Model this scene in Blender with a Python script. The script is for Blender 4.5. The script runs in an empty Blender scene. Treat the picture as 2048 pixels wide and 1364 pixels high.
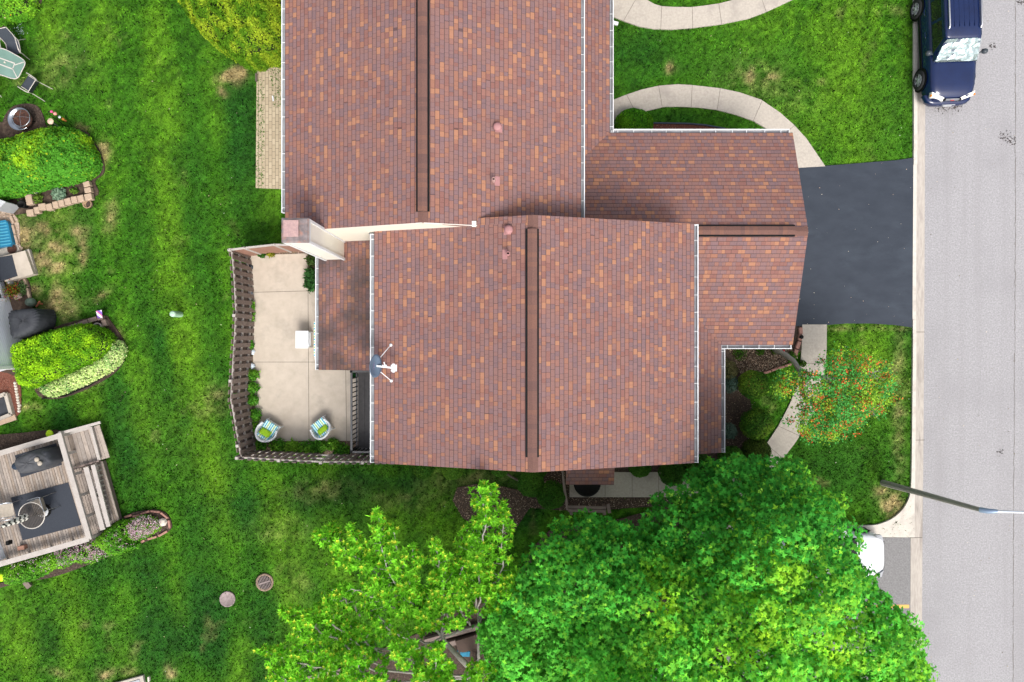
import bpy, math, random
import numpy as np
from mathutils import Vector, Matrix, noise as mnoise
R = math.radians; PI = math.pi
random.seed(7); rng = np.random.default_rng(11)
C = bpy.context.scene.collection
S = bpy.context.scene

# ------------------------------------------------------------------ camera, sky, sun, exposure
CAMH = 26.3; F = 1366.0                       # metres above the lawn, focal length in photo pixels
cam = bpy.data.cameras.new('camera'); camo = bpy.data.objects.new('camera', cam); C.objects.link(camo)
camo.location = (0, 0, CAMH); camo.rotation_euler = (0, 0, 0)
cam.sensor_width = 36; cam.lens = F/2048*36; cam.clip_end = 2000; cam.clip_start = .1
S.camera = camo
S.render.resolution_x = 1024; S.render.resolution_y = 682
SUN_EL, SUN_AZ = 54, 162                      # degrees; azimuth clockwise from +Y
wd = bpy.data.worlds.new('World'); S.world = wd; wd.use_nodes = True
wt = wd.node_tree; bg = wt.nodes['Background']
sky = wt.nodes.new('ShaderNodeTexSky'); sky.sky_type = 'NISHITA'; sky.sun_disc = False
sky.sun_elevation = R(SUN_EL); sky.sun_rotation = R(SUN_AZ)
sky.air_density = 1.0; sky.dust_density = 5.0; sky.ozone_density = 1.0
hs = wt.nodes.new('ShaderNodeHueSaturation'); hs.inputs['Saturation'].default_value = .42
wt.links.new(sky.outputs[0], hs.inputs['Color']); wt.links.new(hs.outputs[0], bg.inputs[0])
bg.inputs[1].default_value = .15
sl = bpy.data.lights.new('sun', 'SUN'); sl.energy = 1.45; sl.angle = R(22); sl.color = (1, .965, .92)
so = bpy.data.objects.new('sun', sl); C.objects.link(so)
sd = Vector((math.sin(R(SUN_AZ))*math.cos(R(SUN_EL)), math.cos(R(SUN_AZ))*math.cos(R(SUN_EL)), math.sin(R(SUN_EL))))
so.rotation_euler = sd.to_track_quat('Z', 'Y').to_euler(); so.location = (0, 0, 40)
S.view_settings.view_transform = 'Standard'; S.view_settings.look = 'None'
S.view_settings.exposure = .70; S.view_settings.gamma = 1

# ------------------------------------------------------------------ helpers
def W(px, py, h=0.0):
    s = F/(CAMH-h)
    return Vector(((px-1024)/s, (682-py)/s, h))
def WL(pts, h=0.0): return [W(p[0], p[1], h).to_2d()[:] for p in pts]
ORG = {}
def tag(o, label=None, cat=None, group=None, kind=None):
    if label: o['label'] = label
    if cat: o['category'] = cat
    if group: o['group'] = group
    if kind: o['kind'] = kind
    return o
def thing(name, label, cat, loc=(0, 0, 0), group=None, rz=0):
    o = bpy.data.objects.new(name, None); C.objects.link(o); o.location = loc; o.rotation_euler = (0, 0, rz)
    o.empty_display_size = .2
    ORG[o] = Vector(loc); return tag(o, label, cat, group)
def kids(o): return [c for c in bpy.data.objects if c.parent == o]
def dup(o, loc, rz, label=None, parent=None):
    c = o.copy(); C.objects.link(c)
    if parent: c.parent = parent
    else:
        c.location = loc; c.rotation_euler = (0, 0, rz)
        if label: c['label'] = label
    for k in kids(o): dup(k, None, None, None, c)
    return c

class MB:
    def __init__(s): s.v = []; s.f = []; s.m = []; s.uv = []; s.sm = []
    def add(s, vs, fs, mi=0, uvs=None, smooth=False):
        o = len(s.v); s.v += [tuple(v) for v in vs]
        for i, f in enumerate(fs):
            s.f.append(tuple(o+j for j in f)); s.m.append(mi); s.sm.append(smooth)
            s.uv.append(uvs[i] if uvs else None)
        return s
    def box(s, c, d, rz=0, mi=0, M=None):
        x, y, z = d[0]/2, d[1]/2, d[2]/2
        vs = [Vector((a*x, b*y, e*z)) for a in (-1, 1) for b in (-1, 1) for e in (-1, 1)]
        if M is None: M = Matrix.Rotation(rz, 3, 'Z')
        vs = [M @ v + Vector(c) for v in vs]
        return s.add(vs, [(0,1,3,2),(4,6,7,5),(0,4,5,1),(2,3,7,6),(0,2,6,4),(1,5,7,3)], mi)
    def beam(s, a, b, w, t, mi=0, up=(0, 0, 1)):          # bar from a to b, w across, t thick along up
        a = Vector(a); b = Vector(b); d = b-a; L = d.length; d.normalize()
        u = Vector(up); side = d.cross(u)
        if side.length < 1e-4: side = d.cross(Vector((1, 0, 0)))
        side.normalize(); u = side.cross(d)
        M = Matrix((side, d, u)).transposed()
        return s.box((a+b)/2, (w, L, t), M=M, mi=mi)
    def prism(s, poly, z0, z1, mi=0, mside=None):
        n = len(poly)
        ar = sum(poly[i][0]*poly[(i+1) % n][1]-poly[(i+1) % n][0]*poly[i][1] for i in range(n))
        if ar < 0: poly = poly[::-1]
        vs = [(p[0], p[1], z0) for p in poly]+[(p[0], p[1], z1) for p in poly]
        s.add(vs, [tuple(range(n, 2*n))], mi)
        s.add(vs, [tuple(range(n-1, -1, -1))]+[(i, (i+1) % n, n+(i+1) % n, n+i) for i in range(n)], mi if mside is None else mside)
        return s
    def tube(s, pts, rs, n=8, mi=0, cap=True, smooth=True):
        pts = [Vector(p) for p in pts]
        if not hasattr(rs, '__len__'): rs = [rs]*len(pts)
        vs = []; prev = None
        for i, p in enumerate(pts):
            d = (pts[min(i+1, len(pts)-1)]-pts[max(i-1, 0)])
            d = d.normalized() if d.length > 1e-6 else Vector((0, 0, 1))
            if prev is None:
                a = d.cross(Vector((0, 0, 1)));
                if a.length < .1: a = d.cross(Vector((1, 0, 0)))
            else:
                a = prev-d*prev.dot(d)
            a.normalize(); prev = a; b = d.cross(a)
            for k in range(n):
                t = 2*PI*k/n; vs.append(p+(a*math.cos(t)+b*math.sin(t))*rs[i])
        fs = [(i*n+k, i*n+(k+1) % n, (i+1)*n+(k+1) % n, (i+1)*n+k) for i in range(len(pts)-1) for k in range(n)]
        s.add(vs, fs, mi, smooth=smooth)
        if cap: s.add(vs, [tuple(range(n-1, -1, -1)), tuple(range((len(pts)-1)*n, len(pts)*n))], mi)
        return s
    def lathe(s, c, prof, n=24, mi=0, M=None, smooth=True, cap=True):   # prof = [(r, z)]
        vs = []; c = Vector(c)
        for r, z in prof:
            for k in range(n):
                t = 2*PI*k/n; v = Vector((r*math.cos(t), r*math.sin(t), z))
                vs.append((M @ v if M else v)+c)
        fs = [(i*n+k, i*n+(k+1) % n, (i+1)*n+(k+1) % n, (i+1)*n+k) for i in range(len(prof)-1) for k in range(n)]
        s.add(vs, fs, mi, smooth=smooth)
        if not cap: return s
        if prof[0][0] > 1e-4: s.add(vs, [tuple(range(n-1, -1, -1))], mi)
        if prof[-1][0] > 1e-4: s.add(vs, [tuple(range((len(prof)-1)*n, len(prof)*n))], mi)
        return s
    def grid(s, nu, nv, fn, mi=0, smooth=True, two=None):
        vs = [fn(i/nu, j/nv) for j in range(nv+1) for i in range(nu+1)]
        fs = [(j*(nu+1)+i, j*(nu+1)+i+1, (j+1)*(nu+1)+i+1, (j+1)*(nu+1)+i) for j in range(nv) for i in range(nu)]
        return s.add(vs, fs, mi, smooth=smooth)
    def loft(s, secs, mi=0, smooth=True, cap=True):
        n = len(secs[0]); vs = [p for q in secs for p in q]
        fs = [(i*n+k, i*n+(k+1) % n, (i+1)*n+(k+1) % n, (i+1)*n+k) for i in range(len(secs)-1) for k in range(n)]
        s.add(vs, fs, mi, smooth=smooth)
        if cap: s.add(vs, [tuple(range(n-1, -1, -1)), tuple(range((len(secs)-1)*n, len(secs)*n))], mi)
        return s
    def build(s, name, mats, parent=None, bevel=0, local=False):
        if not isinstance(mats, (list, tuple)): mats = [mats]
        me = bpy.data.meshes.new(name); V = np.array(s.v, dtype=float)
        if parent: org = ORG[parent]
        elif local: org = Vector((0, 0, 0))
        else:
            lo = V.min(0); hi = V.max(0); org = Vector(((lo[0]+hi[0])/2, (lo[1]+hi[1])/2, lo[2]))
        if not (local and parent): V = V-np.array(org)
        me.from_pydata(V.tolist(), [], s.f)
        for m in mats: me.materials.append(m)
        me.polygons.foreach_set('material_index', s.m); me.polygons.foreach_set('use_smooth', s.sm)
        if any(u is not None for u in s.uv):
            ul = me.uv_layers.new(name='UVMap')
            for p, u in zip(me.polygons, s.uv):
                if u:
                    for li, q in zip(p.loop_indices, u): ul.data[li].uv = q
        me.update()
        o = bpy.data.objects.new(name, me); C.objects.link(o)
        if parent: o.parent = parent; ORG[o] = org
        else: o.location = org; ORG[o] = org
        if bevel:
            b = o.modifiers.new('bevel', 'BEVEL'); b.width = bevel; b.segments = 2; b.limit_method = 'ANGLE'
        return o

# ------------------------------------------------------------------ materials
def nodes(name):
    m = bpy.data.materials.new(name); m.use_nodes = True
    t = m.node_tree; return m, t, t.nodes['Principled BSDF']
def nd(t, typ, props=None, **ins):
    n = t.nodes.new('ShaderNode'+typ)
    for k, v in (props or {}).items(): setattr(n, k, v)
    for k, v in ins.items():
        i = int(k[1:]) if k[0] == 'i' and k[1:].isdigit() else k.replace('_', ' ')
        if isinstance(v, bpy.types.NodeSocket): t.links.new(v, n.inputs[i])
        else: n.inputs[i].default_value = v
    return n
def col4(c): return (c[0], c[1], c[2], 1)
def math_(t, op, a, b=0.0, c=None):
    n = nd(t, 'Math', {'operation': op}, i0=a, i1=b)
    if c is not None: n.inputs[2].default_value = c
    return n.outputs[0]
def mixc(t, f, a, b):
    n = t.nodes.new('ShaderNodeMix'); n.data_type = 'RGBA'
    for i, v in ((0, f), (6, a), (7, b)):
        if isinstance(v, bpy.types.NodeSocket): t.links.new(v, n.inputs[i])
        else: n.inputs[i].default_value = v if i == 0 else col4(v)
    return n.outputs[2]
def ramp(t, f, stops, interp='LINEAR'):
    n = t.nodes.new('ShaderNodeValToRGB'); n.color_ramp.interpolation = interp
    e = n.color_ramp.elements
    while len(e) < len(stops): e.new(.5)
    for i, (p, c) in enumerate(stops): e[i].position = p; e[i].color = col4(c)
    t.links.new(f, n.inputs[0]); return n.outputs[0]
def coords(t, kind='Object'): return nd(t, 'TexCoord').outputs[kind]
def world(t): return nd(t, 'NewGeometry').outputs['Position']
def noi(t, vec, scale, detail=4, rough=.6):
    return nd(t, 'TexNoise', None, Vector=vec, Scale=scale, Detail=detail, Roughness=rough).outputs['Fac']
def bump(t, b, h, strength=.3, dist=.01):
    n = nd(t, 'Bump', None, Height=h, Strength=strength, Distance=dist); t.links.new(n.outputs[0], b.inputs['Normal'])
def mat(name, c1, c2=None, scale=6, rough=.8, metal=0, bmp=0, spec=.3, detail=5, c3=None, s3=.6, coat=0, stretch=None):
    m, t, b = nodes(name)
    b.inputs['Roughness'].default_value = rough; b.inputs['Metallic'].default_value = metal
    b.inputs['Specular IOR Level'].default_value = spec; b.inputs['Coat Weight'].default_value = coat
    if c2 is None: c2 = tuple(x*.8 for x in c1)
    v = coords(t)
    if stretch: v = nd(t, 'Mapping', None, Vector=v, Scale=stretch).outputs[0]
    f = noi(t, v, scale, detail)
    c = ramp(t, f, [(.32, c1), (.68, c2)])
    if c3 is not None:
        f3 = noi(t, v, s3, 6, .65); fr = ramp(t, f3, [(.52, (0, 0, 0)), (.7, (1, 1, 1))]); c = mixc(t, fr, c, c3)
    t.links.new(c, b.inputs['Base Color'])
    if bmp: bump(t, b, f, bmp, .02)
    return m
def leafmat(name, trans=.3, rough=.55):
    m, t, b = nodes(name)
    a = nd(t, 'Attribute', {'attribute_name': 'col'}).outputs['Color']
    t.links.new(a, b.inputs['Base Color']); b.inputs['Roughness'].default_value = rough
    b.inputs['Specular IOR Level'].default_value = .06
    tr = nd(t, 'BsdfTranslucent', None, Color=a)
    mx = nd(t, 'MixShader', None, i0=trans, i1=b.outputs[0], i2=tr.outputs[0])
    t.links.new(mx.outputs[0], t.nodes['Material Output'].inputs[0])
    return m
def shingles(name, stain=0.0, grey=0.0):
    m, t, b = nodes(name)
    uv = nd(t, 'UVMap', {'uv_map': 'UVMap'}).outputs[0]
    sx = nd(t, 'SeparateXYZ', None, Vector=uv); u, v = sx.outputs[0], sx.outputs[1]
    vv = math_(t, 'DIVIDE', v, .138); row = math_(t, 'FLOOR', vv); fv = math_(t, 'FRACT', vv)
    wn = nd(t, 'TexWhiteNoise', {'noise_dimensions': '1D'}, W=row).outputs['Value']
    u0 = math_(t, 'ADD', math_(t, 'DIVIDE', u, .158), math_(t, 'MULTIPLY', wn, 37.0))
    # uneven tab widths
    wob = nd(t, 'TexNoise', {'noise_dimensions': '2D'}, Vector=nd(t, 'CombineXYZ', None, X=u0, Y=math_(t, 'MULTIPLY', row, 7.3)).outputs[0], Scale=.55, Detail=0).outputs['Fac']
    u1 = math_(t, 'ADD', u0, math_(t, 'MULTIPLY', wob, 1.5))
    cell = math_(t, 'FLOOR', u1); fu = math_(t, 'FRACT', u1)
    idv = nd(t, 'CombineXYZ', None, X=cell, Y=row).outputs[0]
    r1 = nd(t, 'TexWhiteNoise', {'noise_dimensions': '2D'}, Vector=idv).outputs['Value']
    # runs of tabs share a blend
    pair = nd(t, 'CombineXYZ', None, X=math_(t, 'FLOOR', math_(t, 'DIVIDE', u1, 3.0)), Y=math_(t, 'ADD', row, 91.0)).outputs[0]
    r2 = nd(t, 'TexWhiteNoise', {'noise_dimensions': '2D'}, Vector=pair).outputs['Value']
    rr = math_(t, 'ADD', math_(t, 'MULTIPLY', r1, .72), math_(t, 'MULTIPLY', r2, .28))
    base = ramp(t, rr, [(0, (.135, .088, .100)), (.18, (.185, .108, .110)), (.36, (.205, .104, .088)), (.54, (.265, .112, .078)), (.66, (.205, .078, .058)),
                        (.73, (.31, .125, .062)), (.80, (.42, .182, .080)), (.90, (.155, .10, .115))], 'CONSTANT')
    gr = noi(t, world(t), 90, 2); base = mixc(t, .35, base, ramp(t, gr, [(.3, (.085, .052, .048)), (.7, (.42, .245, .215))]))
    big = noi(t, world(t), .35, 3); base = mixc(t, math_(t, 'MULTIPLY', big, .30), base, (.15, .09, .092))
    line = math_(t, 'LESS_THAN', fv, .13); gap = math_(t, 'LESS_THAN', fu, .055)
    dark = math_(t, 'MULTIPLY', math_(t, 'MAXIMUM', line, math_(t, 'MULTIPLY', gap, .8)), .72)
    base = mixc(t, dark, base, (.035, .022, .026))
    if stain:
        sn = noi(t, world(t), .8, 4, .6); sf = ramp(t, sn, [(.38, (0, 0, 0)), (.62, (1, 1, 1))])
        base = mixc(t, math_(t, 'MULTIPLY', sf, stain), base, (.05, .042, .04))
    t.links.new(base, b.inputs['Base Color']); b.inputs['Roughness'].default_value = .85
    b.inputs['Specular IOR Level'].default_value = .25
    hgt = math_(t, 'SUBTRACT', math_(t, 'ADD', math_(t, 'SUBTRACT', 1.0, fv), math_(t, 'MULTIPLY', r1, .5)), math_(t, 'MULTIPLY', gap, .8))
    hgt = math_(t, 'ADD', hgt, math_(t, 'MULTIPLY', gr, .5))
    bump(t, b, hgt, .6, .008)
    return m
def siding(name, c, pitch=.11):
    m, t, b = nodes(name)
    z = nd(t, 'SeparateXYZ', None, Vector=world(t)).outputs[2]
    f = math_(t, 'FRACT', math_(t, 'DIVIDE', z, pitch))
    ln = math_(t, 'LESS_THAN', f, .12)
    c0 = mixc(t, noi(t, world(t), 1.5), c, tuple(x*.9 for x in c))
    t.links.new(mixc(t, math_(t, 'MULTIPLY', ln, .35), c0, tuple(x*.45 for x in c)), b.inputs['Base Color'])
    b.inputs['Roughness'].default_value = .55; bump(t, b, math_(t, 'SUBTRACT', 1.0, f), .5, .012)
    return m
def wood(name, c1, c2, scale=3, c3=None):
    m, t, b = nodes(name)
    v = coords(t, 'Object')
    f = noi(t, v, scale, 8, .8)
    f2 = noi(t, v, scale*9, 4, .7)
    c = ramp(t, f, [(.3, c1), (.7, c2)]); c = mixc(t, math_(t, 'MULTIPLY', f2, .5), c, c3 or tuple(x*.55 for x in c1))
    t.links.new(c, b.inputs['Base Color']); b.inputs['Roughness'].default_value = .85; bump(t, b, f2, .4, .01)
    return m
def glassy(name, c=(.02, .025, .03), rough=.05): return mat(name, c, c, rough=rough, spec=.8)
def seethru(name, tint, amount):
    m, t, b = nodes(name); b.inputs['Base Color'].default_value = col4(tint); b.inputs['Roughness'].default_value = .08
    b.inputs['Specular IOR Level'].default_value = .6
    tr = nd(t, 'BsdfTransparent', None, Color=col4(tuple(min(1, x*1.6+.3) for x in tint)))
    mx = nd(t, 'MixShader', None, i0=amount, i1=b.outputs[0], i2=tr.outputs[0])
    t.links.new(mx.outputs[0], t.nodes['Material Output'].inputs[0]); return m
def stripes(name, cols, axis=0, scale=10):
    m, t, b = nodes(name)
    x = nd(t, 'SeparateXYZ', None, Vector=coords(t)).outputs[axis]
    f = math_(t, 'FRACT', math_(t, 'MULTIPLY', x, scale))
    n = len(cols); t.links.new(ramp(t, f, [(i/n, c) for i, c in enumerate(cols)], 'CONSTANT'), b.inputs['Base Color'])
    b.inputs['Roughness'].default_value = .9; return m

M = {}
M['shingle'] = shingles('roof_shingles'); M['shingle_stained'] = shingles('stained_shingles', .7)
M['white'] = mat('white_paint', (.74, .75, .76), (.66, .67, .69), 8, .5)
M['gutter'] = mat('gutter_inside', (.34, .36, .39), (.22, .23, .25), 3, .6)
M['cream'] = siding('cream_siding', (.80, .74, .63)); M['whiteside'] = siding('white_siding', (.76, .80, .86), .1)
M['creamtrim'] = mat('cream_trim', (.74, .70, .62), (.7, .65, .57), 5, .6)
M['black'] = mat('black_metal', (.006, .006, .006), (.010, .010, .010), 9, .6, spec=.15)
M['rubber'] = mat('tyre_rubber', (.02, .02, .022), (.035, .035, .035), 20, .85)
M['steel'] = mat('steel', (.55, .57, .6), (.42, .44, .47), 5, .25, metal=1)
M['rim'] = mat('alloy', (.50, .51, .53), (.42, .43, .45), 5, .45, metal=.2)
M['rust'] = mat('rusty_steel', (.10, .04, .025), (.03, .02, .018), 12, .85, bmp=.3)
M['concrete'] = mat('concrete', (.46, .415, .355), (.37, .33, .285), 12, .9, bmp=.4, c3=(.32, .285, .25), s3=1.3, detail=8)
M['patio'] = mat('patio_concrete', (.53, .465, .39), (.45, .39, .32), 3, .9, bmp=.2, c3=(.38, .335, .28), s3=.9, detail=9)
M['kerb'] = mat('kerb_concrete', (.58, .54, .48), (.50, .46, .41), 8, .9, bmp=.3, c3=(.40, .36, .32), s3=1.5, detail=8)
M['kerbdark'] = mat('gutter_concrete', (.45, .405, .36), (.35, .315, .28), 7, .9, bmp=.3, c3=(.25, .22, .20), s3=1.1, detail=8, stretch=(2.5, .5, 1))
M['joint'] = mat('joint', (.10, .09, .08), (.16, .14, .12), 10, 1)
M['woodgrey'] = wood('weathered_wood', (.25, .19, .165), (.14, .105, .092))
M['wooddeck'] = wood('weathered_deck', (.50, .43, .37), (.27, .22, .185), 2.2, (.20, .165, .14))
M['deck2'] = wood('greyer_deck', (.42, .37, .33), (.20, .165, .14), 3.2, (.13, .105, .09)); M['deck3'] = wood('browner_deck', (.44, .36, .29), (.22, .17, .135), 2.6, (.15, .115, .09))
M['woodlight'] = wood('bleached_wood', (.50, .465, .43), (.36, .325, .295), 3, (.25, .22, .2))
M['woodred'] = wood('stained_boards', (.36, .19, .135), (.27, .14, .10), 2)
M['composite'] = mat('dark_composite', (.075, .072, .075), (.055, .053, .055), 8, .7)
M['bark'] = wood('grey_bark', (.42, .39, .35), (.27, .245, .22), 8)
M['barkdark'] = wood('brown_bark', (.16, .125, .10), (.08, .06, .05), 8)
M['leaf'] = leafmat('leaves', .28); M['needle'] = leafmat('needles', .35, .65); M['petal'] = leafmat('petals', .3, .7)
M['core'] = mat('filler_core_green', (.028, .04, .012), (.018, .022, .008), 9, 1)  # dark green of the cores added inside shrubs; also a stem and a weed
M['soil'] = mat('soil', (.075, .05, .038), (.035, .024, .019), 14, 1, bmp=.8, c3=(.12, .085, .06), s3=5)
M['cloth'] = mat('grey_sling', (.05, .06, .075), (.035, .042, .055), 30, .8)
M['tan'] = mat('tan_sling', (.40, .35, .29), (.33, .29, .24), 12, .8)
M['champagne'] = mat('champagne_metal', (.55, .51, .46), (.48, .44, .4), 6, .4)
M['rug'] = mat('charcoal_rug', (.045, .052, .065), (.033, .038, .05), 40, .95)
M['cover'] = mat('black_cover', (.03, .033, .04), (.045, .048, .056), 4, .7, bmp=.4)
M['lime'] = mat('lime_plastic', (.55, .80, .01), (.45, .7, .01), 5, .4)
M['pad'] = mat('lime_fabric', (.36, .62, .03), (.28, .52, .02), 8, .9)
M['stone'] = mat('pale_stone', (.62, .57, .49), (.48, .43, .37), 8, .9, bmp=.4)
M['block'] = mat('tan_blocks', (.46, .34, .25), (.36, .27, .20), 9, .95, bmp=.4)
M['redblock'] = mat('red_blocks', (.38, .20, .16), (.28, .15, .12), 9, .95, bmp=.4)
M['greyac'] = mat('grey_enamel', (.38, .39, .41), (.33, .34, .36), 5, .5)
M['pink'] = mat('pink_roof_metal', (.38, .19, .185), (.31, .155, .155), 8, .6)
M['glass'] = glassy('window_glass')

# ------------------------------------------------------------------ noise and polygon tools (numpy)
def vnoise(x, y, seed=0):
    r = np.random.default_rng(seed).random((64, 64))
    xi = np.floor(x).astype(int); yi = np.floor(y).astype(int); fx = x-xi; fy = y-yi
    fx = fx*fx*(3-2*fx); fy = fy*fy*(3-2*fy); a = xi % 64; b = yi % 64; a1 = (a+1) % 64; b1 = (b+1) % 64
    return (r[a, b]*(1-fx)+r[a1, b]*fx)*(1-fy)+(r[a, b1]*(1-fx)+r[a1, b1]*fx)*fy
def fbm(x, y, seed=0, o=4):
    s = 0; a = .5; t = 0
    for i in range(o): s = s+a*vnoise(x*2**i+i*17.3, y*2**i+i*9.1, seed+i); t += a; a *= .55
    return s/t
def inpoly(x, y, poly):
    c = np.zeros(x.shape, bool); n = len(poly)
    for i in range(n):
        x1, y1 = poly[i]; x2, y2 = poly[(i+1) % n]
        if y1 == y2: continue
        c ^= ((y1 > y) != (y2 > y)) & (x < (x2-x1)*(y-y1)/(y2-y1)+x1)
    return c
def polydist(x, y, poly):
    d = np.full(x.shape, 1e9); gx = np.zeros(x.shape); gy = np.zeros(x.shape)
    n = len(poly)
    for i in range(n):
        x1, y1 = poly[i]; x2, y2 = poly[(i+1) % n]; dx, dy = x2-x1, y2-y1
        t = np.clip(((x-x1)*dx+(y-y1)*dy)/(dx*dx+dy*dy+1e-12), 0, 1)
        qx = x-(x1+t*dx); qy = y-(y1+t*dy); q = np.hypot(qx, qy); k = q < d
        d = np.where(k, q, d); gx = np.where(k, qx, gx); gy = np.where(k, qy, gy)
    return d, gx, gy                      # gx, gy point from the edge inwards for inside points
def smooth_poly(pts, n=6):               # Catmull-Rom closed
    out = []; m = len(pts)
    for i in range(m):
        p0, p1, p2, p3 = [np.array(pts[(i+k-1) % m]) for k in range(4)]
        for j in range(n):
            t = j/n; out.append(tuple(.5*((2*p1)+(-p0+p2)*t+(2*p0-5*p1+4*p2-p3)*t*t+(-p0+3*p1-3*p2+p3)*t**3)))
    return out
def smooth_line(pts, n=6):
    out = []; P = [np.array(p, float) for p in pts]; P = [2*P[0]-P[1]]+P+[2*P[-1]-P[-2]]
    for i in range(1, len(P)-2):
        p0, p1, p2, p3 = P[i-1:i+3]
        for j in range(n):
            t = j/n; out.append(tuple(.5*((2*p1)+(-p0+p2)*t+(2*p0-5*p1+4*p2-p3)*t*t+(-p0+3*p1-3*p2+p3)*t**3)))
    out.append(tuple(P[-2])); return out

# ------------------------------------------------------------------ foliage
T_MAPLE = [(math.cos(a)*r, math.sin(a)*r, z) for a, r, z in
           [(R(-90), .12, 0), (R(-50), .75, -.1), (R(-22), .38, .03), (R(10), .95, -.12), (R(48), .45, .03), (R(90), 1.1, -.12),
            (R(132), .45, .03), (R(170), .95, -.12), (R(202), .38, .03), (R(230), .75, -.1)]]
T_OVAL = [(0, -.5, 0), (.34, -.1, .07), (.3, .3, .06), (0, .62, -.05), (-.3, .3, .06), (-.34, -.1, .07)]
T_LANCE = [(0, -.1, 0), (.26, .4, .08), (0, 1.15, -.15), (-.26, .4, .08)]
T_BLADE = [(-.12, 0, 0), (.12, 0, 0), (0, 1, .15)]
def leaf_arrays(P, Nn, size, tmpl, fan=True, tang=None):
    P = np.asarray(P, float); Nn = np.asarray(Nn, float); n = len(P)
    Nn = Nn/(np.linalg.norm(Nn, axis=1, keepdims=True)+1e-9)
    a = rng.normal(size=(n, 3)) if tang is None else np.asarray(tang, float)
    a -= (a*Nn).sum(1, keepdims=True)*Nn; a /= np.linalg.norm(a, axis=1, keepdims=True)+1e-9
    b = np.cross(Nn, a) if tang is None else -np.cross(Nn, a)
    T = np.array(([(0, 0, .06)] if fan else [])+list(tmpl), float); k = len(T)
    size = np.broadcast_to(np.asarray(size, float), (n,))
    bx, by = (a, b) if tang is None else (b, a)
    V = P[:, None, :]+size[:, None, None]*(T[None, :, 0, None]*bx[:, None, :]+T[None, :, 1, None]*by[:, None, :]+T[None, :, 2, None]*Nn[:, None, :])
    m = len(tmpl)
    if fan: tri = np.array([(0, 1+i, 1+(i+1) % m) for i in range(m)])
    else: tri = np.array([(0, i, i+1) for i in range(1, m-1)])
    Fc = (tri[None]+(np.arange(n)*k)[:, None, None]).reshape(-1, 3)
    return V.reshape(-1, 3), Fc, k
def leaf_obj(name, parts, m, parent=None, org=None):
    """parts: list of (P, N, size, template, fan, cols, tang)"""
    Vs = []; Fs = []; Cs = []; o = 0
    for P, Nn, size, tm, fan, cols, tang in parts:
        if len(P) == 0: continue
        V, Fc, k = leaf_arrays(P, Nn, size, tm, fan, tang)
        Vs.append(V); Fs.append(Fc+o); o += len(V); Cs.append(np.repeat(cols, k, axis=0))
    V = np.vstack(Vs); Fc = np.vstack(Fs); Cc = np.clip(np.vstack(Cs), 0, 1)
    if org is None: org = ORG[parent] if parent else Vector((V[:, 0].mean(), V[:, 1].mean(), V[:, 2].min()))
    V = V-np.array(org)
    me = bpy.data.meshes.new(name); me.vertices.add(len(V)); me.vertices.foreach_set('co', V.ravel())
    me.loops.add(len(Fc)*3); me.loops.foreach_set('vertex_index', Fc.ravel().astype(np.int32))
    me.polygons.add(len(Fc)); me.polygons.foreach_set('loop_start', np.arange(0, len(Fc)*3, 3, dtype=np.int32))
    me.update(calc_edges=True)
    at = me.attributes.new('col', 'FLOAT_COLOR', 'POINT')
    at.data.foreach_set('color', np.hstack([Cc, np.ones((len(Cc), 1))]).ravel())
    me.materials.append(m)
    ob = bpy.data.objects.new(name, me); C.objects.link(ob)
    if parent: ob.parent = parent; ORG[ob] = ORG[parent]
    else: ob.location = org; ORG[ob] = Vector(org)
    return ob
def lcol(n, c, var=.25, c2=None, f2=None, pos=None, c3=None, p3=0):
    """leaf colours: base c, second colour c2 in patches, c3 scattered"""
    c = np.array(c, float); out = np.repeat(c[None], n, 0)
    if c2 is not None:
        w = np.clip(f2, 0, 1)[:, None]; out = out*(1-w)+np.array(c2)[None]*w
    if c3 is not None:
        k = rng.random(n) < p3; out[k] = np.array(c3)
    return out*(1+var*rng.normal(size=(n, 1))).clip(.35, 1.9)
def lumps(P, sc, seed):
    ph = np.random.default_rng(seed).random((6, 4))*6.28; s = 0
    for a, b, c, d in ph:
        s = s+np.sin(P[:, 0]*sc*(.6+a/6)+b)*np.sin(P[:, 1]*sc*(.6+c/6)+d)*np.sin(P[:, 2]*sc*.9+a+c)
    return s/2.2
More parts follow.
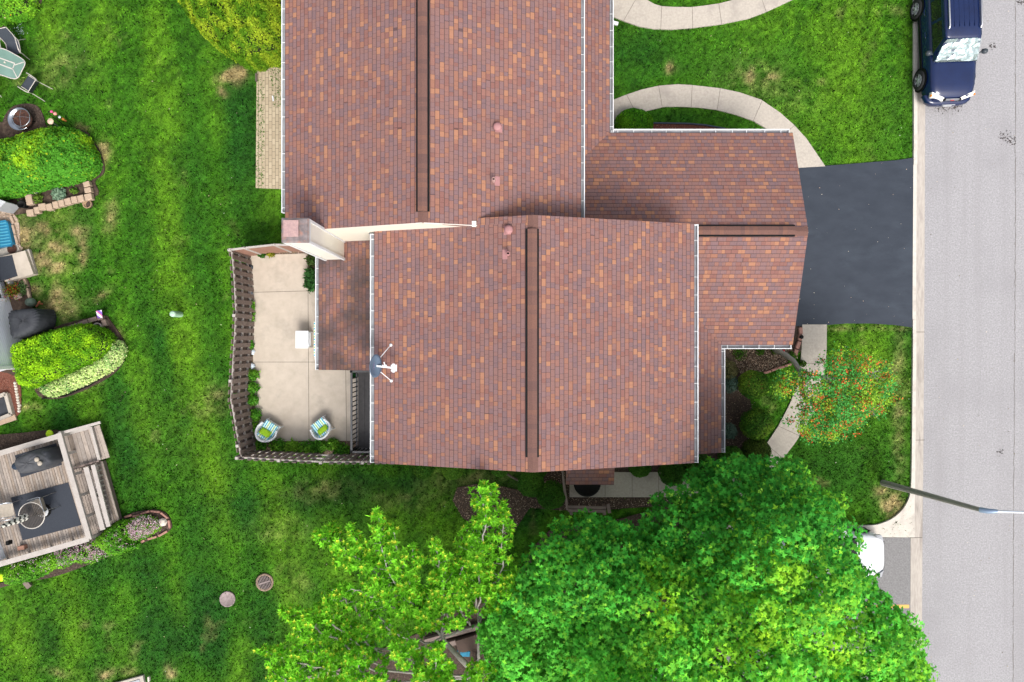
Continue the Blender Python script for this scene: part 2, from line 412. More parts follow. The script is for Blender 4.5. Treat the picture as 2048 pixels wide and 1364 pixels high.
def shrub(name, label, cat, px, py, h, rx, ry, c, c2=None, leaf=.06, n=5000, group=None, flat=1.0, tm=T_OVAL, mt='needle', lump=.10, rz=0, p3=0, c3=None):
    """rounded shrub; px,py = centre of its outline as seen at mid height; rx, ry in metres"""
    ctr = W(px, py, h*.55); rt = thing(name, label, cat, (ctr.x, ctr.y, 0), group)
    sd_ = random.randint(0, 9999)
    U = rng.normal(size=(n, 3)); U /= np.linalg.norm(U, axis=1, keepdims=True); U[:, 2] = np.abs(U[:, 2])*1.0-.25*(rng.random(n) < .3)
    U /= np.linalg.norm(U, axis=1, keepdims=True)
    e = flat
    Us = np.sign(U)*np.abs(U)**e
    L = lumps(U*2.2, 2.2, sd_)*lump+lumps(U*5, 2.6, sd_+1)*lump*.6
    dep = 1-rng.random(n)**2*.22
    cr, sr = math.cos(rz), math.sin(rz)
    X = Us[:, 0]*rx*(1+L)*dep; Y = Us[:, 1]*ry*(1+L)*dep; Z = h*.5+Us[:, 2]*h*.5*(1+L)*dep
    P = np.stack([ctr.x+X*cr-Y*sr, ctr.y+X*sr+Y*cr, np.maximum(Z, .02)], 1)
    Nn = U+rng.normal(size=(n, 3))*.55
    f2 = (lumps(P, 3.1, sd_+3)*.8+.35+rng.normal(size=n)*.25)
    cols = lcol(n, c, .22, c2, f2, c3=c3, p3=p3)
    leaf_obj('foliage', [(P, Nn, leaf*(.6+.8*rng.random(n)), tm, True, cols, None)], M[mt], rt)
    mb = MB(); cs_ = .84 if h > .75 else .5
    def fn(a, b):
        t = a*2*PI; ph = b*PI; u = np.array([[math.cos(t)*math.sin(ph), math.sin(t)*math.sin(ph), math.cos(ph)]])
        l = float((lumps(u*2.2, 2.2, sd_)*lump+lumps(u*5, 2.6, sd_+1)*lump*.6)[0]); us = np.sign(u)*np.abs(u)**e; us = us[0]
        x, y, z = us[0]*rx*(1+l)*cs_, us[1]*ry*(1+l)*cs_, h*.5+us[2]*h*.5*(1+l)*cs_
        return (ctr.x+x*cr-y*sr, ctr.y+x*sr+y*cr, max(z, .01))
    mb.grid(20, 12, fn); mb.build('filler_core', M['core'], rt)  # solid dark core added inside the leaves to block see-through
    return rt
def hedge(name, label, cat, poly, h, rnd, dens, c, c2=None, leaf=.06, group=None, lump=.08, tm=T_OVAL, mt='needle', p3=0, c3=None, patch=2.0, zt=.8, extra=None, thr=.3):
    """clipped or mounded plant with a free footprint; poly in photo pixels at its shoulder height"""
    pl = smooth_poly(WL(poly, h*zt), 5); A = np.array(pl); lo = A.min(0); hi = A.max(0)
    cx, cy = A.mean(0); rt = thing(name, label, cat, (cx, cy, 0), group); sd_ = random.randint(0, 9999)
    ar = abs(sum(pl[i][0]*pl[(i+1) % len(pl)][1]-pl[(i+1) % len(pl)][0]*pl[i][1] for i in range(len(pl))))/2
    n = int(dens*(hi-lo).prod()); x = lo[0]+(hi[0]-lo[0])*rng.random(n); y = lo[1]+(hi[1]-lo[1])*rng.random(n)
    k = inpoly(x, y, pl); x, y = x[k], y[k]; d, gx, gy = polydist(x, y, pl)
    def top(x, y, d):
        q = 1-np.clip(d/rnd, 0, 1); z = h*(.35+.65*np.sqrt(np.clip(1-q*q, 0, 1)))
        l = (fbm(x*1.3+5, y*1.3, sd_, 3)-.5)*2*lump*h*1.6+(fbm(x*4, y*4, sd_+5, 2)-.5)*lump*h*1.4+(fbm(x*9, y*9, sd_+6, 2)-.5)*.16
        return z+l
    z = top(x, y, d); q = (1-np.clip(d/rnd, 0, 1))[:, None]; g = np.stack([gx, gy, np.zeros_like(gx)], 1); g /= np.linalg.norm(g, axis=1, keepdims=True)+1e-9
    P1 = np.stack([x, y, z-rng.random(len(x))**1.6*.16], 1); N1 = -g*q*1.3+np.array([0, 0, 1])+rng.normal(size=P1.shape)*.5
    # sides
    per = [(pl[i], pl[(i+1) % len(pl)]) for i in range(len(pl))]; Ls = np.array([math.dist(a, b) for a, b in per]); ns = int(dens*Ls.sum()*h*.8)
    ii = rng.choice(len(per), ns, p=Ls/Ls.sum()); t = rng.random(ns)[:, None]; a = np.array([per[i][0] for i in ii]); b = np.array([per[i][1] for i in ii])
    q2 = a+(b-a)*t; dv = b-a; nn = np.stack([dv[:, 1], -dv[:, 0]], 1); nn /= np.linalg.norm(nn, axis=1, keepdims=True)+1e-9
    if sum(pl[i][0]*pl[(i+1) % len(pl)][1]-pl[(i+1) % len(pl)][0]*pl[i][1] for i in range(len(pl))) < 0: nn = -nn
    zz = rng.random(ns)*h*.5; off = rng.normal(size=ns)*.035-(zz < .12*h)*.08*rng.random(ns)
    P2 = np.stack([q2[:, 0]+nn[:, 0]*off, q2[:, 1]+nn[:, 1]*off, zz+.02], 1); N2 = np.stack([nn[:, 0], nn[:, 1], np.full(ns, .4)], 1)+rng.normal(size=(ns, 3))*.5
    P = np.vstack([P1, P2]); Nn = np.vstack([N1, N2]); n = len(P)
    f2 = (fbm(P[:, 0]*patch, P[:, 1]*patch, sd_+9, 3)-.5)*3+thr+rng.normal(size=n)*.22
    cols = lcol(n, c, .2, c2, f2, c3=c3, p3=p3)
    leaf_obj('foliage', [(P, Nn, leaf*(.6+.8*rng.random(n)), tm, True, cols, None)], M[mt], rt)
    ins = []
    for sc in (0.97, .93, .8, .55, .2):
        ins.append([(cx+(p[0]-cx)*sc, cy+(p[1]-cy)*sc) for p in pl])
    secs = []
    secs.append([(p[0], p[1], .01) for p in ins[0]])
    for r in ins:
        rr = np.array(r); dd, _, _ = polydist(rr[:, 0], rr[:, 1], pl); zt_ = np.maximum(top(rr[:, 0], rr[:, 1], dd)*.84-.12, .02)
        secs.append([(rr[i, 0], rr[i, 1], float(zt_[i])) for i in range(len(rr))])
    MB().loft(secs).build('filler_core', M['core'], rt)  # added dark filler, stops the view passing through the hedge
    return rt

# ------------------------------------------------------------------ ground outlines (photo pixels at ground level)
DRIVE = [(1540, 336), (1598, 336), (1650, 332), (1700, 328), (1750, 324), (1790, 321), (1826, 316), (1824, 655), (1790, 650), (1740, 647), (1690, 647), (1655, 650), (1540, 654)]
WALK_N = [(1190, 262), (1190, 222), (1227, 200), (1252, 190), (1283, 179.6), (1317, 172), (1355, 169), (1383, 170.6), (1440, 177), (1478, 185), (1522, 200), (1560, 226), (1586, 249), (1612, 277), (1650, 333),
          (1596, 336), (1588, 295), (1560, 275), (1530, 256), (1506, 242), (1470, 229.6), (1432, 220), (1396, 215.5), (1360, 213.7), (1329, 214), (1294, 222), (1262, 234), (1235, 250), (1225, 262)]
WALK_T = [(1190, 14), (1227, 34.6), (1246, 42), (1278, 53.4), (1309, 58.5), (1342, 59.5), (1384, 56.4), (1442, 49), (1496, 38), (1529, 25.7), (1560, 11.5), (1586, -1), (1640, -60), (1590, -80), (1520, -30), (1468, 0),
          (1437, 7.7), (1406, 12.3), (1381, 15), (1350, 14.6), (1324, 13.3), (1309, 9), (1293, 0), (1262, -16), (1230, -40), (1190, -50)]
WALK_S = [(1604, 649), (1653, 649), (1652.5, 700), (1650, 735), (1642, 780), (1628, 822), (1610, 855), (1590, 885), (1565, 918), (1540, 945), (1515, 968), (1480, 993), (1300, 994), (1139, 994),
          (1139, 944), (1300, 944), (1440, 944), (1480, 935), (1512, 912), (1532, 888), (1556, 852), (1578, 810), (1592, 775), (1600, 735), (1603, 690)]
PATIO = [(500, 511), (616, 507), (617, 583), (760, 583), (760, 881), (516, 882), (510, 780), (504, 640)]
BRICKP = [(514, 128), (640, 112), (640, 382), (512, 376)]
BEDS = {'front': [(1430, 690), (1560, 690), (1590, 652), (1604, 652), (1602, 700), (1590, 712), (1555, 736), (1500, 752), (1500, 800), (1512, 850), (1512, 900), (1480, 940), (1400, 950), (1100, 950), (1100, 900), (1430, 900)],
        'north': [(1300, 246), (1340, 246), (1400, 249), (1450, 256), (1490, 264), (1490, 300), (1300, 300)],
        'south': [(905, 1000), (915, 975), (950, 968), (1000, 972), (1060, 985), (1100, 940), (1142, 940), (1142, 992), (1330, 996), (1350, 1010), (1260, 1016), (1180, 1022), (1110, 1020), (1060, 1015), (1030, 1060), (1000, 1085), (960, 1060), (925, 1035)],
        'understory': [(1060, 1100), (1100, 1060), (1230, 1040), (1340, 1010), (1420, 1100), (1500, 1300), (1100, 1330), (1000, 1240)],
        'yard': [(880, 1180), (960, 1200), (1030, 1300), (1000, 1500), (560, 1500), (620, 1364), (760, 1300), (850, 1260)],
        'patio_edge': [(495, 505), (620, 500), (640, 500), (640, 583), (617, 583), (616, 507), (500, 511), (504, 640), (510, 780), (516, 882), (720, 881), (720, 912), (508, 912), (500, 840), (500, 760), (496, 640)]}
LBEDS = {'firepit': [(5, 262), (8, 235), (28, 212), (65, 208), (84, 225), (90, 262), (60, 280), (0, 285)],
         'corner': [(-60, -60), (80, -60), (82, 4), (60, 24), (30, 36), (12, 50), (0, 66), (-60, 66)],
         'hedgebed': [(-40, 255), (150, 258), (185, 280), (205, 315), (208, 345), (190, 362), (188, 395), (60, 425), (-40, 420)],
         'housebed': [(-60, 425), (28, 428), (40, 488), (44, 500), (0, 540), (-60, 540)],
         'stoopbed': [(10, 560), (52, 556), (64, 598), (60, 640), (20, 640)],
         'hedge2bed': [(30, 690), (120, 650), (205, 632), (220, 640), (246, 678), (252, 700), (240, 735), (200, 765), (130, 795), (85, 796), (70, 780), (60, 760), (-20, 760), (-20, 700)],
         'mulch': [(-60, 750), (30, 752), (42, 815), (30, 835), (0, 850), (-60, 850)],
         'deckside': [(-60, 880), (40, 866), (115, 860), (120, 880), (-60, 930)],
         'flowerbed': [(-20, 1180), (40, 1150), (180, 1105), (245, 1035), (300, 1020), (330, 1025), (343, 1045), (338, 1062), (300, 1080), (250, 1100), (120, 1150), (40, 1165)]}
allbeds = [WL(v) for v in BEDS.values()]+[WL(v) for v in LBEDS.values()]
BAY = [(1824, 1075), (1824, 1500), (1300, 1500), (1300, 1056), (1700, 1056), (1760, 1075)]
hard = [WL(p) for p in (DRIVE, WALK_N, WALK_T, WALK_S, PATIO, BRICKP, BAY)]

# dark lush (0), yellowish (1), dry (2) patches: px, py, rx, ry, angle, kind, strength
PATCH = [(420, 1180, 150, 110, -30, 0, .9), (330, 1290, 150, 80, 0, 0, .9), (560, 1000, 200, 30, -6, 0, .4), (250, 1130, 90, 50, 0, 0, .5), (470, 170, 50, 190, -6, 0, .8), (540, 300, 30, 200, 0, 0, .7), (620, 1010, 300, 50, -8, 0, .45), (1000, 1000, 150, 70, 0, 0, .6),
         (330, 430, 40, 260, 4, 1, .7), (380, 700, 45, 240, 0, 1, .6), (120, 900, 80, 60, 0, 0, .5), (100, 1260, 160, 90, 10, 1, .55), (270, 160, 60, 160, 8, 1, .45), (430, 940, 60, 120, 0, 1, .6), (300, 900, 100, 90, 0, 0, .35),
         (95, 30, 60, 90, 0, 1, .4), (170, 60, 70, 50, 20, 1, .5), (120, 130, 50, 40, 0, 2, .22), (240, 700, 40, 220, 0, 0, .5), (190, 520, 60, 120, 0, 0, .3), (1290, 110, 60, 50, 0, 0, .3), (1530, 170, 90, 40, 20, 2, .18), (1700, 180, 110, 130, 0, 1, .75), (1600, 60, 120, 60, 0, 1, .5),
         (1480, 130, 200, 40, 8, 0, .3), (1740, 720, 90, 60, 0, 1, .7), (1800, 800, 12, 160, 0, 2, .35), (1720, 940, 110, 60, 0, 0, .6), (1800, 750, 30, 130, 0, 0, .3), (1400, 235, 80, 14, 5, 0, .6), (1810, 110, 12, 200, 0, 1, .3),
         (455, 150, 22, 9, -20, 2, 1.6), (474, 148, 14, 16, 30, 2, 1.5), (444, 182, 10, 6, 40, 2, 1.1), (90, 460, 22, 12, 20, 2, 1.0), (83, 520, 14, 18, -30, 2, 1.4), (118, 495, 18, 12, 20, 2, 1.1), (48, 480, 12, 30, -10, 2, 1.1), (160, 505, 9, 28, 10, 2, .9),
         (115, 535, 16, 12, 0, 2, .9), (112, 580, 10, 14, 0, 2, .9), (70, 580, 12, 12, 0, 2, 1.0), (130, 610, 24, 34, 0, 2, .5), (105, 610, 26, 14, 0, 2, .5), (100, 460, 60, 50, 0, 2, .2), (155, 460, 12, 10, 0, 2, .7), (200, 590, 22, 8, -25, 2, .5), (35, 690, 10, 10, 0, 2, .5),
         (220, 435, 12, 30, 8, 2, .5), (205, 300, 14, 18, 0, 2, .9), (195, 330, 10, 16, 0, 2, .8), (160, 255, 14, 6, 0, 2, .7), (1340, 135, 9, 11, 0, 2, .9), (1500, 150, 10, 14, 0, 2, .5), (1540, 158, 20, 9, -20, 2, .4), (1788, 1015, 20, 20, 30, 2, 1.2), (1770, 985, 18, 12, 10, 2, .7),
         (235, 1345, 30, 10, 0, 2, .4), (210, 1350, 12, 8, -20, 2, .6), (120, 1345, 30, 8, 10, 2, .3), (340, 1345, 10, 12, 0, 2, .9), (560, 1060, 50, 24, 0, 2, .15), (590, 1160, 30, 40, 0, 2, .15), (640, 980, 60, 22, -5, 2, .2), (800, 1000, 60, 20, 0, 2, .2), (430, 800, 22, 26, 0, 2, .5), (62, 815, 16, 8, 0, 2, .5),
         (90, 690, 12, 20, 0, 2, .3), (240, 675, 8, 14, 0, 2, .7), (355, 740, 7, 90, 0, 1, .6), (770, 960, 120, 14, 0, 0, .5), (950, 960, 90, 30, 0, 2, .25), (1040, 1030, 80, 60, 0, 0, .7), (1640, 1000, 60, 30, 0, 0, .4), (140, 640, 40, 14, 0, 0, .6), (1700, 655, 110, 5, 0, 2, .35), (1815, 660, 14, 10, 0, 0, .6)]
def lawn_col(x, y):
    px = x*F/CAMH+1024; py = 682-y*F/CAMH
    lush = (fbm(x*.45, y*.35, 1)-.5)*1.5; yel = (fbm(x*.6+3, y*.3, 2)-.5)*1.7; dry = np.clip((fbm(x*1.1, y*1.1, 3, 5)-.70)*2.0, 0, .25)
    wx = (fbm(x*1.6, y*1.6, 21, 4)-.5)*46; wy = (fbm(x*1.6+40, y*1.6, 22, 4)-.5)*46
    streak = np.sin((px+wx*.6-.10*(py-400)+30*np.sin(py/260))/17.5)*(px < 900)*.24*fbm(x*.3, y*.5, 8, 2)*2
    fine = fbm(x*4, y*4, 5, 4)-.5; fine2 = fbm(x*16, y*16, 6, 3)-.5
    for cx, cy, rx, ry, an, kd, st in PATCH:
        small = min(rx, ry) < 26; g = .35 if small else 1
        dx = px+wx*g-cx; dy = py+wy*g-cy; ca, sa = math.cos(R(an)), math.sin(R(an))
        e = np.exp(-((dx*ca+dy*sa)/rx)**2-((dy*ca-dx*sa)/ry)**2)*st
        if kd == 0: lush = lush+e
        elif kd == 1: yel = yel+e*.9
        else: dry = dry+e*(1+fine*3.2)
    lush = np.clip(lush+fine*.9-streak, 0, 1)[..., None]; yel = np.clip(yel+fine*1.0+streak+.12, 0, 1)[..., None]; dry = np.clip(dry+fine2*.25*(dry > .1), 0, 1)[..., None]
    c = np.array([.042, .150, .007])*np.ones(x.shape+(3,))
    c = c*(1-yel*.8)+np.array([.118, .262, .012])*yel*.8
    c = c*(1-lush*.85)+np.array([.012, .070, .008])*lush*.9
    c = c*(1-dry*.85)+np.array([.36, .27, .13])*dry*.85
    fine3 = fbm(x*7+9, y*7, 12, 2)-.5; return c*.86*np.clip(1+(fine*.9+fine2*1.3+fine3*.5)[..., None], .3, 2)

nx, ny = 380, 260; xs = np.linspace(-24, 24, nx); ys = np.linspace(-17, 17, ny)
GX, GY = np.meshgrid(xs, ys); col = np.clip(lawn_col(GX, GY), .004, 1)
V = np.stack([GX.ravel(), GY.ravel(), (fbm(GX*.5, GY*.5, 31, 2).ravel()-.5)*.03-.03], 1)
idx = np.arange(nx*ny).reshape(ny, nx); Fq = np.stack([idx[:-1, :-1], idx[:-1, 1:], idx[1:, 1:], idx[1:, :-1]], -1).reshape(-1, 4)
b4 = len(V); far = [(-900, -900), (900, -900), (900, 900), (-900, 900)]; near = [(-24, -17), (24, -17), (24, 17), (-24, 17)]
V = np.vstack([V, [(p[0], p[1], -.03) for p in far+near]])
Fl = Fq.tolist()+[[b4+i, b4+(i+1) % 4, b4+4+(i+1) % 4, b4+4+i] for i in range(4)]
me = bpy.data.meshes.new('lawn'); me.from_pydata(V.tolist(), [], Fl)
at = me.attributes.new('col', 'FLOAT_COLOR', 'POINT'); cc = np.vstack([col.reshape(-1, 3), np.repeat([[.050, .145, .009]], 8, 0)])
at.data.foreach_set('color', np.hstack([cc, np.ones((len(cc), 1))]).ravel())
m, t, b = nodes('lawn_grass'); a = nd(t, 'Attribute', {'attribute_name': 'col'}).outputs['Color']
f1 = noi(t, world(t), 26, 6, .75); f2 = noi(t, nd(t, 'Mapping', None, Vector=world(t), Scale=(1, .45, 1)).outputs[0], 75, 3, .7)
f3 = noi(t, world(t), 11, 5, .8); sc = math_(t, 'ADD', math_(t, 'MULTIPLY', f1, 1.6), math_(t, 'MULTIPLY', f3, 2.6)); sc = math_(t, 'ADD', math_(t, 'MULTIPLY', f2, .8), sc); sc = math_(t, 'MAXIMUM', math_(t, 'SUBTRACT', sc, 1.45), .42)
vm = nd(t, 'VectorMath', {'operation': 'SCALE'}, i0=a); t.links.new(sc, vm.inputs['Scale'])
t.links.new(vm.outputs[0], b.inputs['Base Color']); b.inputs['Roughness'].default_value = .9; b.inputs['Specular IOR Level'].default_value = .15
bump(t, b, math_(t, 'ADD', f1, f2), .9, .03); me.materials.append(m)
lawn = bpy.data.objects.new('lawn', me); C.objects.link(lawn); tag(lawn, 'mown green lawn with yellowish streaks and dry patches around the houses', 'lawn', kind='structure')

# grass blades standing on the lawn
NB = 230000
bx = -20.5+40*rng.random(NB); by = -14+28*rng.random(NB)
k = (bx < 15.4)
for p in hard+allbeds: k &= ~inpoly(bx, by, p)
for x0, x1, y0, y1 in ((-6.7, 1.85, 3.4, 16), (-4, 5.35, -3.5, 3.5), (1.8, 9.4, .1, 7)): k &= ~((bx > x0) & (bx < x1) & (by > y0) & (by < y1))
bx, by = bx[k], by[k]; nb = len(bx)
bc = np.clip(lawn_col(bx, by)*1.25*(1+.55*rng.normal(size=(nb, 1))), .004, .8)
tilt = rng.normal(size=(nb, 3))*np.array([.8, .8, 0])+np.array([0, 0, .9]); tilt /= np.linalg.norm(tilt, axis=1, keepdims=True)
nrm = np.cross(tilt, rng.normal(size=(nb, 3)))
ob = leaf_obj('grass_blades', [(np.stack([bx, by, np.full(nb, -.035)], 1), nrm, .06+.07*rng.random(nb), [(-.22, 0, 0), (.22, 0, 0), (0, 1, .1)], False, bc, tilt)], M['leaf'], org=(0, 0, 0))
tag(ob, 'short green grass blades covering the lawn', 'grass', kind='stuff')

# ------------------------------------------------------------------ hard surfaces
def slab(name, poly, z0, z1, m, label, cat, kind='structure'):
    return tag(MB().prism(WL(poly), z0, z1).build(name, m), label, cat, kind=kind)
def joints(name, segs, z, label, w=.018, m=None):
    mb = MB()
    for a, b_ in segs: mb.beam(W(*a, 0)+Vector((0, 0, z)), W(*b_, 0)+Vector((0, 0, z)), w, .004)
    return tag(mb.build(name, m or M['joint']), label, 'joint', kind='structure')
# road
m, t, b = nodes('road_asphalt'); v = world(t)
g1 = noi(t, v, 55, 3, .8); g2 = noi(t, v, 2.2, 6, .7); g3 = noi(t, v, .35, 4, .6); sp = nd(t, 'TexVoronoi', None, Vector=v, Scale=2.3).outputs['Distance']
g1 = noi(t, v, 17, 5, .85); c = ramp(t, g1, [(.36, (.21, .205, .212)), (.5, (.30, .292, .30)), (.66, (.42, .41, .42))]); c = mixc(t, math_(t, 'MULTIPLY', g2, .35), c, (.25, .243, .25))
c = mixc(t, ramp(t, g3, [(.5, (0, 0, 0)), (.75, (.5, .5, .5))]), c, (.22, .213, .222))
ty = noi(t, nd(t, 'Mapping', None, Vector=v, Scale=(1.6, .05, 1)).outputs[0], 1.0, 4, .6); c = mixc(t, ramp(t, ty, [(.48, (0, 0, 0)), (.7, (.4, .4, .4))]), c, (.235, .225, .23))
spk = math_(t, 'LESS_THAN', sp, math_(t, 'MULTIPLY', noi(t, v, 1.1, 2), .055)); c = mixc(t, math_(t, 'MULTIPLY', spk, .7), c, (.10, .085, .08))
t.links.new(c, b.inputs['Base Color']); b.inputs['Roughness'].default_value = .9; bump(t, b, g1, .5, .01); M['road'] = m
e0 = WL([(1851, -300), (1850, 230), (1848, 650), (1846, 950), (1843, 1364), (1842, 1700)])
tag(MB().prism([(q[0], q[1]) for q in e0]+[(24.5, -60), (24.5, 60), (e0[0][0], 60)][:0]+[(23.5, e0[-1][1]), (23.5, e0[0][1])], -.03, .004).build('road', M['road']), 'pale grey asphalt road with seams and dark spots', 'road', kind='structure')
tag(MB().prism([(e0[0][0], e0[0][1]), (23.5, e0[0][1]), (23.5, 300), (e0[0][0], 300)], -.02, .003).prism([(e0[-1][0], e0[-1][1]), (23.5, e0[-1][1]), (23.5, -300), (e0[-1][0], -300)], -.02, .003).build('road_continuation', M['road']), 'grey road running on beyond both ends of the view', 'road', kind='structure')
rr = random.Random(5)
def crack(pts, w, seed):
    r = random.Random(seed); mb = MB(); P = []
    for (a, b_) in zip(pts[:-1], pts[1:]):
        n = int(math.dist(a, b_)/9)+1
        for i in range(n):
            f = i/n; P.append(W(a[0]+(b_[0]-a[0])*f+r.uniform(-1.0, 1.0), a[1]+(b_[1]-a[1])*f, 0)+Vector((0, 0, .0065)))
    for p, q in zip(P[:-1], P[1:]): mb.beam(p, q, w*r.uniform(.5, 1.5), .003)
    return mb
tag(crack([(2031, -40), (2030, 600), (2027, 1000), (2026, 1420)], .016, 3).build('road_seam', M['joint']), 'thin dark seam running lengthwise down the road', 'seam', kind='structure')
# oil stains
m, t, b = nodes('stain'); v = world(t); s1 = noi(t, v, 13, 3, .6); tr = nd(t, 'BsdfTransparent')
b.inputs['Base Color'].default_value = (.07, .055, .05, 1); b.inputs['Roughness'].default_value = .7
ct = nd(t, 'TexCoord').outputs['Object']; ln = nd(t, 'VectorMath', {'operation': 'LENGTH'}, i0=ct).outputs['Value']
fa = math_(t, 'GREATER_THAN', math_(t, 'SUBTRACT', s1, math_(t, 'MULTIPLY', ln, .55)), .47)
mx = nd(t, 'MixShader', None, i0=math_(t, 'MULTIPLY', fa, .42), i1=tr.outputs[0], i2=b.outputs[0]); t.links.new(mx.outputs[0], t.nodes['Material Output'].inputs[0]); M['stain'] = m
for i, (px, py, r_) in enumerate([(1884, 214, .34), (1912, 213, .36), (2009, 274, .34), (2022, 282, .22), (2043, 3, .2), (1985, 92, .15), (2000, 905, .16)]):
    o = MB().lathe(W(px, py, 0)+Vector((0, 0, .009+.0006*i)), [(r_, 0), (0.0001, 0.0005)], 20).build('oil_stain', M['stain'])
    o.location.z += 0; tag(o, 'dark oil stains spotted over the road asphalt', 'stain', 'oil stains on the road', kind='structure')
# kerb and gutter pan
KL = [(1827, -300), (1826, 180), (1824.5, 650), (1822, 900), (1821, 960)]
KM = [(1834, -300), (1833, 180), (1831, 650), (1829, 900), (1828, 975)]
KR = [(1851, -300), (1850, 230), (1848, 650), (1846, 950), (1845, 1000)]
curve_o = smooth_line([(1821, 960), (1818, 990), (1806, 1015), (1785, 1035), (1758, 1047), (1735, 1050), (1690, 1050), (1400, 1050)], 5)
curve_i = smooth_line([(1828, 975), (1825, 994), (1812, 1022), (1790, 1043), (1762, 1055), (1736, 1058), (1690, 1058), (1400, 1058)], 5)
slab('gutter_pan', KM+[(1829, 1075), (1821, 1076), (1820, 1364), (1818, 1700), (1842, 1700), (1843, 1364)]+KR[::-1], -.03, .014, M['kerbdark'], 'concrete gutter strip between kerb and road', 'gutter strip')
slab('gutter_fan', [(p[0], p[1]) for p in curve_i[:27]]+[(1736, 1074), (1829, 1074.6), (1829, 975)], -.03, .017, M['kerb'], 'flared concrete apron where the kerb turns the corner', 'apron')
def kerbseg(o_, i_, z): return MB().prism(WL(o_)+WL(i_)[::-1], -.05, z)
mb = kerbseg(KL[:2]+[(1826, 300)], KM[:2]+[(1833, 300)], .065)
mb.prism(WL([(1826, 300), (1833, 300), (1833, 330), (1826, 330)]), -.05, .05).prism(WL([(1824.5, 640), (1831, 640), (1831, 668), (1824.5, 668)]), -.05, .05)
mb.prism(WL([(1826, 330), (1833, 330), (1831, 640), (1824.5, 640)]), -.05, .02)
mb.prism(WL([(1824.4, 668), (1822, 900), (1821, 960), (1828, 975), (1829, 900), (1831, 668)]), -.05, .065)
for a, b_, c_, d_ in zip(curve_o[:-1], curve_o[1:], curve_i[1:], curve_i[:-1]): mb.prism(WL([a, b_, c_, d_]), -.05, .065)
tag(mb.build('kerb', M['kerb']), 'pale concrete kerb along the road that rounds the corner to the parking bay', 'kerb', kind='structure')
joints('kerb_joint', [((1826, y), (1849, y)) for y in (-10, 181, 664, 880)]+[((1820, 1075), (1844, 1075))], .018, 'thin joints across the kerb and gutter strip')
slab('driveway', DRIVE, -.04, .03, mat('driveway_asphalt', (.038, .046, .061), (.029, .036, .049), 2.2, .6, bmp=.3, c3=(.044, .054, .070), s3=.9, stretch=(.6, 1.2, 1), detail=9, spec=.2), 'dark blue-grey sealed asphalt driveway in front of the garage', 'driveway')
slab('parking_bay', BAY, -.04, .008, mat('bay_asphalt', (.24, .235, .235), (.155, .15, .15), 17, .9, bmp=.4, detail=8), 'grey asphalt parking bay beside the kerb', 'parking bay')
tag(MB().prism(WL([(1730, 1210), (1818, 1209), (1818, 1216), (1730, 1216.5)]), .006, .013).build('bay_marking', mat('orange_paint', (.72, .42, .10), (.6, .36, .12), 30, .8)), 'orange-yellow painted bay line', 'marking', kind='structure')
slab('front_walk', WALK_N, -.04, .035, M['concrete'], 'curved pale concrete walk from driveway to the upper porch', 'path')
slab('upper_walk', WALK_T, -.04, .035, M['concrete'], 'curved pale concrete walk at the top of the view', 'path')
slab('side_walk', WALK_S, -.04, .035, M['concrete'], 'pale concrete walk curving from driveway round the south side', 'path')
joints('walk_joint', [((1273, 230), (1253, 190)), ((1324, 214), (1317, 172)), ((1382, 214.5), (1384, 170.6)), ((1434, 220), (1440, 177)), ((1506, 242), (1524, 201)), ((1560, 275), (1590, 250)),
                      ((1247, 42), (1271, 0)), ((1321, 59), (1323, 13)), ((1385, 57), (1384, 15)), ((1443, 49), (1437, 8)), ((1532, 25), (1521, -6)),
                      ((1603, 727), (1651, 727)), ((1590, 783), (1641, 786)), ((1556, 852), (1600, 872)), ((1532, 888), (1566, 917)), ((1210, 944), (1210, 994)), ((1264, 944), (1264, 994)), ((1317, 944), (1317, 994)), ((1370, 944), (1370, 994))], .037, 'thin joints cut across the concrete walks', .014)
slab('patio', PATIO, -.04, .06, M['patio'], 'stained pale concrete patio inside the picket fence', 'patio')
joints('patio_joint', [((504, 585), (617, 582)), ((509, 724), (760, 724)), ((617, 583), (619, 881)), ((692, 724), (694, 881))], .062, 'thin joints dividing the concrete patio', .016)
m, t, b = nodes('brick_pavers'); mp = nd(t, 'Mapping', None, Vector=world(t), Rotation=(0, 0, PI/2)).outputs[0]
bt = nd(t, 'TexBrick', {'offset': .5}, Vector=mp, Scale=1.0, Color1=(.50, .41, .29, 1), Color2=(.40, .32, .22, 1), Mortar=(.09, .075, .05, 1)); bt.inputs['Mortar Size'].default_value = .008
bt.inputs['Brick Width'].default_value = .26; bt.inputs['Row Height'].default_value = .13
t.links.new(mixc(t, math_(t, 'MULTIPLY', noi(t, world(t), 5), .35), bt.outputs['Color'], (.30, .25, .15)), b.inputs['Base Color']); b.inputs['Roughness'].default_value = .9; M['pavers'] = m
slab('brick_patio', BRICKP, -.04, .03, M['pavers'], 'buff brick paving strip with weeds beside the upper house', 'paving')
m_mulch = mat('dark_mulch', (.085, .058, .045), (.028, .02, .016), 22, 1, bmp=1, c3=(.16, .12, .09), s3=16)
m_red = mat('red_mulch', (.20, .075, .05), (.09, .035, .025), 26, 1, bmp=1)
m_peb = mat('pebbles', (.50, .38, .28), (.25, .19, .15), 24, .9, bmp=1, c3=(.60, .50, .42), s3=14)
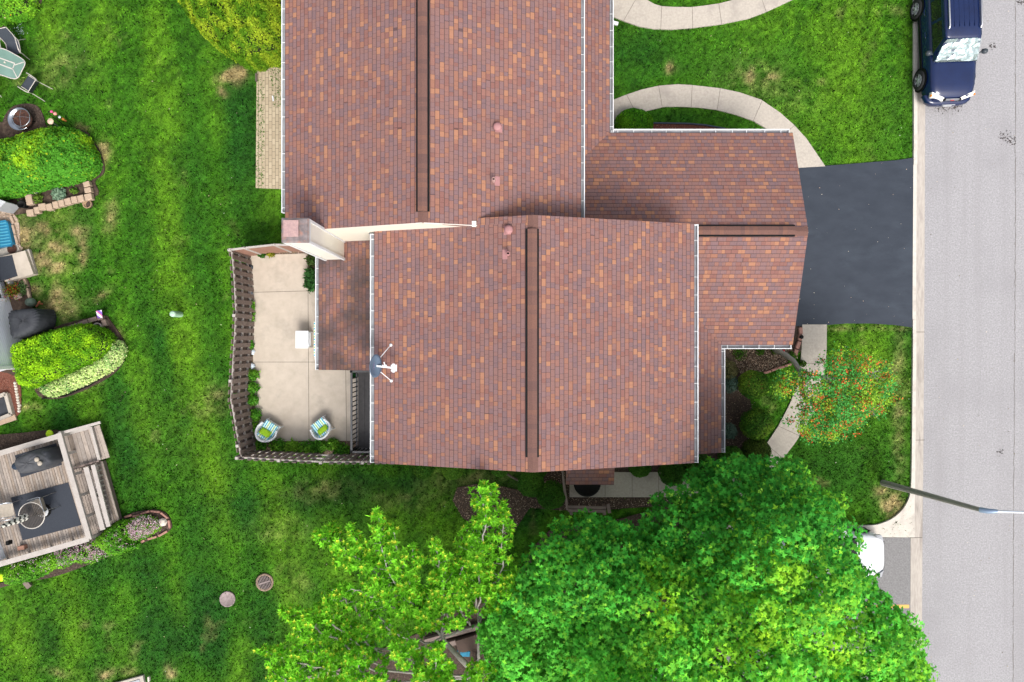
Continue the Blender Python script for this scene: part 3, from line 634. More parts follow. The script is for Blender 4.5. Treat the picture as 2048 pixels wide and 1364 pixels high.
nm = {'front': ('mulch_bed', m_mulch, 'dark mulch bed wrapping the shrubs in the corner of the roofs'), 'north': ('mulch_bed', m_red, 'narrow red-brown mulch bed north of the garage roof'),
      'south': ('mulch_bed', m_mulch, 'brown mulch bed south of the lower roof edge'), 'understory': ('mulch_bed', m_mulch, 'dark mulch under the big maple'), 'yard': ('mulch_bed', m_mulch, 'bare brown soil under the lime-green tree'),
      'patio_edge': ('gravel_strip', mat('patio_gravel', (.32, .22, .17), (.12, .085, .06), 20, 1, bmp=1, c3=(.08, .10, .03), s3=5), 'reddish gravel strip between picket fence and patio')}
for i, (k_, p) in enumerate(BEDS.items()): slab(nm[k_][0], p, -.05, .012+.001*i, nm[k_][1], nm[k_][2], 'garden bed')
ln_ = {'firepit': (m_mulch, 'bare brown ground around the fire bowl'), 'corner': (m_mulch, 'dark bed under the bush in the top corner'), 'hedgebed': (M['soil'], 'dark soil bed under the large mounded hedge'), 'housebed': (m_peb, 'tan pebble bed along the neighbouring house'),
       'stoopbed': (M['soil'], 'dark soil bed below the concrete stoop'), 'hedge2bed': (M['soil'], 'dark soil under the clipped yellow-green hedge'), 'mulch': (m_red, 'red-brown mulch beside the window well'), 'deckside': (m_mulch, 'dark bed along the north side of the deck'), 'flowerbed': (m_mulch, 'mulch bed under the pink flowers beside the deck')}
for i, (k_, p) in enumerate(LBEDS.items()): slab('soil_bed', smooth_poly(p, 5), -.05, .010+.0012*i, ln_[k_][0], ln_[k_][1], 'garden bed')

# scattered wood chips, petals and leaf litter
def scatter(name, polys, n, size, cols, label, cat, z=.02, tm=T_OVAL, flat=.35, m='petal', ex=()):
    A = np.array([p for q in polys for p in q]); lo, hi = A.min(0), A.max(0); x = []; y = []
    X = lo[0]+(hi[0]-lo[0])*rng.random(n*12); Y = lo[1]+(hi[1]-lo[1])*rng.random(n*12); k = np.zeros(len(X), bool)
    for p in polys: k |= inpoly(X, Y, p)
    for p in ex: k &= ~inpoly(X, Y, p)
    X, Y = X[k][:n], Y[k][:n]; cl = np.array(cols)[rng.integers(0, len(cols), len(X))]*(1+.15*rng.normal(size=(len(X), 1)))
    N_ = rng.normal(size=(len(X), 3))*flat+np.array([0, 0, 1])
    o = leaf_obj(name, [(np.stack([X, Y, z+rng.random(len(X))*.02], 1), N_, size*(.5+rng.random(len(X))), tm, True, cl, None)], M[m], org=(0, 0, 0))
    return tag(o, label, cat, kind='stuff')
chip = [(.45, .33, .24), (.30, .20, .14), (.15, .10, .07), (.55, .44, .33), (.08, .055, .04)]
scatter('wood_chips', [WL([(1455, 697), (1590, 697), (1596, 715), (1540, 742), (1480, 748), (1470, 720)])], 2600, .035, chip, 'pale wood chips strewn in the corner bed by the garage', 'wood chips')
scatter('wood_chips', [WL(BEDS['south'])], 2600, .03, chip, 'wood chips over the bed south of the house', 'wood chips', ex=[WL(WALK_S)])
scatter('wood_chips', [WL(BEDS['north'])], 500, .03, [(.30, .12, .07), (.2, .08, .05), (.4, .25, .18)], 'red-brown wood chips north of the garage', 'wood chips', z=.025)
scatter('wood_chips', [WL([(1450, 745), (1510, 750), (1510, 935), (1450, 935)])], 500, .025, chip[:4], 'sparse wood chips over the dark corner bed', 'wood chips')
scatter('wood_chips', [WL(LBEDS['mulch'])], 900, .03, [(.30, .11, .07), (.17, .06, .04), (.35, .2, .15)], 'red-brown bark chips beside the window well', 'wood chips', z=.03)
scatter('pebble_cover', [WL(LBEDS['housebed']), WL(LBEDS['stoopbed'])[:3]], 1600, .035, [(.55, .42, .32), (.40, .28, .2), (.62, .55, .48), (.25, .2, .17)], 'tan pebbles beside the neighbouring house', 'pebbles', z=.03)
scatter('pebble_cover', [WL(BEDS['patio_edge'])], 1500, .03, [(.48, .30, .22), (.55, .42, .35), (.25, .17, .13)], 'reddish stones along the inside of the picket fence', 'pebbles', z=.02, ex=[WL(PATIO)])
scatter('fallen_petals', [WL(DRIVE)], 48, .026, [(.75, .68, .55), (.6, .45, .35)], 'tiny pale petals fallen on the dark driveway', 'petals', z=.035)
scatter('fallen_petals', [WL([(1860, 0), (2048, 0), (2048, 1364), (1850, 1364)])], 90, .035, [(.2, .16, .13), (.65, .55, .42), (.35, .3, .2)], 'small leaf litter dotted over the road', 'litter', z=.012)
scatter('fallen_petals', [WL([(60, 100), (560, 100), (450, 500), (450, 1000), (900, 1000), (600, 1364), (200, 1364), (350, 1000), (60, 700)]), WL([(1230, 60), (1820, 60), (1820, 300), (1700, 300)]), WL([(1660, 660), (1820, 660), (1820, 980), (1600, 900)])], 130, .034, [(.65, .60, .42), (.6, .5, .3), (.7, .7, .62)], 'small pale dry leaves dotted over the lawn', 'litter', z=.03)

# ------------------------------------------------------------------ the two-unit house
house = thing('duplex_house', 'two-unit house with brown and orange shingled roofs, white gutters and a wide garage', 'house', (0, 1.5, 0))
def roofslab(name, P, th=.12, m='shingle', parent=house):
    """P: 4 points: eave start, eave end, ridge end, ridge start"""
    P = [Vector(p) for p in P]; nrm = (P[1]-P[0]).cross(P[3]-P[0]).normalized()
    if nrm.z < 0: nrm = -nrm
    eu = (P[1]-P[0]).normalized(); ev = (P[3]-P[0]); ev = (ev-eu*ev.dot(eu)).normalized()
    uv = [((p-P[0]).dot(eu)+P[0].dot(eu), (p-P[0]).dot(ev)) for p in P]
    order = [0, 1, 2, 3]
    if (P[1]-P[0]).cross(P[2]-P[0]).z < 0: order = [0, 3, 2, 1]
    mb = MB(); mb.add([P[i] for i in order], [(0, 1, 2, 3)], 0, [[uv[i] for i in order]])
    Q = [P[i] for i in order]; D = [q-Vector((0, 0, th)) for q in Q]; Qt = [q-Vector((0, 0, .001)) for q in Q]
    mb.add(Qt+D, [(7, 6, 5, 4)]+[(i, 4+i, 4+(i+1) % 4, (i+1) % 4) for i in range(4)], 1)
    return mb.build(name, [M[m], M['fasc']], parent)
M['fasc'] = mat('fascia', (.30, .20, .165), (.24, .16, .13), 4, .7)
ZE, ZR = 5.3, 6.8
# upper unit main roof
xl, xr, xm = -6.98, 2.13, -2.54
roofslab('roof', [(xl, 3.38, ZE), (xl, 16, ZE), (xm, 16, ZR), (xm, 3.38, ZR)])
roofslab('roof', [(xr, 3.2, ZE), (xr, 16, ZE), (xm, 16, ZR), (xm, 3.385, ZR)])
XL, XR, XM = -4.24, 5.61, .60
y0, y1 = -3.75, 3.60
# west slope of the lower roof: full width up to where the two roofs cross, then to its own rake
xc = -1.05; zc = ZE+(xc-XL)*(ZR-ZE)/(XM-XL)
roofslab('roof', [(XL, y0, ZE), (XL, 3.39, ZE), (XM, 3.39, ZR), (XM, y0, ZR)])
roofslab('roof', [(xc, 3.388, zc+.001), (xc, y1, zc+.001), (XM, y1, ZR), (XM, 3.388, ZR)])
roofslab('roof', [(XR, y0, ZE), (XR, y1, ZE), (XM, y1, ZR), (XM, y0, ZR)])
# garage and low roofs
gx0, gx1, gy0, gy1, gym, GE, GR = 1.7, 9.70, -.14, 7.20, 3.60, 2.7, 3.9
roofslab('garage_roof', [(gx0, gy0, GE), (gx1, gy0, GE), (gx1+.02, gym, GR), (gx0, gym, GR)])
roofslab('garage_roof', [(gx0, gy1, GE), (gx1, gy1, GE), (gx1+.02, gym, GR), (gx0, gym, GR)])
roofslab('porch_roof', [(3.38, 5.5, GE), (3.38, 16, GE), (1.8, 16, GE+1.58*.327), (1.8, 5.5, GE+1.58*.327)])
roofslab('porch_roof', [(7.24, -3.86, GE), (7.24, 1.95, GE), (5.2, 1.95, GE+2.04*.327), (5.2, -3.86, GE+2.04*.327)])
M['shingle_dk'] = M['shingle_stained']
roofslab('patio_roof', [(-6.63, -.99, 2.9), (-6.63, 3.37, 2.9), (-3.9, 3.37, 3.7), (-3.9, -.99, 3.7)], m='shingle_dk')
roofslab('entry_roof', [(1.87, -4.97, 2.7), (3.52, -4.97, 2.7), (3.52, -3.5, 3.15), (1.87, -3.5, 3.15)])
# ridge caps and vents
def ridge_vent(y0, y1, x, z, hw=.137, along='y'):
    v = MB(); cap = MB(); n = int(abs(y1-y0)/.135); rv = random.Random(int(x*100)); dz = .075
    def tr(a, b_, z_): return (x+a, b_, z_) if along == 'y' else (b_, x+a, z_)
    for s_ in (-1, 1):
        a0 = (hw-.005)*s_
        vs = [tr(0, y0, z-.02), tr(0, y1, z-.02), tr(a0, y0, z-.11), tr(a0, y1, z-.11), tr(0, y0, z+dz-.012), tr(0, y1, z+dz-.012), tr(a0, y0, z+dz-.052), tr(a0, y1, z+dz-.052)]
        v.add(vs, [(2, 3, 7, 6), (0, 2, 6, 4), (1, 5, 7, 3), (4, 6, 7, 5)], 0)
        v.box(tr((hw+.022)*s_, (y0+y1)/2, z-.03), (.062, abs(y1-y0), .06) if along == 'y' else (abs(y1-y0), .062, .06))
    for i in range(n):
        a = y0+(y1-y0)*i/n; b_ = y0+(y1-y0)*(i+1)/n; t_ = .004+.006*rv.random()
        for s_ in (-1, 1):
            vs = [tr(0, a, z+dz+t_), tr(0, b_, z+dz+t_+.004), tr(hw*s_, a, z+dz-.045+t_), tr(hw*s_, b_, z+dz-.041+t_)]
            f = (0, 2, 3, 1) if (s_ > 0) == (along == 'y') else (0, 1, 3, 2)
            uu = rv.choice([0, .5, 1.0]) if rv.random() < .25 else 0
            cap.add(vs, [f], rv.choice([0, 0, 0, 1, 0, 2]) if s_ < 0 else cap.m[-1])
    o = cap.build('ridge_vent', CAPM, house); ORG[o] = ORG[house]
    q = v.build('vent_filter', M['black'], o)
CAPM = [mat('cap_shingle', (.165, .085, .068), (.125, .066, .056), 30, .9, bmp=.3), mat('cap_shingle_dark', (.135, .073, .064), (.11, .06, .053), 30, .9, bmp=.3), mat('cap_shingle_warm', (.185, .092, .068), (.15, .075, .056), 30, .9, bmp=.3)]
def ridge_cap(y0, y1, x, z, along='y'):
    cap = MB(); n = max(2, int(abs(y1-y0)/.14)); hw = .15
    for i in range(n):
        a = y0+(y1-y0)*i/n; b_ = y0+(y1-y0)*(i+1)/n
        for s_ in (-1, 1):
            vs = [(0, a, z+.012), (0, b_, z+.018), (hw*s_, a, z+.012-hw*.32), (hw*s_, b_, z+.018-hw*.32)]
            vs = [(x+p[0], p[1], p[2]) if along == 'y' else (p[1], x+p[0], p[2]) for p in vs]
            cap.add(vs, [(0, 2, 3, 1) if (s_ > 0) == (along == 'y') else (0, 1, 3, 2)], 0)
    cap.build('ridge_cap', CAPM, house)
ridge_vent(3.70, 16, xm-.01, ZR); ridge_cap(3.39, 3.70, xm, ZR)
ridge_vent(-3.32, 3.2, XM-.02, ZR); ridge_cap(3.2, y1, XM, ZR); ridge_cap(y0, -3.32, XM, ZR)
ridge_vent(5.4, 9.28, gym+.02, GR, along='x'); ridge_cap(9.28, gx1+.01, gym, GR, 'x')
# gutters
def gutter(a, b_, z, out, w=.12, every=.56, end=True):
    """a,b plan points of the roof edge; out = unit vector away from the roof"""
    a = Vector((a[0], a[1])); b_ = Vector((b_[0], b_[1])); o2 = Vector(out); d = (b_-a).normalized(); L = (b_-a).length
    def p3(p, z_): return Vector((p.x, p.y, z_))
    g = MB()
    lip = a+o2*w; lip2 = b_+o2*w
    g.beam(p3(lip, z+.0), p3(lip2, z+.0), .028, .022); g.beam(p3(lip-o2*.004, z-.06), p3(lip2-o2*.004, z-.06), .012, .12)
    for q in (a+d*.01, b_-d*.01): g.beam(p3(q, z-.06), p3(q+o2*w, z-.06), .014, .12)
    ob = g.build('gutter', M['white'], house)
    MB().beam(p3(a+o2*w*.45, z-.11), p3(b_+o2*w*.45, z-.11), w*.9, .012).build('trough', M['gutter'], ob)
    n = int(L/every); r_ = random.Random(int(L*100))
    for i in range(n+1):
        q = a+d*min(max(every*(i+.3)+r_.uniform(-.05, .05), .05), L-.04); MB().beam(p3(q-o2*.02, z+.004), p3(q+o2*w, z+.004), .018, .01).build('hanger', M['white'], ob)
    return ob
gutter((xl, 3.95), (xl, 16), ZE-.05, (-1, 0), .11); gutter((xr, 3.62), (xr, 16), ZE-.05, (1, 0), .10)
gutter((XL, y0), (XL, 3.30), ZE-.05, (-1, 0), .12); gutter((XR, y0), (XR, y1), ZE-.05, (1, 0), .12)
gutter((3.38, 7.22), (3.38, 16), GE-.03, (1, 0)); gutter((3.50, 7.20), (9.60, 7.20), GE-.03, (0, 1))
gutter((7.24, -3.86), (7.24, -.28), GE-.03, (1, 0)); gutter((7.24, -.14), (9.68, -.14), GE-.03, (0, -1))
gutter((-6.63, -.99), (-6.63, 3.2), 2.87, (-1, 0), .10)
MB().tube([(-4.3, 3.3, 5.2), (-4.42, 3.34, 5.0), (-4.38, 3.32, 4.6), (-4.1, 3.3, 4.3), (-4.08, 3.3, 3.5)], .045, 8).build('downspout', M['gutter'], house)
MB().tube([(7.3, -3.8, 2.6), (7.1, -3.75, 2.3), (5.45, -3.62, 2.1), (5.42, -3.6, .1)], .04, 8).build('downspout', M['white'], house)
MB().tube([(3.47, 7.3, 2.6), (3.3, 7.1, 2.35), (3.0, 7.05, 2.2), (3.0, 7.05, .1)], .04, 8).build('downspout', M['white'], house)
# walls
w = MB()
def gable(xa, xb, xm_, ya, yb, ze, zr):
    w.box(((xa+xb)/2, (ya+yb)/2, (ze-.12)/2), (xb-xa, yb-ya, ze-.12))
    zp = zr-.14
    for y in (ya, yb): w.add([(xa, y, ze-.121), (xb, y, ze-.121), (xm_, y, zp)], [(0, 1, 2)])
gable(-6.7, 1.85, xm, 3.372, 15.8, ZE, ZR); gable(-3.98, 5.35, XM, -3.5, 3.36, ZE, ZR)
w.box((5.6, 3.53, 1.28), (7.6, 6.85, 2.56))
w.box((4.4, -.0, 1.2), (.001, .001, .001))
w.add([(9.4, .1, 2.56), (9.4, 6.95, 2.56), (9.4, gym, 3.72)], [(0, 1, 2)])
w.build('wall', M['cream'], house)
# white rake board along the gable step, chimney and stub return
rk = MB()
rk.beam((xl+.35, 3.375, ZE+.12-.19), (xm, 3.375, ZR-.085), .02, .17); rk.beam((xm, 3.374, ZR-.085), (xc, 3.374, ZR-(xc-xm)*.3215-.085), .02, .17)
rk.box((-1.12, 3.42, 6.28), (.15, .17, .16))
rk.build('rake_board', M['creamtrim'], house)
MB().box((-6.0, 3.31, 2.85), (.02, .02, .02)).build('flashing', M['steel'], house)
ch = MB().box((-6.015, 3.07, 5.1), (.67, .60, 4.4)).build('chimney', siding('chimney_siding', (.80, .76, .67), .11), house)
tr_ = MB()
for x in (-6.35, -5.68):
    for y in (2.77, 3.37): tr_.box((x, y, 5.1), (.075, .075, 4.42))
tr_.box((-6.015, 3.07, 7.22), (.74, .67, .16)); tr_.build('corner_board', M['white'], ch)
cp = MB().box((-6.015, 3.07, 7.33), (.76, .69, .06)); cp.box((-6.015, 3.07, 7.375), (.70, .63, .03))
capm = mat('weathered_cap_metal', (.36, .30, .29), (.20, .17, .17), 7, .45, metal=.6, c3=(.45, .25, .2), s3=5)
cc_ = cp.build('chimney_cap', capm, ch, bevel=.01)
MB().box((-6.10, 3.11, 7.46), (.42, .46, .02)).lathe((-6.10, 3.11, 7.38), [(.12, 0), (.12, .08)], 16).build('flue_cover', mat('pink_flue_cover', (.50, .33, .30), (.36, .24, .24), 14, .5, metal=.3), cc_, bevel=.01)
# turtle vent, pipes
def roofvent(px, py, z, side):
    c_ = W(px, py, z+.22); zz = z
    o = MB().lathe((c_.x, c_.y, zz-.05), [(.08, 0), (.08, .15), (.128, .16), (.132, .18), (.105, .22), (.055, .24), (.001, .245)], 24).build('roof_vent', M['pink'], house)
    MB().box((c_.x+side*.03, c_.y, zz+.0), (.22, .26, .012), M=Matrix.Rotation(-side*.31, 3, 'Y').inverted() if False else Matrix.Rotation(.31*side, 3, 'Y')).build('flashing', M['pink'], o)
def zroof(x, xm_, z): return ZR-abs(x-xm_)*.32
def pipe(px, py, xm_, side):
    q = W(px, py, 6.5); z = zroof(q.x, xm_, 0); q = W(px, py, z+.3)
    o = MB().lathe((q.x, q.y, z-.05), [(.075, 0), (.055, .06), (.053, .34), (.036, .345), (.034, .2), (.001, .2)], 20, 0).build('vent_pipe', mat('pipe_mauve', (.36, .22, .20), (.30, .19, .17), 9, .6), house)
    MB().lathe((q.x, q.y, z+.205), [(.033, 0), (.001, .001)], 16).build('bore', M['black'], o)
    MB().box((q.x+.10*side, q.y, z-.10*.32+.016), (.15, .27, .014), M=Matrix.Rotation(.31, 3, 'Y')).build('flashing', M['pink'], o)
q = W(995, 250, 6.2); roofvent(995, 251, zroof(q.x, xm, 0), 1)
q = W(1016, 458, 6.7); roofvent(1017, 458, zroof(q.x, XM, 0), -1)
pipe(987, 357, xm, 1)
q = W(1016, 506, 6.8); z = zroof(q.x, XM, 0); q = W(1016, 506, z+.3)
o = MB().lathe((q.x, q.y, z-.05), [(.075, 0), (.055, .06), (.053, .34), (.036, .345), (.034, .2), (.001, .2)], 20, 0).build('vent_pipe', M['pink'], house)
MB().lathe((q.x, q.y, z+.205), [(.033, 0), (.001, .001)], 16).build('bore', M['black'], o)
MB().box((q.x-.09, q.y, z-.09*.31+.016), (.15, .28, .014), M=Matrix.Rotation(-.31, 3, 'Y')).build('flashing', M['pink'], o)
# doors and windows on the walls (seen only from the side)
def window(c, d, axis='x', n='window'):
    s_ = (.05, d[0], d[1]) if axis == 'x' else (d[0], .05, d[1])
    o = MB().box(c, s_).build(n, M['white'], house)
    s2 = (.07, d[0]-.12, d[1]-.12) if axis == 'x' else (d[0]-.12, .07, d[1]-.12)
    MB().box(c, s2).build('pane', M['glass'], o)
for y in (1.8, 5.3):
    g = MB()
    for k in range(4): g.box((9.42, y, .30+.54*k), (.04, 2.6, .52))
    g.build('garage_door', M['white'], house, bevel=.01)
for (x, y, z) in ((5.37, -1.8, 4.0), (5.37, 2.0, 4.2), (1.87, 9.5, 4.0), (1.87, 13, 4.0), (-4.0, -2.2, 4.2), (-4.0, 1.6, 4.4), (-6.72, 8, 4.0), (-6.72, 12, 4.0), (-6.72, 7, 1.4)): window((x, y, z), (1.3, 1.2))
for (x, y, z) in ((-2, -3.5, 4), (2.6, -3.5, 4.1), (-2, -3.5, 1.4)): window((x, y, z), (1.2, 1.2), 'y')
MB().box((2.6, -3.51, 1.08), (.95, .05, 2.05)).build('door', mat('brown_door', (.12, .06, .04)), house)
MB().box((-4.0, -.2, 1.3), (.06, 1.8, 2.1)).build('patio_door', M['glass'], house)

# satellite dish on the roof edge
sdv = thing('satellite_dish', 'blue-grey oval satellite dish with white strut feet on the west roof edge', 'satellite dish', W(770, 733, 5.6))
dc = W(752, 732, 6.15); nv = Vector((.90, -.05, .43)).normalized(); ax = Vector((0, 1, 0)); ax = (ax-nv*ax.dot(nv)).normalized(); ay = nv.cross(ax)
dm = mat('dish_grey', (.105, .15, .21), (.09, .13, .185), 3, .55)
db = MB(); vs = []; n_ = 28
for th_, off in ((.0, 0), (-.018, 1)):
    for i in range(6):
        r_ = i/5
        for k_ in range(n_): a_ = 2*PI*k_/n_; vs.append(dc+ax*math.cos(a_)*r_*.345+ay*math.sin(a_)*r_*.29-nv*(.075*(1-r_*r_)-th_))
fs = [(i*n_+k_, i*n_+(k_+1) % n_, (i+1)*n_+(k_+1) % n_, (i+1)*n_+k_) for i in list(range(5))+list(range(6, 11)) for k_ in range(n_)]+[(5*n_+k_, 5*n_+(k_+1) % n_, 11*n_+(k_+1) % n_, 11*n_+k_) for k_ in range(n_)]
db.add(vs, fs, smooth=True); rf_ = db.build('reflector', dm, sdv)
lg = MB()
pm = mat('purple_mark', (.26, .16, .32), (.22, .14, .28))
for i, (dy, s_) in enumerate([(-.10, .030), (-.05, .042), (0, .036), (.05, .042), (.095, .028)]):
    lg.box(dc+ax*dy+ay*.03-nv*.05, (s_*.7, s_*.45, .008), M=Matrix((ax, ay, nv)).transposed())
lg.build('marking', pm, rf_)
foot1 = W(780, 690, 5.62); foot2 = W(781, 762, 5.62); lnb = W(786, 736, 6.05); mast = W(771, 731, 5.6)
zr_ = lambda q: ZE+(q.x-XL)*.31
for f_ in (foot1, foot2, mast): f_.z = zr_(f_)+.03
st = MB().tube([dc-nv*.1, foot1], .013, 8).tube([dc-nv*.1, foot2], .013, 8)
for f_ in (foot1, foot2): st.lathe(f_-Vector((0, 0, .03)), [(.05, 0), (.05, .02), (.03, .045), (.001, .05)], 12)
st.build('strut', M['white'], sdv)
MB().tube([dc-nv*.1-Vector((0, 0, .0)), dc-nv*.2-Vector((0, 0, .15)), mast], .028, 10).build('mast', M['white'], sdv)
MB().beam(dc-ay*.0-nv*.12+Vector((.0, 0, -.1)), lnb-Vector((0, 0, .05)), .05, .05).beam(W(768, 724, 6.0), W(771, 735, 6.0), .03, .03).build('arm', M['white'], sdv)
ln = MB()
for dy in (-.07, .0, .07): ln.tube([lnb+Vector((-.06, dy, 0)), lnb+Vector((.09, dy, -.01))], .033, 10)
ln.box(lnb+Vector((.02, 0, .02)), (.07, .26, .05)); ln.box(lnb+Vector((.1, 0, .0)), (.03, .2, .04)); ln.build('receiver', M['white'], sdv, bevel=.006)

# ------------------------------------------------------------------ picket fence round the patio
fence = thing('picket_fence', 'weathered brown shadowbox picket fence leaning round the patio', 'fence', (-9.5, -.5, 0))
tp = [(455, 500), (458, 523), (461, 560), (464, 620), (462, 668), (459, 712), (456.5, 757), (454, 800), (459, 826), (465, 862), (471, 896), (474, 917)]
FH = 1.85; line = [W(p[0]+5, p[1], FH).to_2d() for p in tp]
def along(pl, step):
    out = []; d = 0; acc = 0
    for a, b_ in zip(pl[:-1], pl[1:]):
        L = (b_-a).length; t_ = (b_-a)/L
        while d <= L: out.append((a+t_*d, t_)); d += step
        d -= L
    return out
def picketrun(pl, pitch, inner, width=.15, post_every=2.3, skip=None, lean=0):
    pk = MB(); rl = MB(); posts = []; rw = random.Random(3)
    nrm = lambda t_: Vector((-t_.y, t_.x)) if inner > 0 else Vector((t_.y, -t_.x))
    for i, (p, t_) in enumerate(along(pl, pitch)):
        nn_ = nrm(t_)
        if skip and skip(i): continue
        for side, off in ((1, 0), (-1, pitch*.5)):
            hh = FH+rw.uniform(-.04, .03); q = p+t_*off+nn_*side*.052; dx = rw.uniform(-.02, .02)
            qb = Vector((q.x, q.y, .06)); qt = Vector((q.x+t_.x*dx, q.y+t_.y*dx, hh))
            pk.beam(qb, qt, width, .02, up=(nn_.x, nn_.y, 0))
    for z in (.35, 1.05, 1.68):
        rl = MB()
        for a, b_ in zip(pl[:-1], pl[1:]): rl.beam((a.x, a.y, z), (b_.x, b_.y, z), .06, .085)
        rl.build('rail', M['woodlight'], fence)
    pk.build('pickets', M['woodgrey'], fence)
    for i, (p, t_) in enumerate(along(pl, post_every)):
        o = MB().box((p.x, p.y, FH/2+.03), (.10, .10, FH+.06), rz=math.atan2(t_.y, t_.x)).build('post', M['woodlight'], fence)
picketrun(line, .262, -1 if False else 1, .155, 2.35)
sl_ = [W(p[0], p[1]-1, FH).to_2d() for p in ((474, 917), (560, 922), (640, 926), (745, 926), (800, 926))]
picketrun(sl_, .27, 1, .15, 1.5, skip=lambda i: i in (10, 11))
MB().beam((sl_[2].x+.3, sl_[2].y, .3), (sl_[3].x-.2, sl_[3].y, 1.65), .05, .09).build('brace', M['woodgrey'], fence)
# closed reddish board panel on the north side
pan = thing('board_fence', 'closed reddish-brown board fence panel with pale top rail north of the patio', 'fence', (-9, 3.4, 0))
na = [W(p[0], p[1], FH).to_2d() for p in ((458, 500), (489, 496), (549, 489.5), (583, 490), (640, 494))]
for a, b_ in zip(na[:-1], na[1:]):
    n_ = max(1, int((b_-a).length/.30)); bm_ = MB()
    for i in range(n_):
        p = a+(b_-a)*i/n_; q = a+(b_-a)*((i+.97)/n_); bm_.beam((p.x, p.y, .95), (q.x, q.y, .95), .022, 1.74)
    bm_.build('board_panel', M['woodred'], pan); MB().beam((a.x, a.y, FH), (b_.x, b_.y, FH), .07, .04).build('top_rail', M['woodlight'], pan)
for p in na[:4]: MB().lathe((p.x, p.y, 0), [(.05, 0), (.05, FH+.04), (.03, FH+.08), (.001, FH+.09)], 10).build('post', M['woodlight'], pan)

# ------------------------------------------------------------------ dark side deck with railing (west wall of the lower unit)
dk = thing('side_deck', 'dark grey composite deck with black railing against the west wall', 'deck', (-5, -2.6, 0))
DH = .55; a = W(716, 745, DH); b_ = W(745, 905, DH); bm_ = MB()
xs_ = np.linspace(a.x, -4.0, 8)
for i in range(7): bm_.box(((xs_[i]+xs_[i+1])/2, (a.y+b_.y)/2, DH-.02), (xs_[i+1]-xs_[i]-.012, a.y-b_.y, .035))
bm_.box(((a.x-4.0)/2, (a.y+b_.y)/2, .25), (-4.0-a.x-.05, a.y-b_.y-.05, .5)); bm_.build('deck_boards', M['composite'], dk)
RH = 1.5; xr_ = W(703, 800, RH).x; yt = W(0, 743, RH).y; yb = W(0, 904, RH).y; rl = MB()
rl.box((xr_, (yt+yb)/2, RH), (.07, yt-yb, .05)); rl.box((xr_, (yt+yb)/2, DH+.12), (.05, yt-yb, .05))
for y in (yt, yb): rl.box(((xr_-4.0)/2, y, RH), (-4.0-xr_, .07, .05)); rl.box(((xr_-4.0)/2, y, DH+.12), (-4.0-xr_, .05, .05))
rl.build('hand_rail', M['greyac'] if False else mat('rail_grey', (.12, .12, .125), (.10, .10, .105)), dk)
bl = MB(); n_ = 17
for i in range(n_): y = yt+(yb-yt)*(i+.5)/n_; bl.box((xr_, y, (RH+DH)/2), (.03, .03, RH-DH))
for y in (yt, yb):
    for i in range(5): bl.box((xr_+.15+i*.15, y, (RH+DH)/2), (.03, .03, RH-DH))
bl.build('balusters', M['black'], dk)
for y in (yt, yb): MB().box((xr_, y, RH/2+.04), (.08, .08, RH+.08)).build('post', M['black'], dk)

# ------------------------------------------------------------------ trees
def branch(mb, pts, r0, r1, n=7, wob=.0):
    P = smooth_line(pts, 5); P = [Vector(p) for p in P]; k = len(P)
    P = [p+Vector((random.gauss(0, wob), random.gauss(0, wob), random.gauss(0, wob*.5))) if 0 < i < k-1 else p for i, p in enumerate(P)]
    mb.tube(P, [r0+(r1-r0)*i/(k-1) for i in range(k)], n); return P
# big maple
mp = thing('maple_tree', 'huge dense green maple tree with broad lobed leaves beside the parking bay', 'tree', (5.9, -9.6, 0))
cr_o = [(985, 1215), (1010, 1165), (1050, 1128), (1095, 1075), (1130, 1040), (1165, 1025), (1200, 1045), (1245, 1050), (1285, 1062), (1318, 1005), (1350, 985), (1365, 968), (1415, 945), (1440, 925), (1480, 905), (1510, 915),
        (1560, 910), (1600, 925), (1625, 955), (1650, 985), (1700, 992), (1712, 1010), (1690, 1040), (1690, 1075), (1698, 1100), (1722, 1122), (1770, 1160), (1775, 1190), (1800, 1215), (1830, 1260), (1835, 1300), (1870, 1330), (1900, 1420),
        (1900, 1600), (1500, 1700), (1150, 1650), (990, 1500), (960, 1300)]
OH = 5.5; crp = WL(cr_o, OH); A = np.array(crp); lo, hi = A.min(0), A.max(0)
cl_ = []; tries = 0; rc = np.random.default_rng(4); boughs = []
for q_ in lo+(hi-lo)*rc.random((6000, 2)):
    if inpoly(np.array([q_[0]]), np.array([q_[1]]), crp)[0] and all(math.hypot(q_[0]-b_[0], q_[1]-b_[1]) > 1.45 for b_ in boughs): boughs.append((q_[0], q_[1], rc.uniform(1.05, 1.5), rc.normal()*.35))
young_at = [(W(px, py, 7).x, W(px, py, 7).y, a_) for px, py, a_ in ((1330, 1200, .9), (1530, 1110, .6), (1490, 1210, .9), (1400, 1290, .7), (1560, 1230, .8), (1690, 1200, .8), (1650, 1290, .9), (1700, 1330, .8), (1300, 1310, .6), (1600, 1160, .5), (1710, 1000, .8), (1130, 1120, .25), (1500, 1310, .6), (1820, 1330, .5), (1230, 1330, .4), (1440, 1180, .4))]
PP = lo+(hi-lo)*rc.random((60000, 2)); kin = inpoly(PP[:, 0], PP[:, 1], crp); PP = PP[kin]; dd, gx_, gy_ = polydist(PP[:, 0], PP[:, 1], crp)
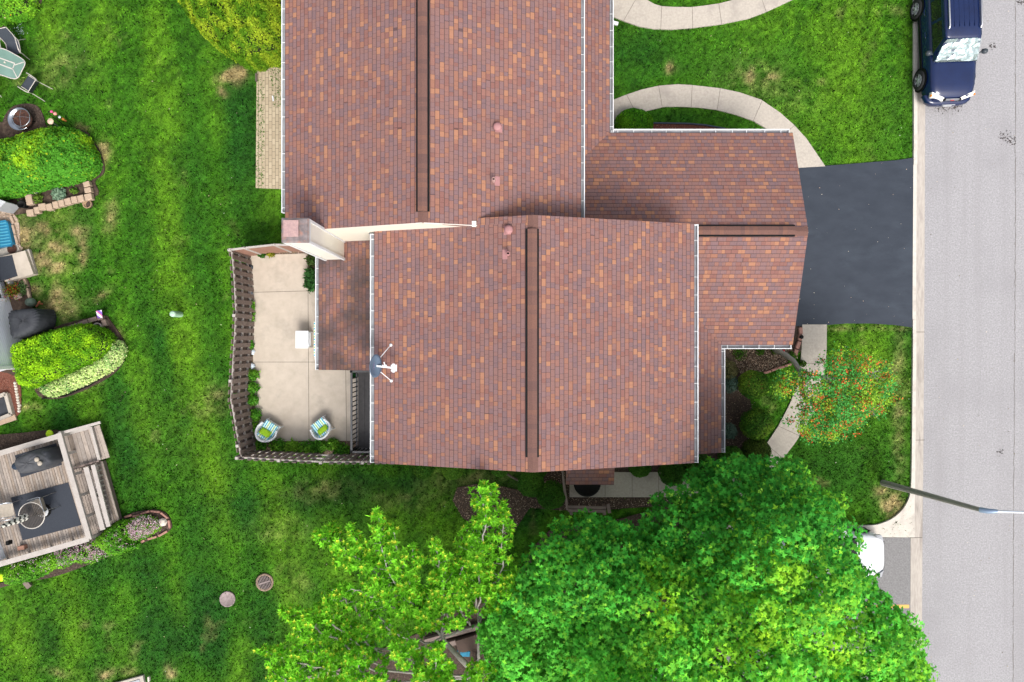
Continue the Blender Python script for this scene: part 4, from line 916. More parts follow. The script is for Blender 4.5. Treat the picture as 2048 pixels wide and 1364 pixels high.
for (x, y), d in zip(PP, dd):
    rad = rc.uniform(.34, .85)
    if d < rad*.62: rad = max(.26, d*1.1)
    if d < .16: continue
    z = 4.1+5.0*(1-math.exp(-d/1.9))*(.62+.70*float(fbm(np.array([x*.6]), np.array([y*.6]), 77, 2)[0]))+rc.normal()*.15
    lob = max(math.sqrt(max(0, 1-((x-b_[0])**2+(y-b_[1])**2)/b_[2]**2))+b_[3] for b_ in boughs); z += 2.1*(lob-.75)*min(1, .35+d/1.2)
    if all((x-c[0])**2+(y-c[1])**2+.45*(z-c[2])**2 > ((rad+c[3])*.60)**2 for c in cl_): cl_.append((x, y, z, rad))
    if len(cl_) > 380: break
# sparse inner/lower layer so that the gaps look into depth
for (x, y), d in list(zip(PP, dd))[:2600:6]:
    if d > .45: cl_.append((x, y, 3.6+rc.random()*2.0+.5*min(d, 3), rc.uniform(.4, .75)))
cparts = []; P_, N_, C_, S_ = [], [], [], []
for ci, (x, y, z, rad) in enumerate(cl_):
    n = int(215*(rad/.6)**2); U = rc.normal(size=(n, 3)); U /= np.linalg.norm(U, axis=1, keepdims=True); U[:, 2] = np.where(U[:, 2] < -.35, -U[:, 2], U[:, 2])
    rr_ = rad*(1-.32*rc.random(n)**1.5)*(1+.22*np.sin(U[:, 0]*7+ci)*np.sin(U[:, 1]*7+ci*2)); P = np.array([x, y, z])+U*rr_[:, None]*np.array([1, 1, .62])
    young = max([a_*math.exp(-((x-xa_)**2+(y-ya_)**2)/.75**2) for xa_, ya_, a_ in young_at]+[.12*(math.sin(ci*12.9) > .6)]); yf = np.clip(1.25*young*(U[:, 2]*.8+.25)+rc.normal(size=n)*.18-.08, 0, 1)
    tone = .70+.55*rc.random()
    P_.append(P); N_.append(U*.55+rc.normal(size=(n, 3))*.38+np.array([0, 0, .85])); S_.append(.094*(.6+.65*rc.random(n)))
    base = np.array([.066, .40, .042])*tone*(1+.25*max(-1, min(1, (-y-7)/3)))+np.array([.035, .03, 0])*max(0, min(1, (-y-6.5)/2.5)); w_ = yf[:, None]; cc = base[None]*(1-w_)+np.array([.38, .72, .03])[None]*w_
    C_.append(cc*(1+.27*rc.normal(size=(n, 1))).clip(.45, 1.75))
    nt_ = rc.poisson(.55+4.5*max(0, young))
    for _ in range(nt_):            # young yellow shoots stand in small bunches on top
        u = rc.normal(size=3); u[2] = abs(u[2])+.9; u /= np.linalg.norm(u); k_ = rc.integers(3, 8)
        P_.append(np.array([x, y, z])+u*rad*np.array([1, 1, .66])+rc.normal(size=(k_, 3))*.035); N_.append(rc.normal(size=(k_, 3))*.5+np.array([0, 0, 1])); S_.append(.042*(.7+.6*rc.random(k_))); C_.append(np.array([.33, .66, .07])[None]*(1+.15*rc.normal(size=(k_, 1))))
leaf_obj('crown', [(np.vstack(P_), np.vstack(N_), np.concatenate(S_), T_MAPLE, True, np.vstack(C_), None)], M['leaf'], mp)
mb = MB(); branch(mb, [(5.9, -9.6, -.1), (5.85, -9.5, 1.2), (5.9, -9.4, 2.8)], .28, .2, 12)
for ci, (x, y, z, rad) in enumerate(cl_[:90:3]):
    c0 = Vector((5.9, -9.4, 2.2+rc.random()*1.5)); e_ = Vector((x, y, z-rad*.5)); m_ = c0.lerp(e_, .5)+Vector((0, 0, .3)); branch(mb, [c0, m_, e_], .09, .012, 6, .05)
mb.build('trunk', M['barkdark'], mp)

# lime-green tree with upright plumes
lt = thing('lime_green_tree', 'airy lime-green tree with pale grey limbs and starry leaf tufts at the bottom edge', 'tree', (-1.2, -12.6, 0))
lim = MB(); tw = MB(); ros = []          # rosette positions, direction, yellow amount
rt_ = np.random.default_rng(9)
def p3(px, py, h): return W(px, py, h)
trunkP = branch(lim, [(-1.2, -12.6, -.1), (-1.4, -11.8, 1.8), p3(929, 1325, 3.4)[:], p3(905, 1300, 4.2)[:], p3(884, 1275, 4.8)[:]], .13, .06, 10)
fork = p3(884, 1275, 4.8); base2 = p3(965, 1350, 3.0); lowb = Vector((-1.3, -12.2, 1.5))
def plume(pts, wid, dens=1.0, r0=.045, start=.15):
    """pts: list of (px, py, h) from the fork to the tip; wid = greatest half width in metres"""
    P = [Vector(p) for p in smooth_line([p3(*p)[:] for p in pts], 7)]
    P = [p+Vector((rt_.normal()*.03, rt_.normal()*.03, 0)) if 0 < i < len(P)-1 else p for i, p in enumerate(P)]; k = len(P)
    lim.tube(P, [r0*.8+(.012-r0*.8)*i/(k-1) for i in range(k)], 6)
    L = sum((b_-a).length for a, b_ in zip(P[:-1], P[1:])); nt = int(L*9*dens)
    for i in range(nt):
        f = start+(1-start)*(i+rt_.random())/nt; g = f*(k-1); j = min(int(g), k-2); q = P[j].lerp(P[j+1], g-j); d = (P[j+1]-P[j]).normalized()
        prof = wid*(math.sin(min(1, (1-f)*1.9)*PI/2)**.8)*(.55+.45*min(1, f/.35))
        a = rt_.normal(size=3); a = Vector(a); a = (a-d*a.dot(d)).normalized()
        ln_ = prof*(.45+.65*rt_.random()); e_ = q+a*ln_+d*ln_*.75+Vector((0, 0, .12*ln_))
        tw.tube([q, q.lerp(e_, .5)+Vector((0, 0, -.02)), e_], [.010, .006, .003], 4, cap=False)
        m_ = max(2, int(ln_/.11))
        for s_ in range(m_):
            t_ = (s_+1)/m_; pt = q.lerp(e_, t_); ros.append((pt+Vector(rt_.normal(size=3)*.05), (a*.6+d+Vector((0, 0, .5))).normalized(), t_*.8+.2*rt_.random(), f))
        for s_ in range(1): ros.append((e_+Vector(rt_.normal(size=3)*.08), (a+d).normalized(), .9, f))
    ros.append((P[-1], (P[-1]-P[-2]).normalized(), 1, 1))
pl_ = [([(957, 1245, 4.4), (962, 1140, 5.4), (970, 1050, 6.2), (968, 968, 7.0)], .62, 1.25), ([(957, 1245, 4.4), (948, 1160, 5.0), (950, 1090, 5.6), (988, 975, 6.6)], .50, 1.1),
       ([(957, 1250, 4.4), (985, 1170, 5.0), (1020, 1165, 5.6), (1028, 1170, 5.8)], .35, 1), ([(957, 1250, 4.3), (1000, 1150, 5.4), (1006, 1010, 6.2)], .40, 1),
       ([(884, 1275, 4.8), (890, 1200, 5.6), (880, 1140, 6.2), (869, 1082, 7.0)], .46, 1.3), ([(884, 1275, 4.8), (905, 1190, 5.4), (930, 1120, 5.8)], .42, 1),
       ([(884, 1275, 4.8), (840, 1225, 5.6), (780, 1150, 6.4), (755, 1024, 7.6)], .55, 1.35), ([(840, 1232, 5.4), (815, 1150, 6.2), (782, 1052, 7.2)], .40, 1.15),
       ([(884, 1275, 4.8), (800, 1190, 5.8), (720, 1120, 6.8), (636, 1063, 7.8)], .48, 1.35), ([(760, 1150, 6.2), (720, 1100, 6.8), (701, 1056, 7.4)], .30, 1.2), ([(770, 1160, 6.2), (690, 1090, 6.8), (658, 1055, 7.4)], .26, 1.1),
       ([(840, 1232, 5.2), (760, 1200, 5.8), (690, 1172, 6.4)], .42, 1.1), ([(870, 1262, 4.8), (830, 1190, 5.8), (826, 1095, 6.6)], .40, 1.1), ([(780, 1250, 5.0), (720, 1210, 5.6), (668, 1200, 6.0), (650, 1215, 6.2)], .34, 1),
       ([(720, 1232, 5.4), (690, 1190, 5.8), (682, 1178, 6.0)], .26, 1), ([(800, 1300, 4.6), (720, 1290, 5.2), (660, 1240, 6.0), (642, 1218, 6.2)], .36, 1.1), ([(700, 1200, 5.6), (665, 1180, 5.9), (688, 1176, 6.2)], .18, 1),
       ([(760, 1330, 4.4), (690, 1290, 5.4), (620, 1250, 6.2), (566, 1220, 7.0)], .42, 1.35), ([(760, 1340, 4.4), (680, 1320, 5.4), (600, 1290, 6.2), (610, 1225, 6.8)], .46, 1.3),
       ([(780, 1360, 4.0), (700, 1350, 5.0), (600, 1325, 6.0), (522, 1300, 7.0)], .46, 1.5), ([(780, 1400, 4.0), (680, 1380, 5.0), (590, 1370, 5.8), (545, 1340, 6.4)], .42, 1.4), ([(800, 1330, 4.6), (740, 1290, 5.2), (700, 1250, 5.8)], .45, 1.2),
       ([(957, 1280, 4.2), (1010, 1260, 4.8), (1050, 1240, 5.4), (1040, 1222, 5.8)], .34, 1.2), ([(950, 1330, 4.0), (1010, 1290, 4.8), (1040, 1240, 5.6), (1045, 1215, 6.0)], .34, 1.2), ([(960, 1380, 4.0), (1000, 1340, 4.8), (1060, 1320, 5.4), (1065, 1300, 5.8)], .36, 1.2),
       ([(960, 1400, 4.2), (1010, 1385, 4.8), (1060, 1370, 5.4)], .42, 1.2), ([(900, 1400, 4.2), (880, 1370, 5.4), (830, 1330, 6.2), (790, 1290, 7.0)], .6, 1.4), ([(900, 1420, 4.2), (820, 1400, 5.4), (740, 1360, 6.4), (700, 1310, 7.2)], .6, 1.4),
       ([(920, 1420, 4.2), (900, 1380, 5.4), (870, 1340, 6.4), (880, 1290, 7.2)], .45, 1.2), ([(940, 1400, 4.2), (950, 1370, 5.4), (960, 1330, 6.0)], .5, 1.2), ([(880, 1440, 4.2), (790, 1430, 5.6), (700, 1410, 6.6), (640, 1360, 7.4)], .55, 1.4),
       ([(980, 1290, 4.4), (1000, 1230, 5.0), (985, 1190, 5.4)], .42, 1.1), ([(870, 1290, 4.8), (800, 1270, 5.2), (740, 1230, 5.6)], .5, 1.2), ([(880, 1270, 4.8), (850, 1220, 5.6), (870, 1170, 6.0)], .45, 1.2), ([(940, 1250, 4.6), (920, 1220, 5.2), (910, 1150, 5.8)], .45, 1.2),
       ([(940, 1470, 4.2), (900, 1430, 6.0), (880, 1400, 7.2)], .8, 1.6), ([(940, 1470, 4.2), (1000, 1450, 5.6), (1030, 1400, 6.6)], .6, 1.4)]
for pts, wd_, dn in pl_: plume(pts, wd_, dn)
for a, b_, r_ in ((trunkP[-1], p3(957, 1250, 4.35), .05), (lowb, p3(957, 1290, 3.2), .09), (p3(957, 1290, 3.2), p3(957, 1245, 4.4), .06), (lowb, p3(760, 1340, 4.4), .07), (lowb, p3(790, 1365, 4.0), .07), (fork, p3(800, 1310, 4.6), .04), (lowb, p3(940, 1440, 4.2), .08)):
    branch(lim, [a, a.lerp(b_, .5)+Vector((.03, .02, .08)), b_], r_*.8, r_*.55, 7, .01)
P_, N_, C_, S_, T_ = [], [], [], [], []
for (pt, d, t_, f) in ros:
    m_ = 8; d = Vector(d); a = Vector(rt_.normal(size=3)); a = (a-d*a.dot(d)).normalized(); b_ = d.cross(a); tone = .8+.4*rt_.random()
    for k_ in range(m_):
        an = 2*PI*k_/m_+rt_.random()*.5; o_ = (a*math.cos(an)+b_*math.sin(an)); dr = (o_+d*(.25+.5*rt_.random())).normalized()
        P_.append(pt); T_.append(dr); N_.append((d-dr*d.dot(dr))+Vector(rt_.normal(size=3)*.3)); S_.append(.125*(.7+.5*rt_.random()))
        C_.append(np.array([.20, .56, .03])*tone*(1+.18*rt_.normal()))
    if t_ > .72 and rt_.random() < .6:
        for k_ in range(5):
            an = 2*PI*k_/5+.3; o_ = (a*math.cos(an)+b_*math.sin(an)); dr = (o_*.8+d).normalized()
            P_.append(pt+d*.015); T_.append(dr); N_.append(d-dr*d.dot(dr)); S_.append(.08); C_.append(np.array([.66, .86, .07])*(1+.15*rt_.normal()))
leaf_obj('crown', [(np.array([p[:] for p in P_]), np.array([n[:] for n in N_]), np.array(S_), T_LANCE, False, np.clip(np.array(C_), .01, .8), np.array([t_[:] for t_ in T_]))], M['leaf'], lt)
lim.build('trunk', M['bark'], lt); tw.build('twigs', M['bark'], lt)

# small ornamental tree with red seed clusters
ot = thing('ornamental_tree', 'small thin-leaved tree with orange-red seed clusters leaning over the curved walk', 'tree', W(1545, 697, 0))
tb = MB(); branch(tb, [W(1543, 696, -.1)[:], W(1560, 703, .6)[:], W(1585, 720, 1.3)[:], W(1604, 742, 1.9)[:], W(1640, 752, 2.3)[:]], .10, .06, 9, .008)
branch(tb, [W(1543, 697, -.1)[:], W(1566, 709, .7)[:], W(1592, 730, 1.4)[:], W(1604, 770, 2.0)[:], W(1622, 828, 2.5)[:]], .07, .03, 8, .01)
of_ = [(1600, 745), (1578, 742), (1568, 765), (1560, 780), (1580, 800), (1600, 780), (1612, 800), (1600, 835), (1588, 850), (1605, 872), (1630, 880), (1660, 882), (1690, 872), (1712, 850), (1735, 838), (1765, 820), (1783, 785), (1788, 755), (1775, 725), (1745, 718), (1715, 712), (1690, 702), (1668, 700), (1655, 718), (1640, 735), (1625, 740)]
op = WL(of_, 3.0); A = np.array(op); lo, hi = A.min(0), A.max(0); ro = np.random.default_rng(21); P_, N_, C_, S_ = [], [], [], []; RP, RN, RC, RS = [], [], [], []
Q = lo+(hi-lo)*ro.random((3000, 2)); Q = Q[inpoly(Q[:, 0], Q[:, 1], op)]; core = W(1690, 780, 3.0)
sel = []
for q in Q:
    hol = math.sin(q[0]*3.9+1)*math.sin(q[1]*4.3)+.35*math.sin(q[0]*9+q[1]*7)
    if hol < -.62 or (q[0] < W(1612, 0, 3).x and ro.random() < .45): continue
    if all((q[0]-s_[0])**2+(q[1]-s_[1])**2 > .125**2 for s_ in sel): sel.append(q)
start = W(1640, 752, 2.3); start2 = W(1610, 800, 2.3)
limb_ends = []
for q in sel:
    dd_ = math.hypot(q[0]-core.x, q[1]-core.y); z = 3.55-.42*dd_+ro.normal()*.33
    n = ro.integers(34, 60); c = ro.normal(size=(n, 3))*np.array([.12, .12, .09])+np.array([q[0], q[1], z])
    P_.append(c); N_.append(ro.normal(size=(n, 3))*.5+np.array([0, 0, 1])); S_.append(.062*(.7+.6*ro.random(n)))
    yl = (ro.random()+.25*(q[0] > core.x+.2))
    b0 = np.array([.085, .36, .07]) if yl < .7 else np.array([.26, .46, .04]); C_.append(b0[None]*(1+.22*ro.normal(size=(n, 1))).clip(.4, 1.8))
    if ro.random() < .8:
        k_ = ro.integers(8, 20); c2 = ro.normal(size=(k_, 3))*np.array([.07, .07, .04])+np.array([q[0]+ro.normal()*.06, q[1]+ro.normal()*.06, z+.09])
        RP.append(c2); RN.append(ro.normal(size=(k_, 3))+np.array([0, 0, 1])); RS.append(.055*(.7+.6*ro.random(k_))); RC.append(np.array([.66, .17, .05])[None]*(1+.3*ro.normal(size=(k_, 1))).clip(.4, 1.6))
    if ro.random() < .22: limb_ends.append(Vector((q[0], q[1], z-.02)))
leaf_obj('crown', [(np.vstack(P_), np.vstack(N_), np.concatenate(S_), T_OVAL, True, np.vstack(C_), None)], M['leaf'], ot)
leaf_obj('seed_clusters', [(np.vstack(RP), np.vstack(RN), np.concatenate(RS), T_OVAL, True, np.vstack(RC), None)], M['petal'], ot)
hubs = [W(1650, 775, 2.6), W(1690, 760, 2.7), W(1730, 780, 2.8), W(1680, 820, 2.7), W(1640, 850, 2.6), W(1725, 815, 2.8), W(1600, 765, 2.4)]
for h_ in hubs: branch(tb, [start if h_.y > -2 else start2, start.lerp(h_, .6)+Vector((0, .03, 0)), h_], .035, .018, 6, .02)
for e_ in limb_ends:
    h_ = min(hubs, key=lambda a: (a-e_).length); branch(tb, [h_, h_.lerp(e_, .5)+Vector((ro.normal()*.05, ro.normal()*.05, .03)), e_], .014, .004, 4, .015)
tb.build('trunk', M['bark'], ot)
dt_ = MB()
for h0 in ((1655, 765), (1668, 768), (1745, 815), (1738, 822), (1672, 800), (1745, 745)):
    b0 = W(h0[0], h0[1], 3.15)
    for i in range(7):
        a_ = ro.random()*6.28; L = .18+.25*ro.random(); e_ = b0+Vector((math.cos(a_)*L, math.sin(a_)*L, .08*ro.normal())); m_ = b0.lerp(e_, .5)+Vector((ro.normal()*.03, ro.normal()*.03, .02))
        dt_.tube([b0-Vector((0, 0, .3)), b0, m_, e_], [.01, .009, .006, .003], 4, cap=False)
        dt_.tube([m_, m_+(e_-b0).cross(Vector((0, 0, 1)))*.4+Vector((0, 0, .02))], [.005, .002], 4, cap=False)
dt_.build('bare_twigs', mat('dead_twig', (.42, .40, .37), (.34, .32, .3)), ot)

# ------------------------------------------------------------------ shrubs round the house
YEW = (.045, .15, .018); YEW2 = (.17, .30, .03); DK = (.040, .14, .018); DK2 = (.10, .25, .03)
g_ = 'yew globes in the mulch beds'
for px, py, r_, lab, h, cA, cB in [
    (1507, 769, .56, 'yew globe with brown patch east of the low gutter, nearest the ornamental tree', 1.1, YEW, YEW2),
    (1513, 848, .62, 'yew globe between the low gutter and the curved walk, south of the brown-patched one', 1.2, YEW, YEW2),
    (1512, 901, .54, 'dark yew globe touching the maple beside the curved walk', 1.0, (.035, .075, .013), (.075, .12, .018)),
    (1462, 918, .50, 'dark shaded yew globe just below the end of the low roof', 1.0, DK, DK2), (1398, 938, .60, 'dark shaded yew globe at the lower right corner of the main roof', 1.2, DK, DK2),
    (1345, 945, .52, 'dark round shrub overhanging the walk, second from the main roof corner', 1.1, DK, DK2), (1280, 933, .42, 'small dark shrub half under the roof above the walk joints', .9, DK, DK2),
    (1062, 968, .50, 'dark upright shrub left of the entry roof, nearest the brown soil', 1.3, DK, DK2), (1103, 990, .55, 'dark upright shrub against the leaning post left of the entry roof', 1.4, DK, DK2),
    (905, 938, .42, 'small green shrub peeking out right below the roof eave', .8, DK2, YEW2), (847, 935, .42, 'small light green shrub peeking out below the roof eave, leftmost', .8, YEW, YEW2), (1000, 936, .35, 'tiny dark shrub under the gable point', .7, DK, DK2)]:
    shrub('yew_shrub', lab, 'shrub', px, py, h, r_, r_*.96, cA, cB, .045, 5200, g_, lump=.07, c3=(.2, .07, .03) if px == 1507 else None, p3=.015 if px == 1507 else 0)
shrub('boxwood_shrub', 'bright green rounded boxwood beside the upper low gutter and front walk', 'shrub', 1268, 249, .9, .74, .60, (.06, .23, .012), (.16, .40, .02), .055, 6000, lump=.05)
for px, py, r_, lab in [(1456, 742, .38, 'olive green loose plant in the corner against the low gutter'), (1461, 768, .30, 'blue-green small shrub beside the low gutter, below the olive one'), (1459, 862, .27, 'blue-grey small shrub beside the low gutter near its lower end')]:
    blue = px != 1456; shrub('small_shrub', lab, 'shrub', px, py, .55, r_, r_*1.1, (.07, .13, .10) if blue else (.09, .10, .04), (.14, .22, .17) if blue else (.14, .14, .06), .05, 1500, 'small shrubs by the low gutter', lump=.15, tm=T_LANCE)
for i, (px, py, r_, lab) in enumerate([(1480, 706, .28, 'fresh green low plant in the wood chips, left'), (1520, 702, .16, 'tiny green plant in the wood chips, middle'), (1551, 699, .17, 'tiny green plant at the foot of the ornamental tree'), (1583, 713, .18, 'light green seedling by the red edging blocks'), (1605, 727, .13, 'green sprig at the edge of the walk')]):
    shrub('bed_plant', lab, 'plant', px, py, .25, r_, r_, (.05, .13, .015), (.09, .2, .02), .05, 260, 'low plants in the wood chips', lump=.2)
# edging blocks by the walk
for i, (a, b_) in enumerate([((1599, 655), (1600, 668)), ((1599, 669), (1598, 681)), ((1597, 683), (1592, 697)), ((1591, 699), (1588, 712)), ((1581, 728), (1568, 732)), ((1567, 733), (1554, 736)), ((1553, 737), (1541, 741)), ((1540, 742), (1526, 746))]):
    o = MB().beam(W(*a, 0)+Vector((0, 0, .06)), W(*b_, 0)+Vector((0, 0, .06)), .14 if i < 4 else .09, .12).build('edging_block', M['redblock'], bevel=.015)
    tag(o, ['pinkish-red block touching the driveway beside the walk', 'pinkish-red block beside the small dark path light', 'pinkish-red block just below the path light by the walk', 'pinkish-red block at the lower end of the row along the walk', 'thin red block crossed by the ornamental tree trunk', 'thin red block second from the ornamental tree trunk', 'thin red block third from the ornamental tree trunk', 'thin red block at the inner end of the wood chip bed'][i], 'block', 'red edging blocks by the walk')
tag(MB().lathe(W(1602, 674, .12), [(.07, 0), (.08, .06), (.03, .1), (.001, .1)], 12).build('path_light', M['black']), 'small dark path light beside the red edging blocks', 'lamp')
tag(MB().lathe(W(1566, 701, 0), [(.04, .0), (.055, .05), (.03, .1), (.001, .11)], 10).build('toy_ball', mat('red_plastic', (.55, .05, .05))), 'small red plastic ornament lying in the wood chips', 'ornament')
tag(MB().tube([W(p[0], p[1], .06) for p in ((1307, 246), (1340, 246.5), (1375, 247), (1410, 250), (1450, 257))], .035, 8).build('bed_edging', mat('dark_edging', (.03, .04, .06), (.04, .05, .08), 5, .4)), 'black plastic edging tube along the mulch bed by the garage', 'edging')
tag(MB().tube([W(1004, 850+90, .1), W(1022, 953, .1), W(1042, 963, .12)], .045, 8).build('timber_edging', M['barkdark']), 'short brown log lying beside the dark shrubs left of the entry', 'log')
# leaning post and bench-like planter south of the walk
tag(MB().box((0, 0, 0), (.001, .001, .001)).v and MB().tube([W(1135, 1018, .0), W(1129, 980, 1.2), W(1125, 940, 2.3)][::1], [.055, .05, .035], 10).build('leaning_trunk', M['woodgrey']), 'slender grey bare trunk standing beside the entry roof', 'trunk')
pb = thing('timber_bench', 'low weathered timber bench south of the walk, half under the maple', 'bench', W(1175, 1017, 0))
for dy in (-3.5, 3.5): MB().beam(W(1136, 1017+dy, .4), W(1212, 1019+dy, .4), .11, .05).build('seat_board', M['woodgrey'], pb)
for px in (1142, 1208): MB().box(W(px, 1018, .19), (.10, .36, .38)).build('leg', M['woodgrey'], pb)
MB().beam(W(1216, 1008, .42), W(1219, 1026, .42), .12, .05).build('arm_rest', M['woodgrey'], pb)
tag(MB().lathe(W(1172, 962, .0), [(.42, 0), (.50, .35), (.52, .42), (.46, .42), (.44, .36), (.001, .33)], 28).build('round_planter', M['black']), 'black round tub standing on the walk under the entry roof', 'tub')
# timber pieces and blue object glimpsed below the lime tree
lb = thing('log_pile', 'brown timber planks and bricks below the lime-green tree', 'timber', W(910, 1275, 0))
for a, b_ in (((850, 1282), (985, 1245)), ((880, 1292), (990, 1262))): MB().beam(W(*a, .15), W(*b_, .15), .18, .2).build('plank', M['woodgrey'], lb)
MB().box(W(935, 1285, .2), (.8, .5, .38), rz=.3).build('crate', wood('brown_crate', (.09, .055, .04), (.05, .032, .024)), lb)
tag(MB().box(W(927, 1306, .25), (.5, .22, .16), rz=-.05).box(W(927, 1306, .36), (.3, .14, .06), rz=-.05).build('blue_box', mat('blue_plastic', (.03, .20, .32)), bevel=.03), 'small blue box on the ground below the lime-green tree', 'box')
tag(MB().beam(W(560, 1372, .4), W(700, 1340, .4), .25, .05).build('timber_rail', M['woodgrey']), 'grey timber rail showing below the lime-green tree at the bottom edge', 'rail')

# ------------------------------------------------------------------ street lamp
sl_t = thing('street_lamp', 'tall concrete street lamp on the lawn corner with a pale arm over the road', 'street lamp', W(1764, 965, 0))
p0 = W(1764, 965, -.1); p1 = W(1962, 1020, 5.7)
M['pole'] = mat('pole_concrete', (.40, .38, .34), (.25, .235, .21), 30, .9, bmp=.3, stretch=(1, 1, .12), c3=(.35, .33, .29), s3=4)
MB().tube([p0, p0.lerp(p1, .5), p1], [.125, .10, .07], 8, smooth=False).build('pole', M['pole'], sl_t)
MB().tube([p0, p0+(p1-p0)*.03], [.15, .15], 8, smooth=False).build('base', M['black'], sl_t) if False else None
am = mat('arm_metal', (.62, .66, .72), (.52, .56, .62), 4, .4, metal=.3)
MB().tube([p1-(p1-p0).normalized()*.05, p1+Vector((.12, -.0, .12)), p1+Vector((.35, .01, .2))], [.085, .08, .06], 12).build('clamp', mat('blue_clamp', (.26, .34, .46), (.22, .29, .4), 4, .4, metal=.4), sl_t)
arm_ = MB().tube([p1+Vector((.2, .0, .16)), p1+Vector((.8, .03, .36)), p1+Vector((1.8, .05, .55))], [.05, .035, .03], 12).build('arm', am, sl_t)
lh = p1+Vector((2.0, .05, .55)); MB().box(lh, (.6, .26, .12)).build('lamp_head', M['greyac'], sl_t, bevel=.03)

# ------------------------------------------------------------------ cars
M['navy'] = mat('navy_paint', (.004, .014, .065), (.003, .010, .05), 1.5, .10, spec=.45, coat=.35)
M['carwhite'] = mat('white_car_paint', (.72, .74, .76), (.70, .72, .74), 1, .3, spec=.5, coat=.6)
M['tint'] = glassy('tinted_glass', (.008, .012, .012), .04)
M['lens'] = mat('headlamp_lens', (.80, .78, .74), (.70, .69, .66), 9, .15, spec=.8); M['amber'] = mat('amber_lens', (.75, .22, .02))
def carsec(y, hw, z0, z1, e=.32, n=28, cx=0, top=1.0):
    out = []
    for k_ in range(n):
        a = 2*PI*k_/n; c_, s_ = math.cos(a), math.sin(a); x = hw*math.copysign(abs(c_)**e, c_); zf = math.copysign(abs(s_)**e, s_)
        z = (z0+z1)/2+(z1-z0)/2*zf
        if top < 1 and s_ > 0: x *= 1-(1-top)*((zf+1)/2)**2
        out.append((x+cx, y, z))
    return out
def wheel(root, x, y, r_, side):
    t_ = MB(); Mx = Matrix.Rotation(PI/2, 3, 'Y')
    t_.lathe((x, y, r_), [(r_*.62, -.11), (r_*.93, -.11), (r_, -.07), (r_, .07), (r_*.93, .11), (r_*.62, .11), (r_*.58, .0), (r_*.62, -.11)], 32, M=Mx, cap=False)
    w_ = t_.build('wheel', M['rubber'], root); rm = MB(); o_ = .085*side
    rm.lathe((x+o_, y, r_), [(r_*.66, -.03), (r_*.66, .03), (r_*.60, .03), (r_*.57, -.02), (r_*.55, -.03)], 32, M=Mx, cap=False)
    for k_ in range(6):
        a = 2*PI*k_/6+.2; rm.box((x+o_, y+math.cos(a)*r_*.33, r_+math.sin(a)*r_*.33), (.03, .075, r_*.56), M=Matrix.Rotation(-a+PI/2 if False else PI/2-a, 3, 'X') if False else Matrix.Rotation(a-PI/2, 3, 'X'))
    rm.lathe((x+o_, y, r_), [(.001, .03), (r_*.16, .03), (r_*.18, -.02)], 16, M=Mx).lathe((x+o_, y, r_), [(r_*.18, .02), (r_*.16, -.03), (.001, -.03)], 16, M=Mx); rm.build('rim', M['rim'], w_)
    MB().lathe((x-.03*side, y, r_), [(.001, 0), (r_*.58, 0)], 24, M=Mx).build('brake_disc', M['black'], w_)
suv = thing('parked_suv', 'dark navy SUV with silver roof rails and a silver windscreen sunshade parked by the kerb', 'car', (16.42, 8.98, 0))
ORG[suv] = Vector((0, 0, 0)); sx = 0
bd = MB().loft([carsec(0.0, .48, .42, .62), carsec(.05, .64, .34, .78, top=.93), carsec(.16, .76, .28, .89, top=.9), carsec(.34, .855, .26, .96, top=.9), carsec(.55, .90, .26, 1.0, top=.9), carsec(.95, .915, .24, 1.045, top=.91), carsec(1.28, .92, .24, 1.08, top=.92),
               carsec(1.5, .92, .24, 1.10, top=.93), carsec(3.2, .92, .24, 1.12, top=.93), carsec(4.3, .91, .26, 1.10, top=.93), carsec(4.55, .87, .32, 1.02, top=.92), carsec(4.62, .8, .4, .85)])
bd.build('body', M['navy'], suv, local=True)
rx = -.04
MB().loft([carsec(1.98, .655, 1.10, 1.66, .26, cx=rx), carsec(2.05, .67, 1.1, 1.70, .26, cx=rx), carsec(2.6, .68, 1.1, 1.745, .24, cx=rx), carsec(3.8, .68, 1.1, 1.74, .24, cx=rx), carsec(4.35, .66, 1.1, 1.70, .26, cx=rx)]).build('roof', M['navy'], suv, local=True)
gh = MB()      # glasshouse between belt line and roof
belt = [(-.80, 1.34), (.80, 1.34), (.83, 2.0), (.83, 4.45), (-.83, 4.45), (-.83, 2.0)]; top_ = [(-.63+rx, 1.98), (.63+rx, 1.98), (.655+rx, 2.1), (.655+rx, 4.3), (-.655+rx, 4.3), (-.655+rx, 2.1)]
vs = [(p[0], p[1], 1.07) for p in belt]+[(p[0], p[1], 1.66) for p in top_]
gh.add(vs, [(i, (i+1) % 6, 6+(i+1) % 6, 6+i) for i in range(6)]+[tuple(range(6, 12))]); gh.build('pillars', M['navy'], suv, local=True)
def quad_on(a, b_, c_, d_, ins, off, name, m, root):
    a, b_, c_, d_ = map(Vector, (a, b_, c_, d_)); ce = (a+b_+c_+d_)/4; n_ = (b_-a).cross(d_-a).normalized()
    if n_.dot(ce-Vector((0, 2.8, .9))) < 0: n_ = -n_
    q = [p.lerp(ce, ins)+n_*off for p in (a, b_, c_, d_)]; mb = MB(); bk = [p-n_*.02 for p in q]
    mb.add(q+bk, [(0, 1, 2, 3), (7, 6, 5, 4)]+[(i, 4+i, 4+(i+1) % 4, (i+1) % 4) for i in range(4)]); return mb.build(name, m, root, local=True)
for s_ in (-1, 1):
    for ya, yb_ in ((2.05, 2.72), (2.80, 3.55), (3.63, 4.25)):
        f = lambda y: (.83, 1.09); fr = y0_ = None
        xa = .831*s_; xb = .657*s_+rx
        a = (xa, ya-(.42 if ya < 2.1 else 0), 1.11); quad_on(a, (xa, yb_, 1.11), (xb, yb_, 1.60), (xb, ya, 1.60), .04, .008, 'side_window', M['tint'], suv)
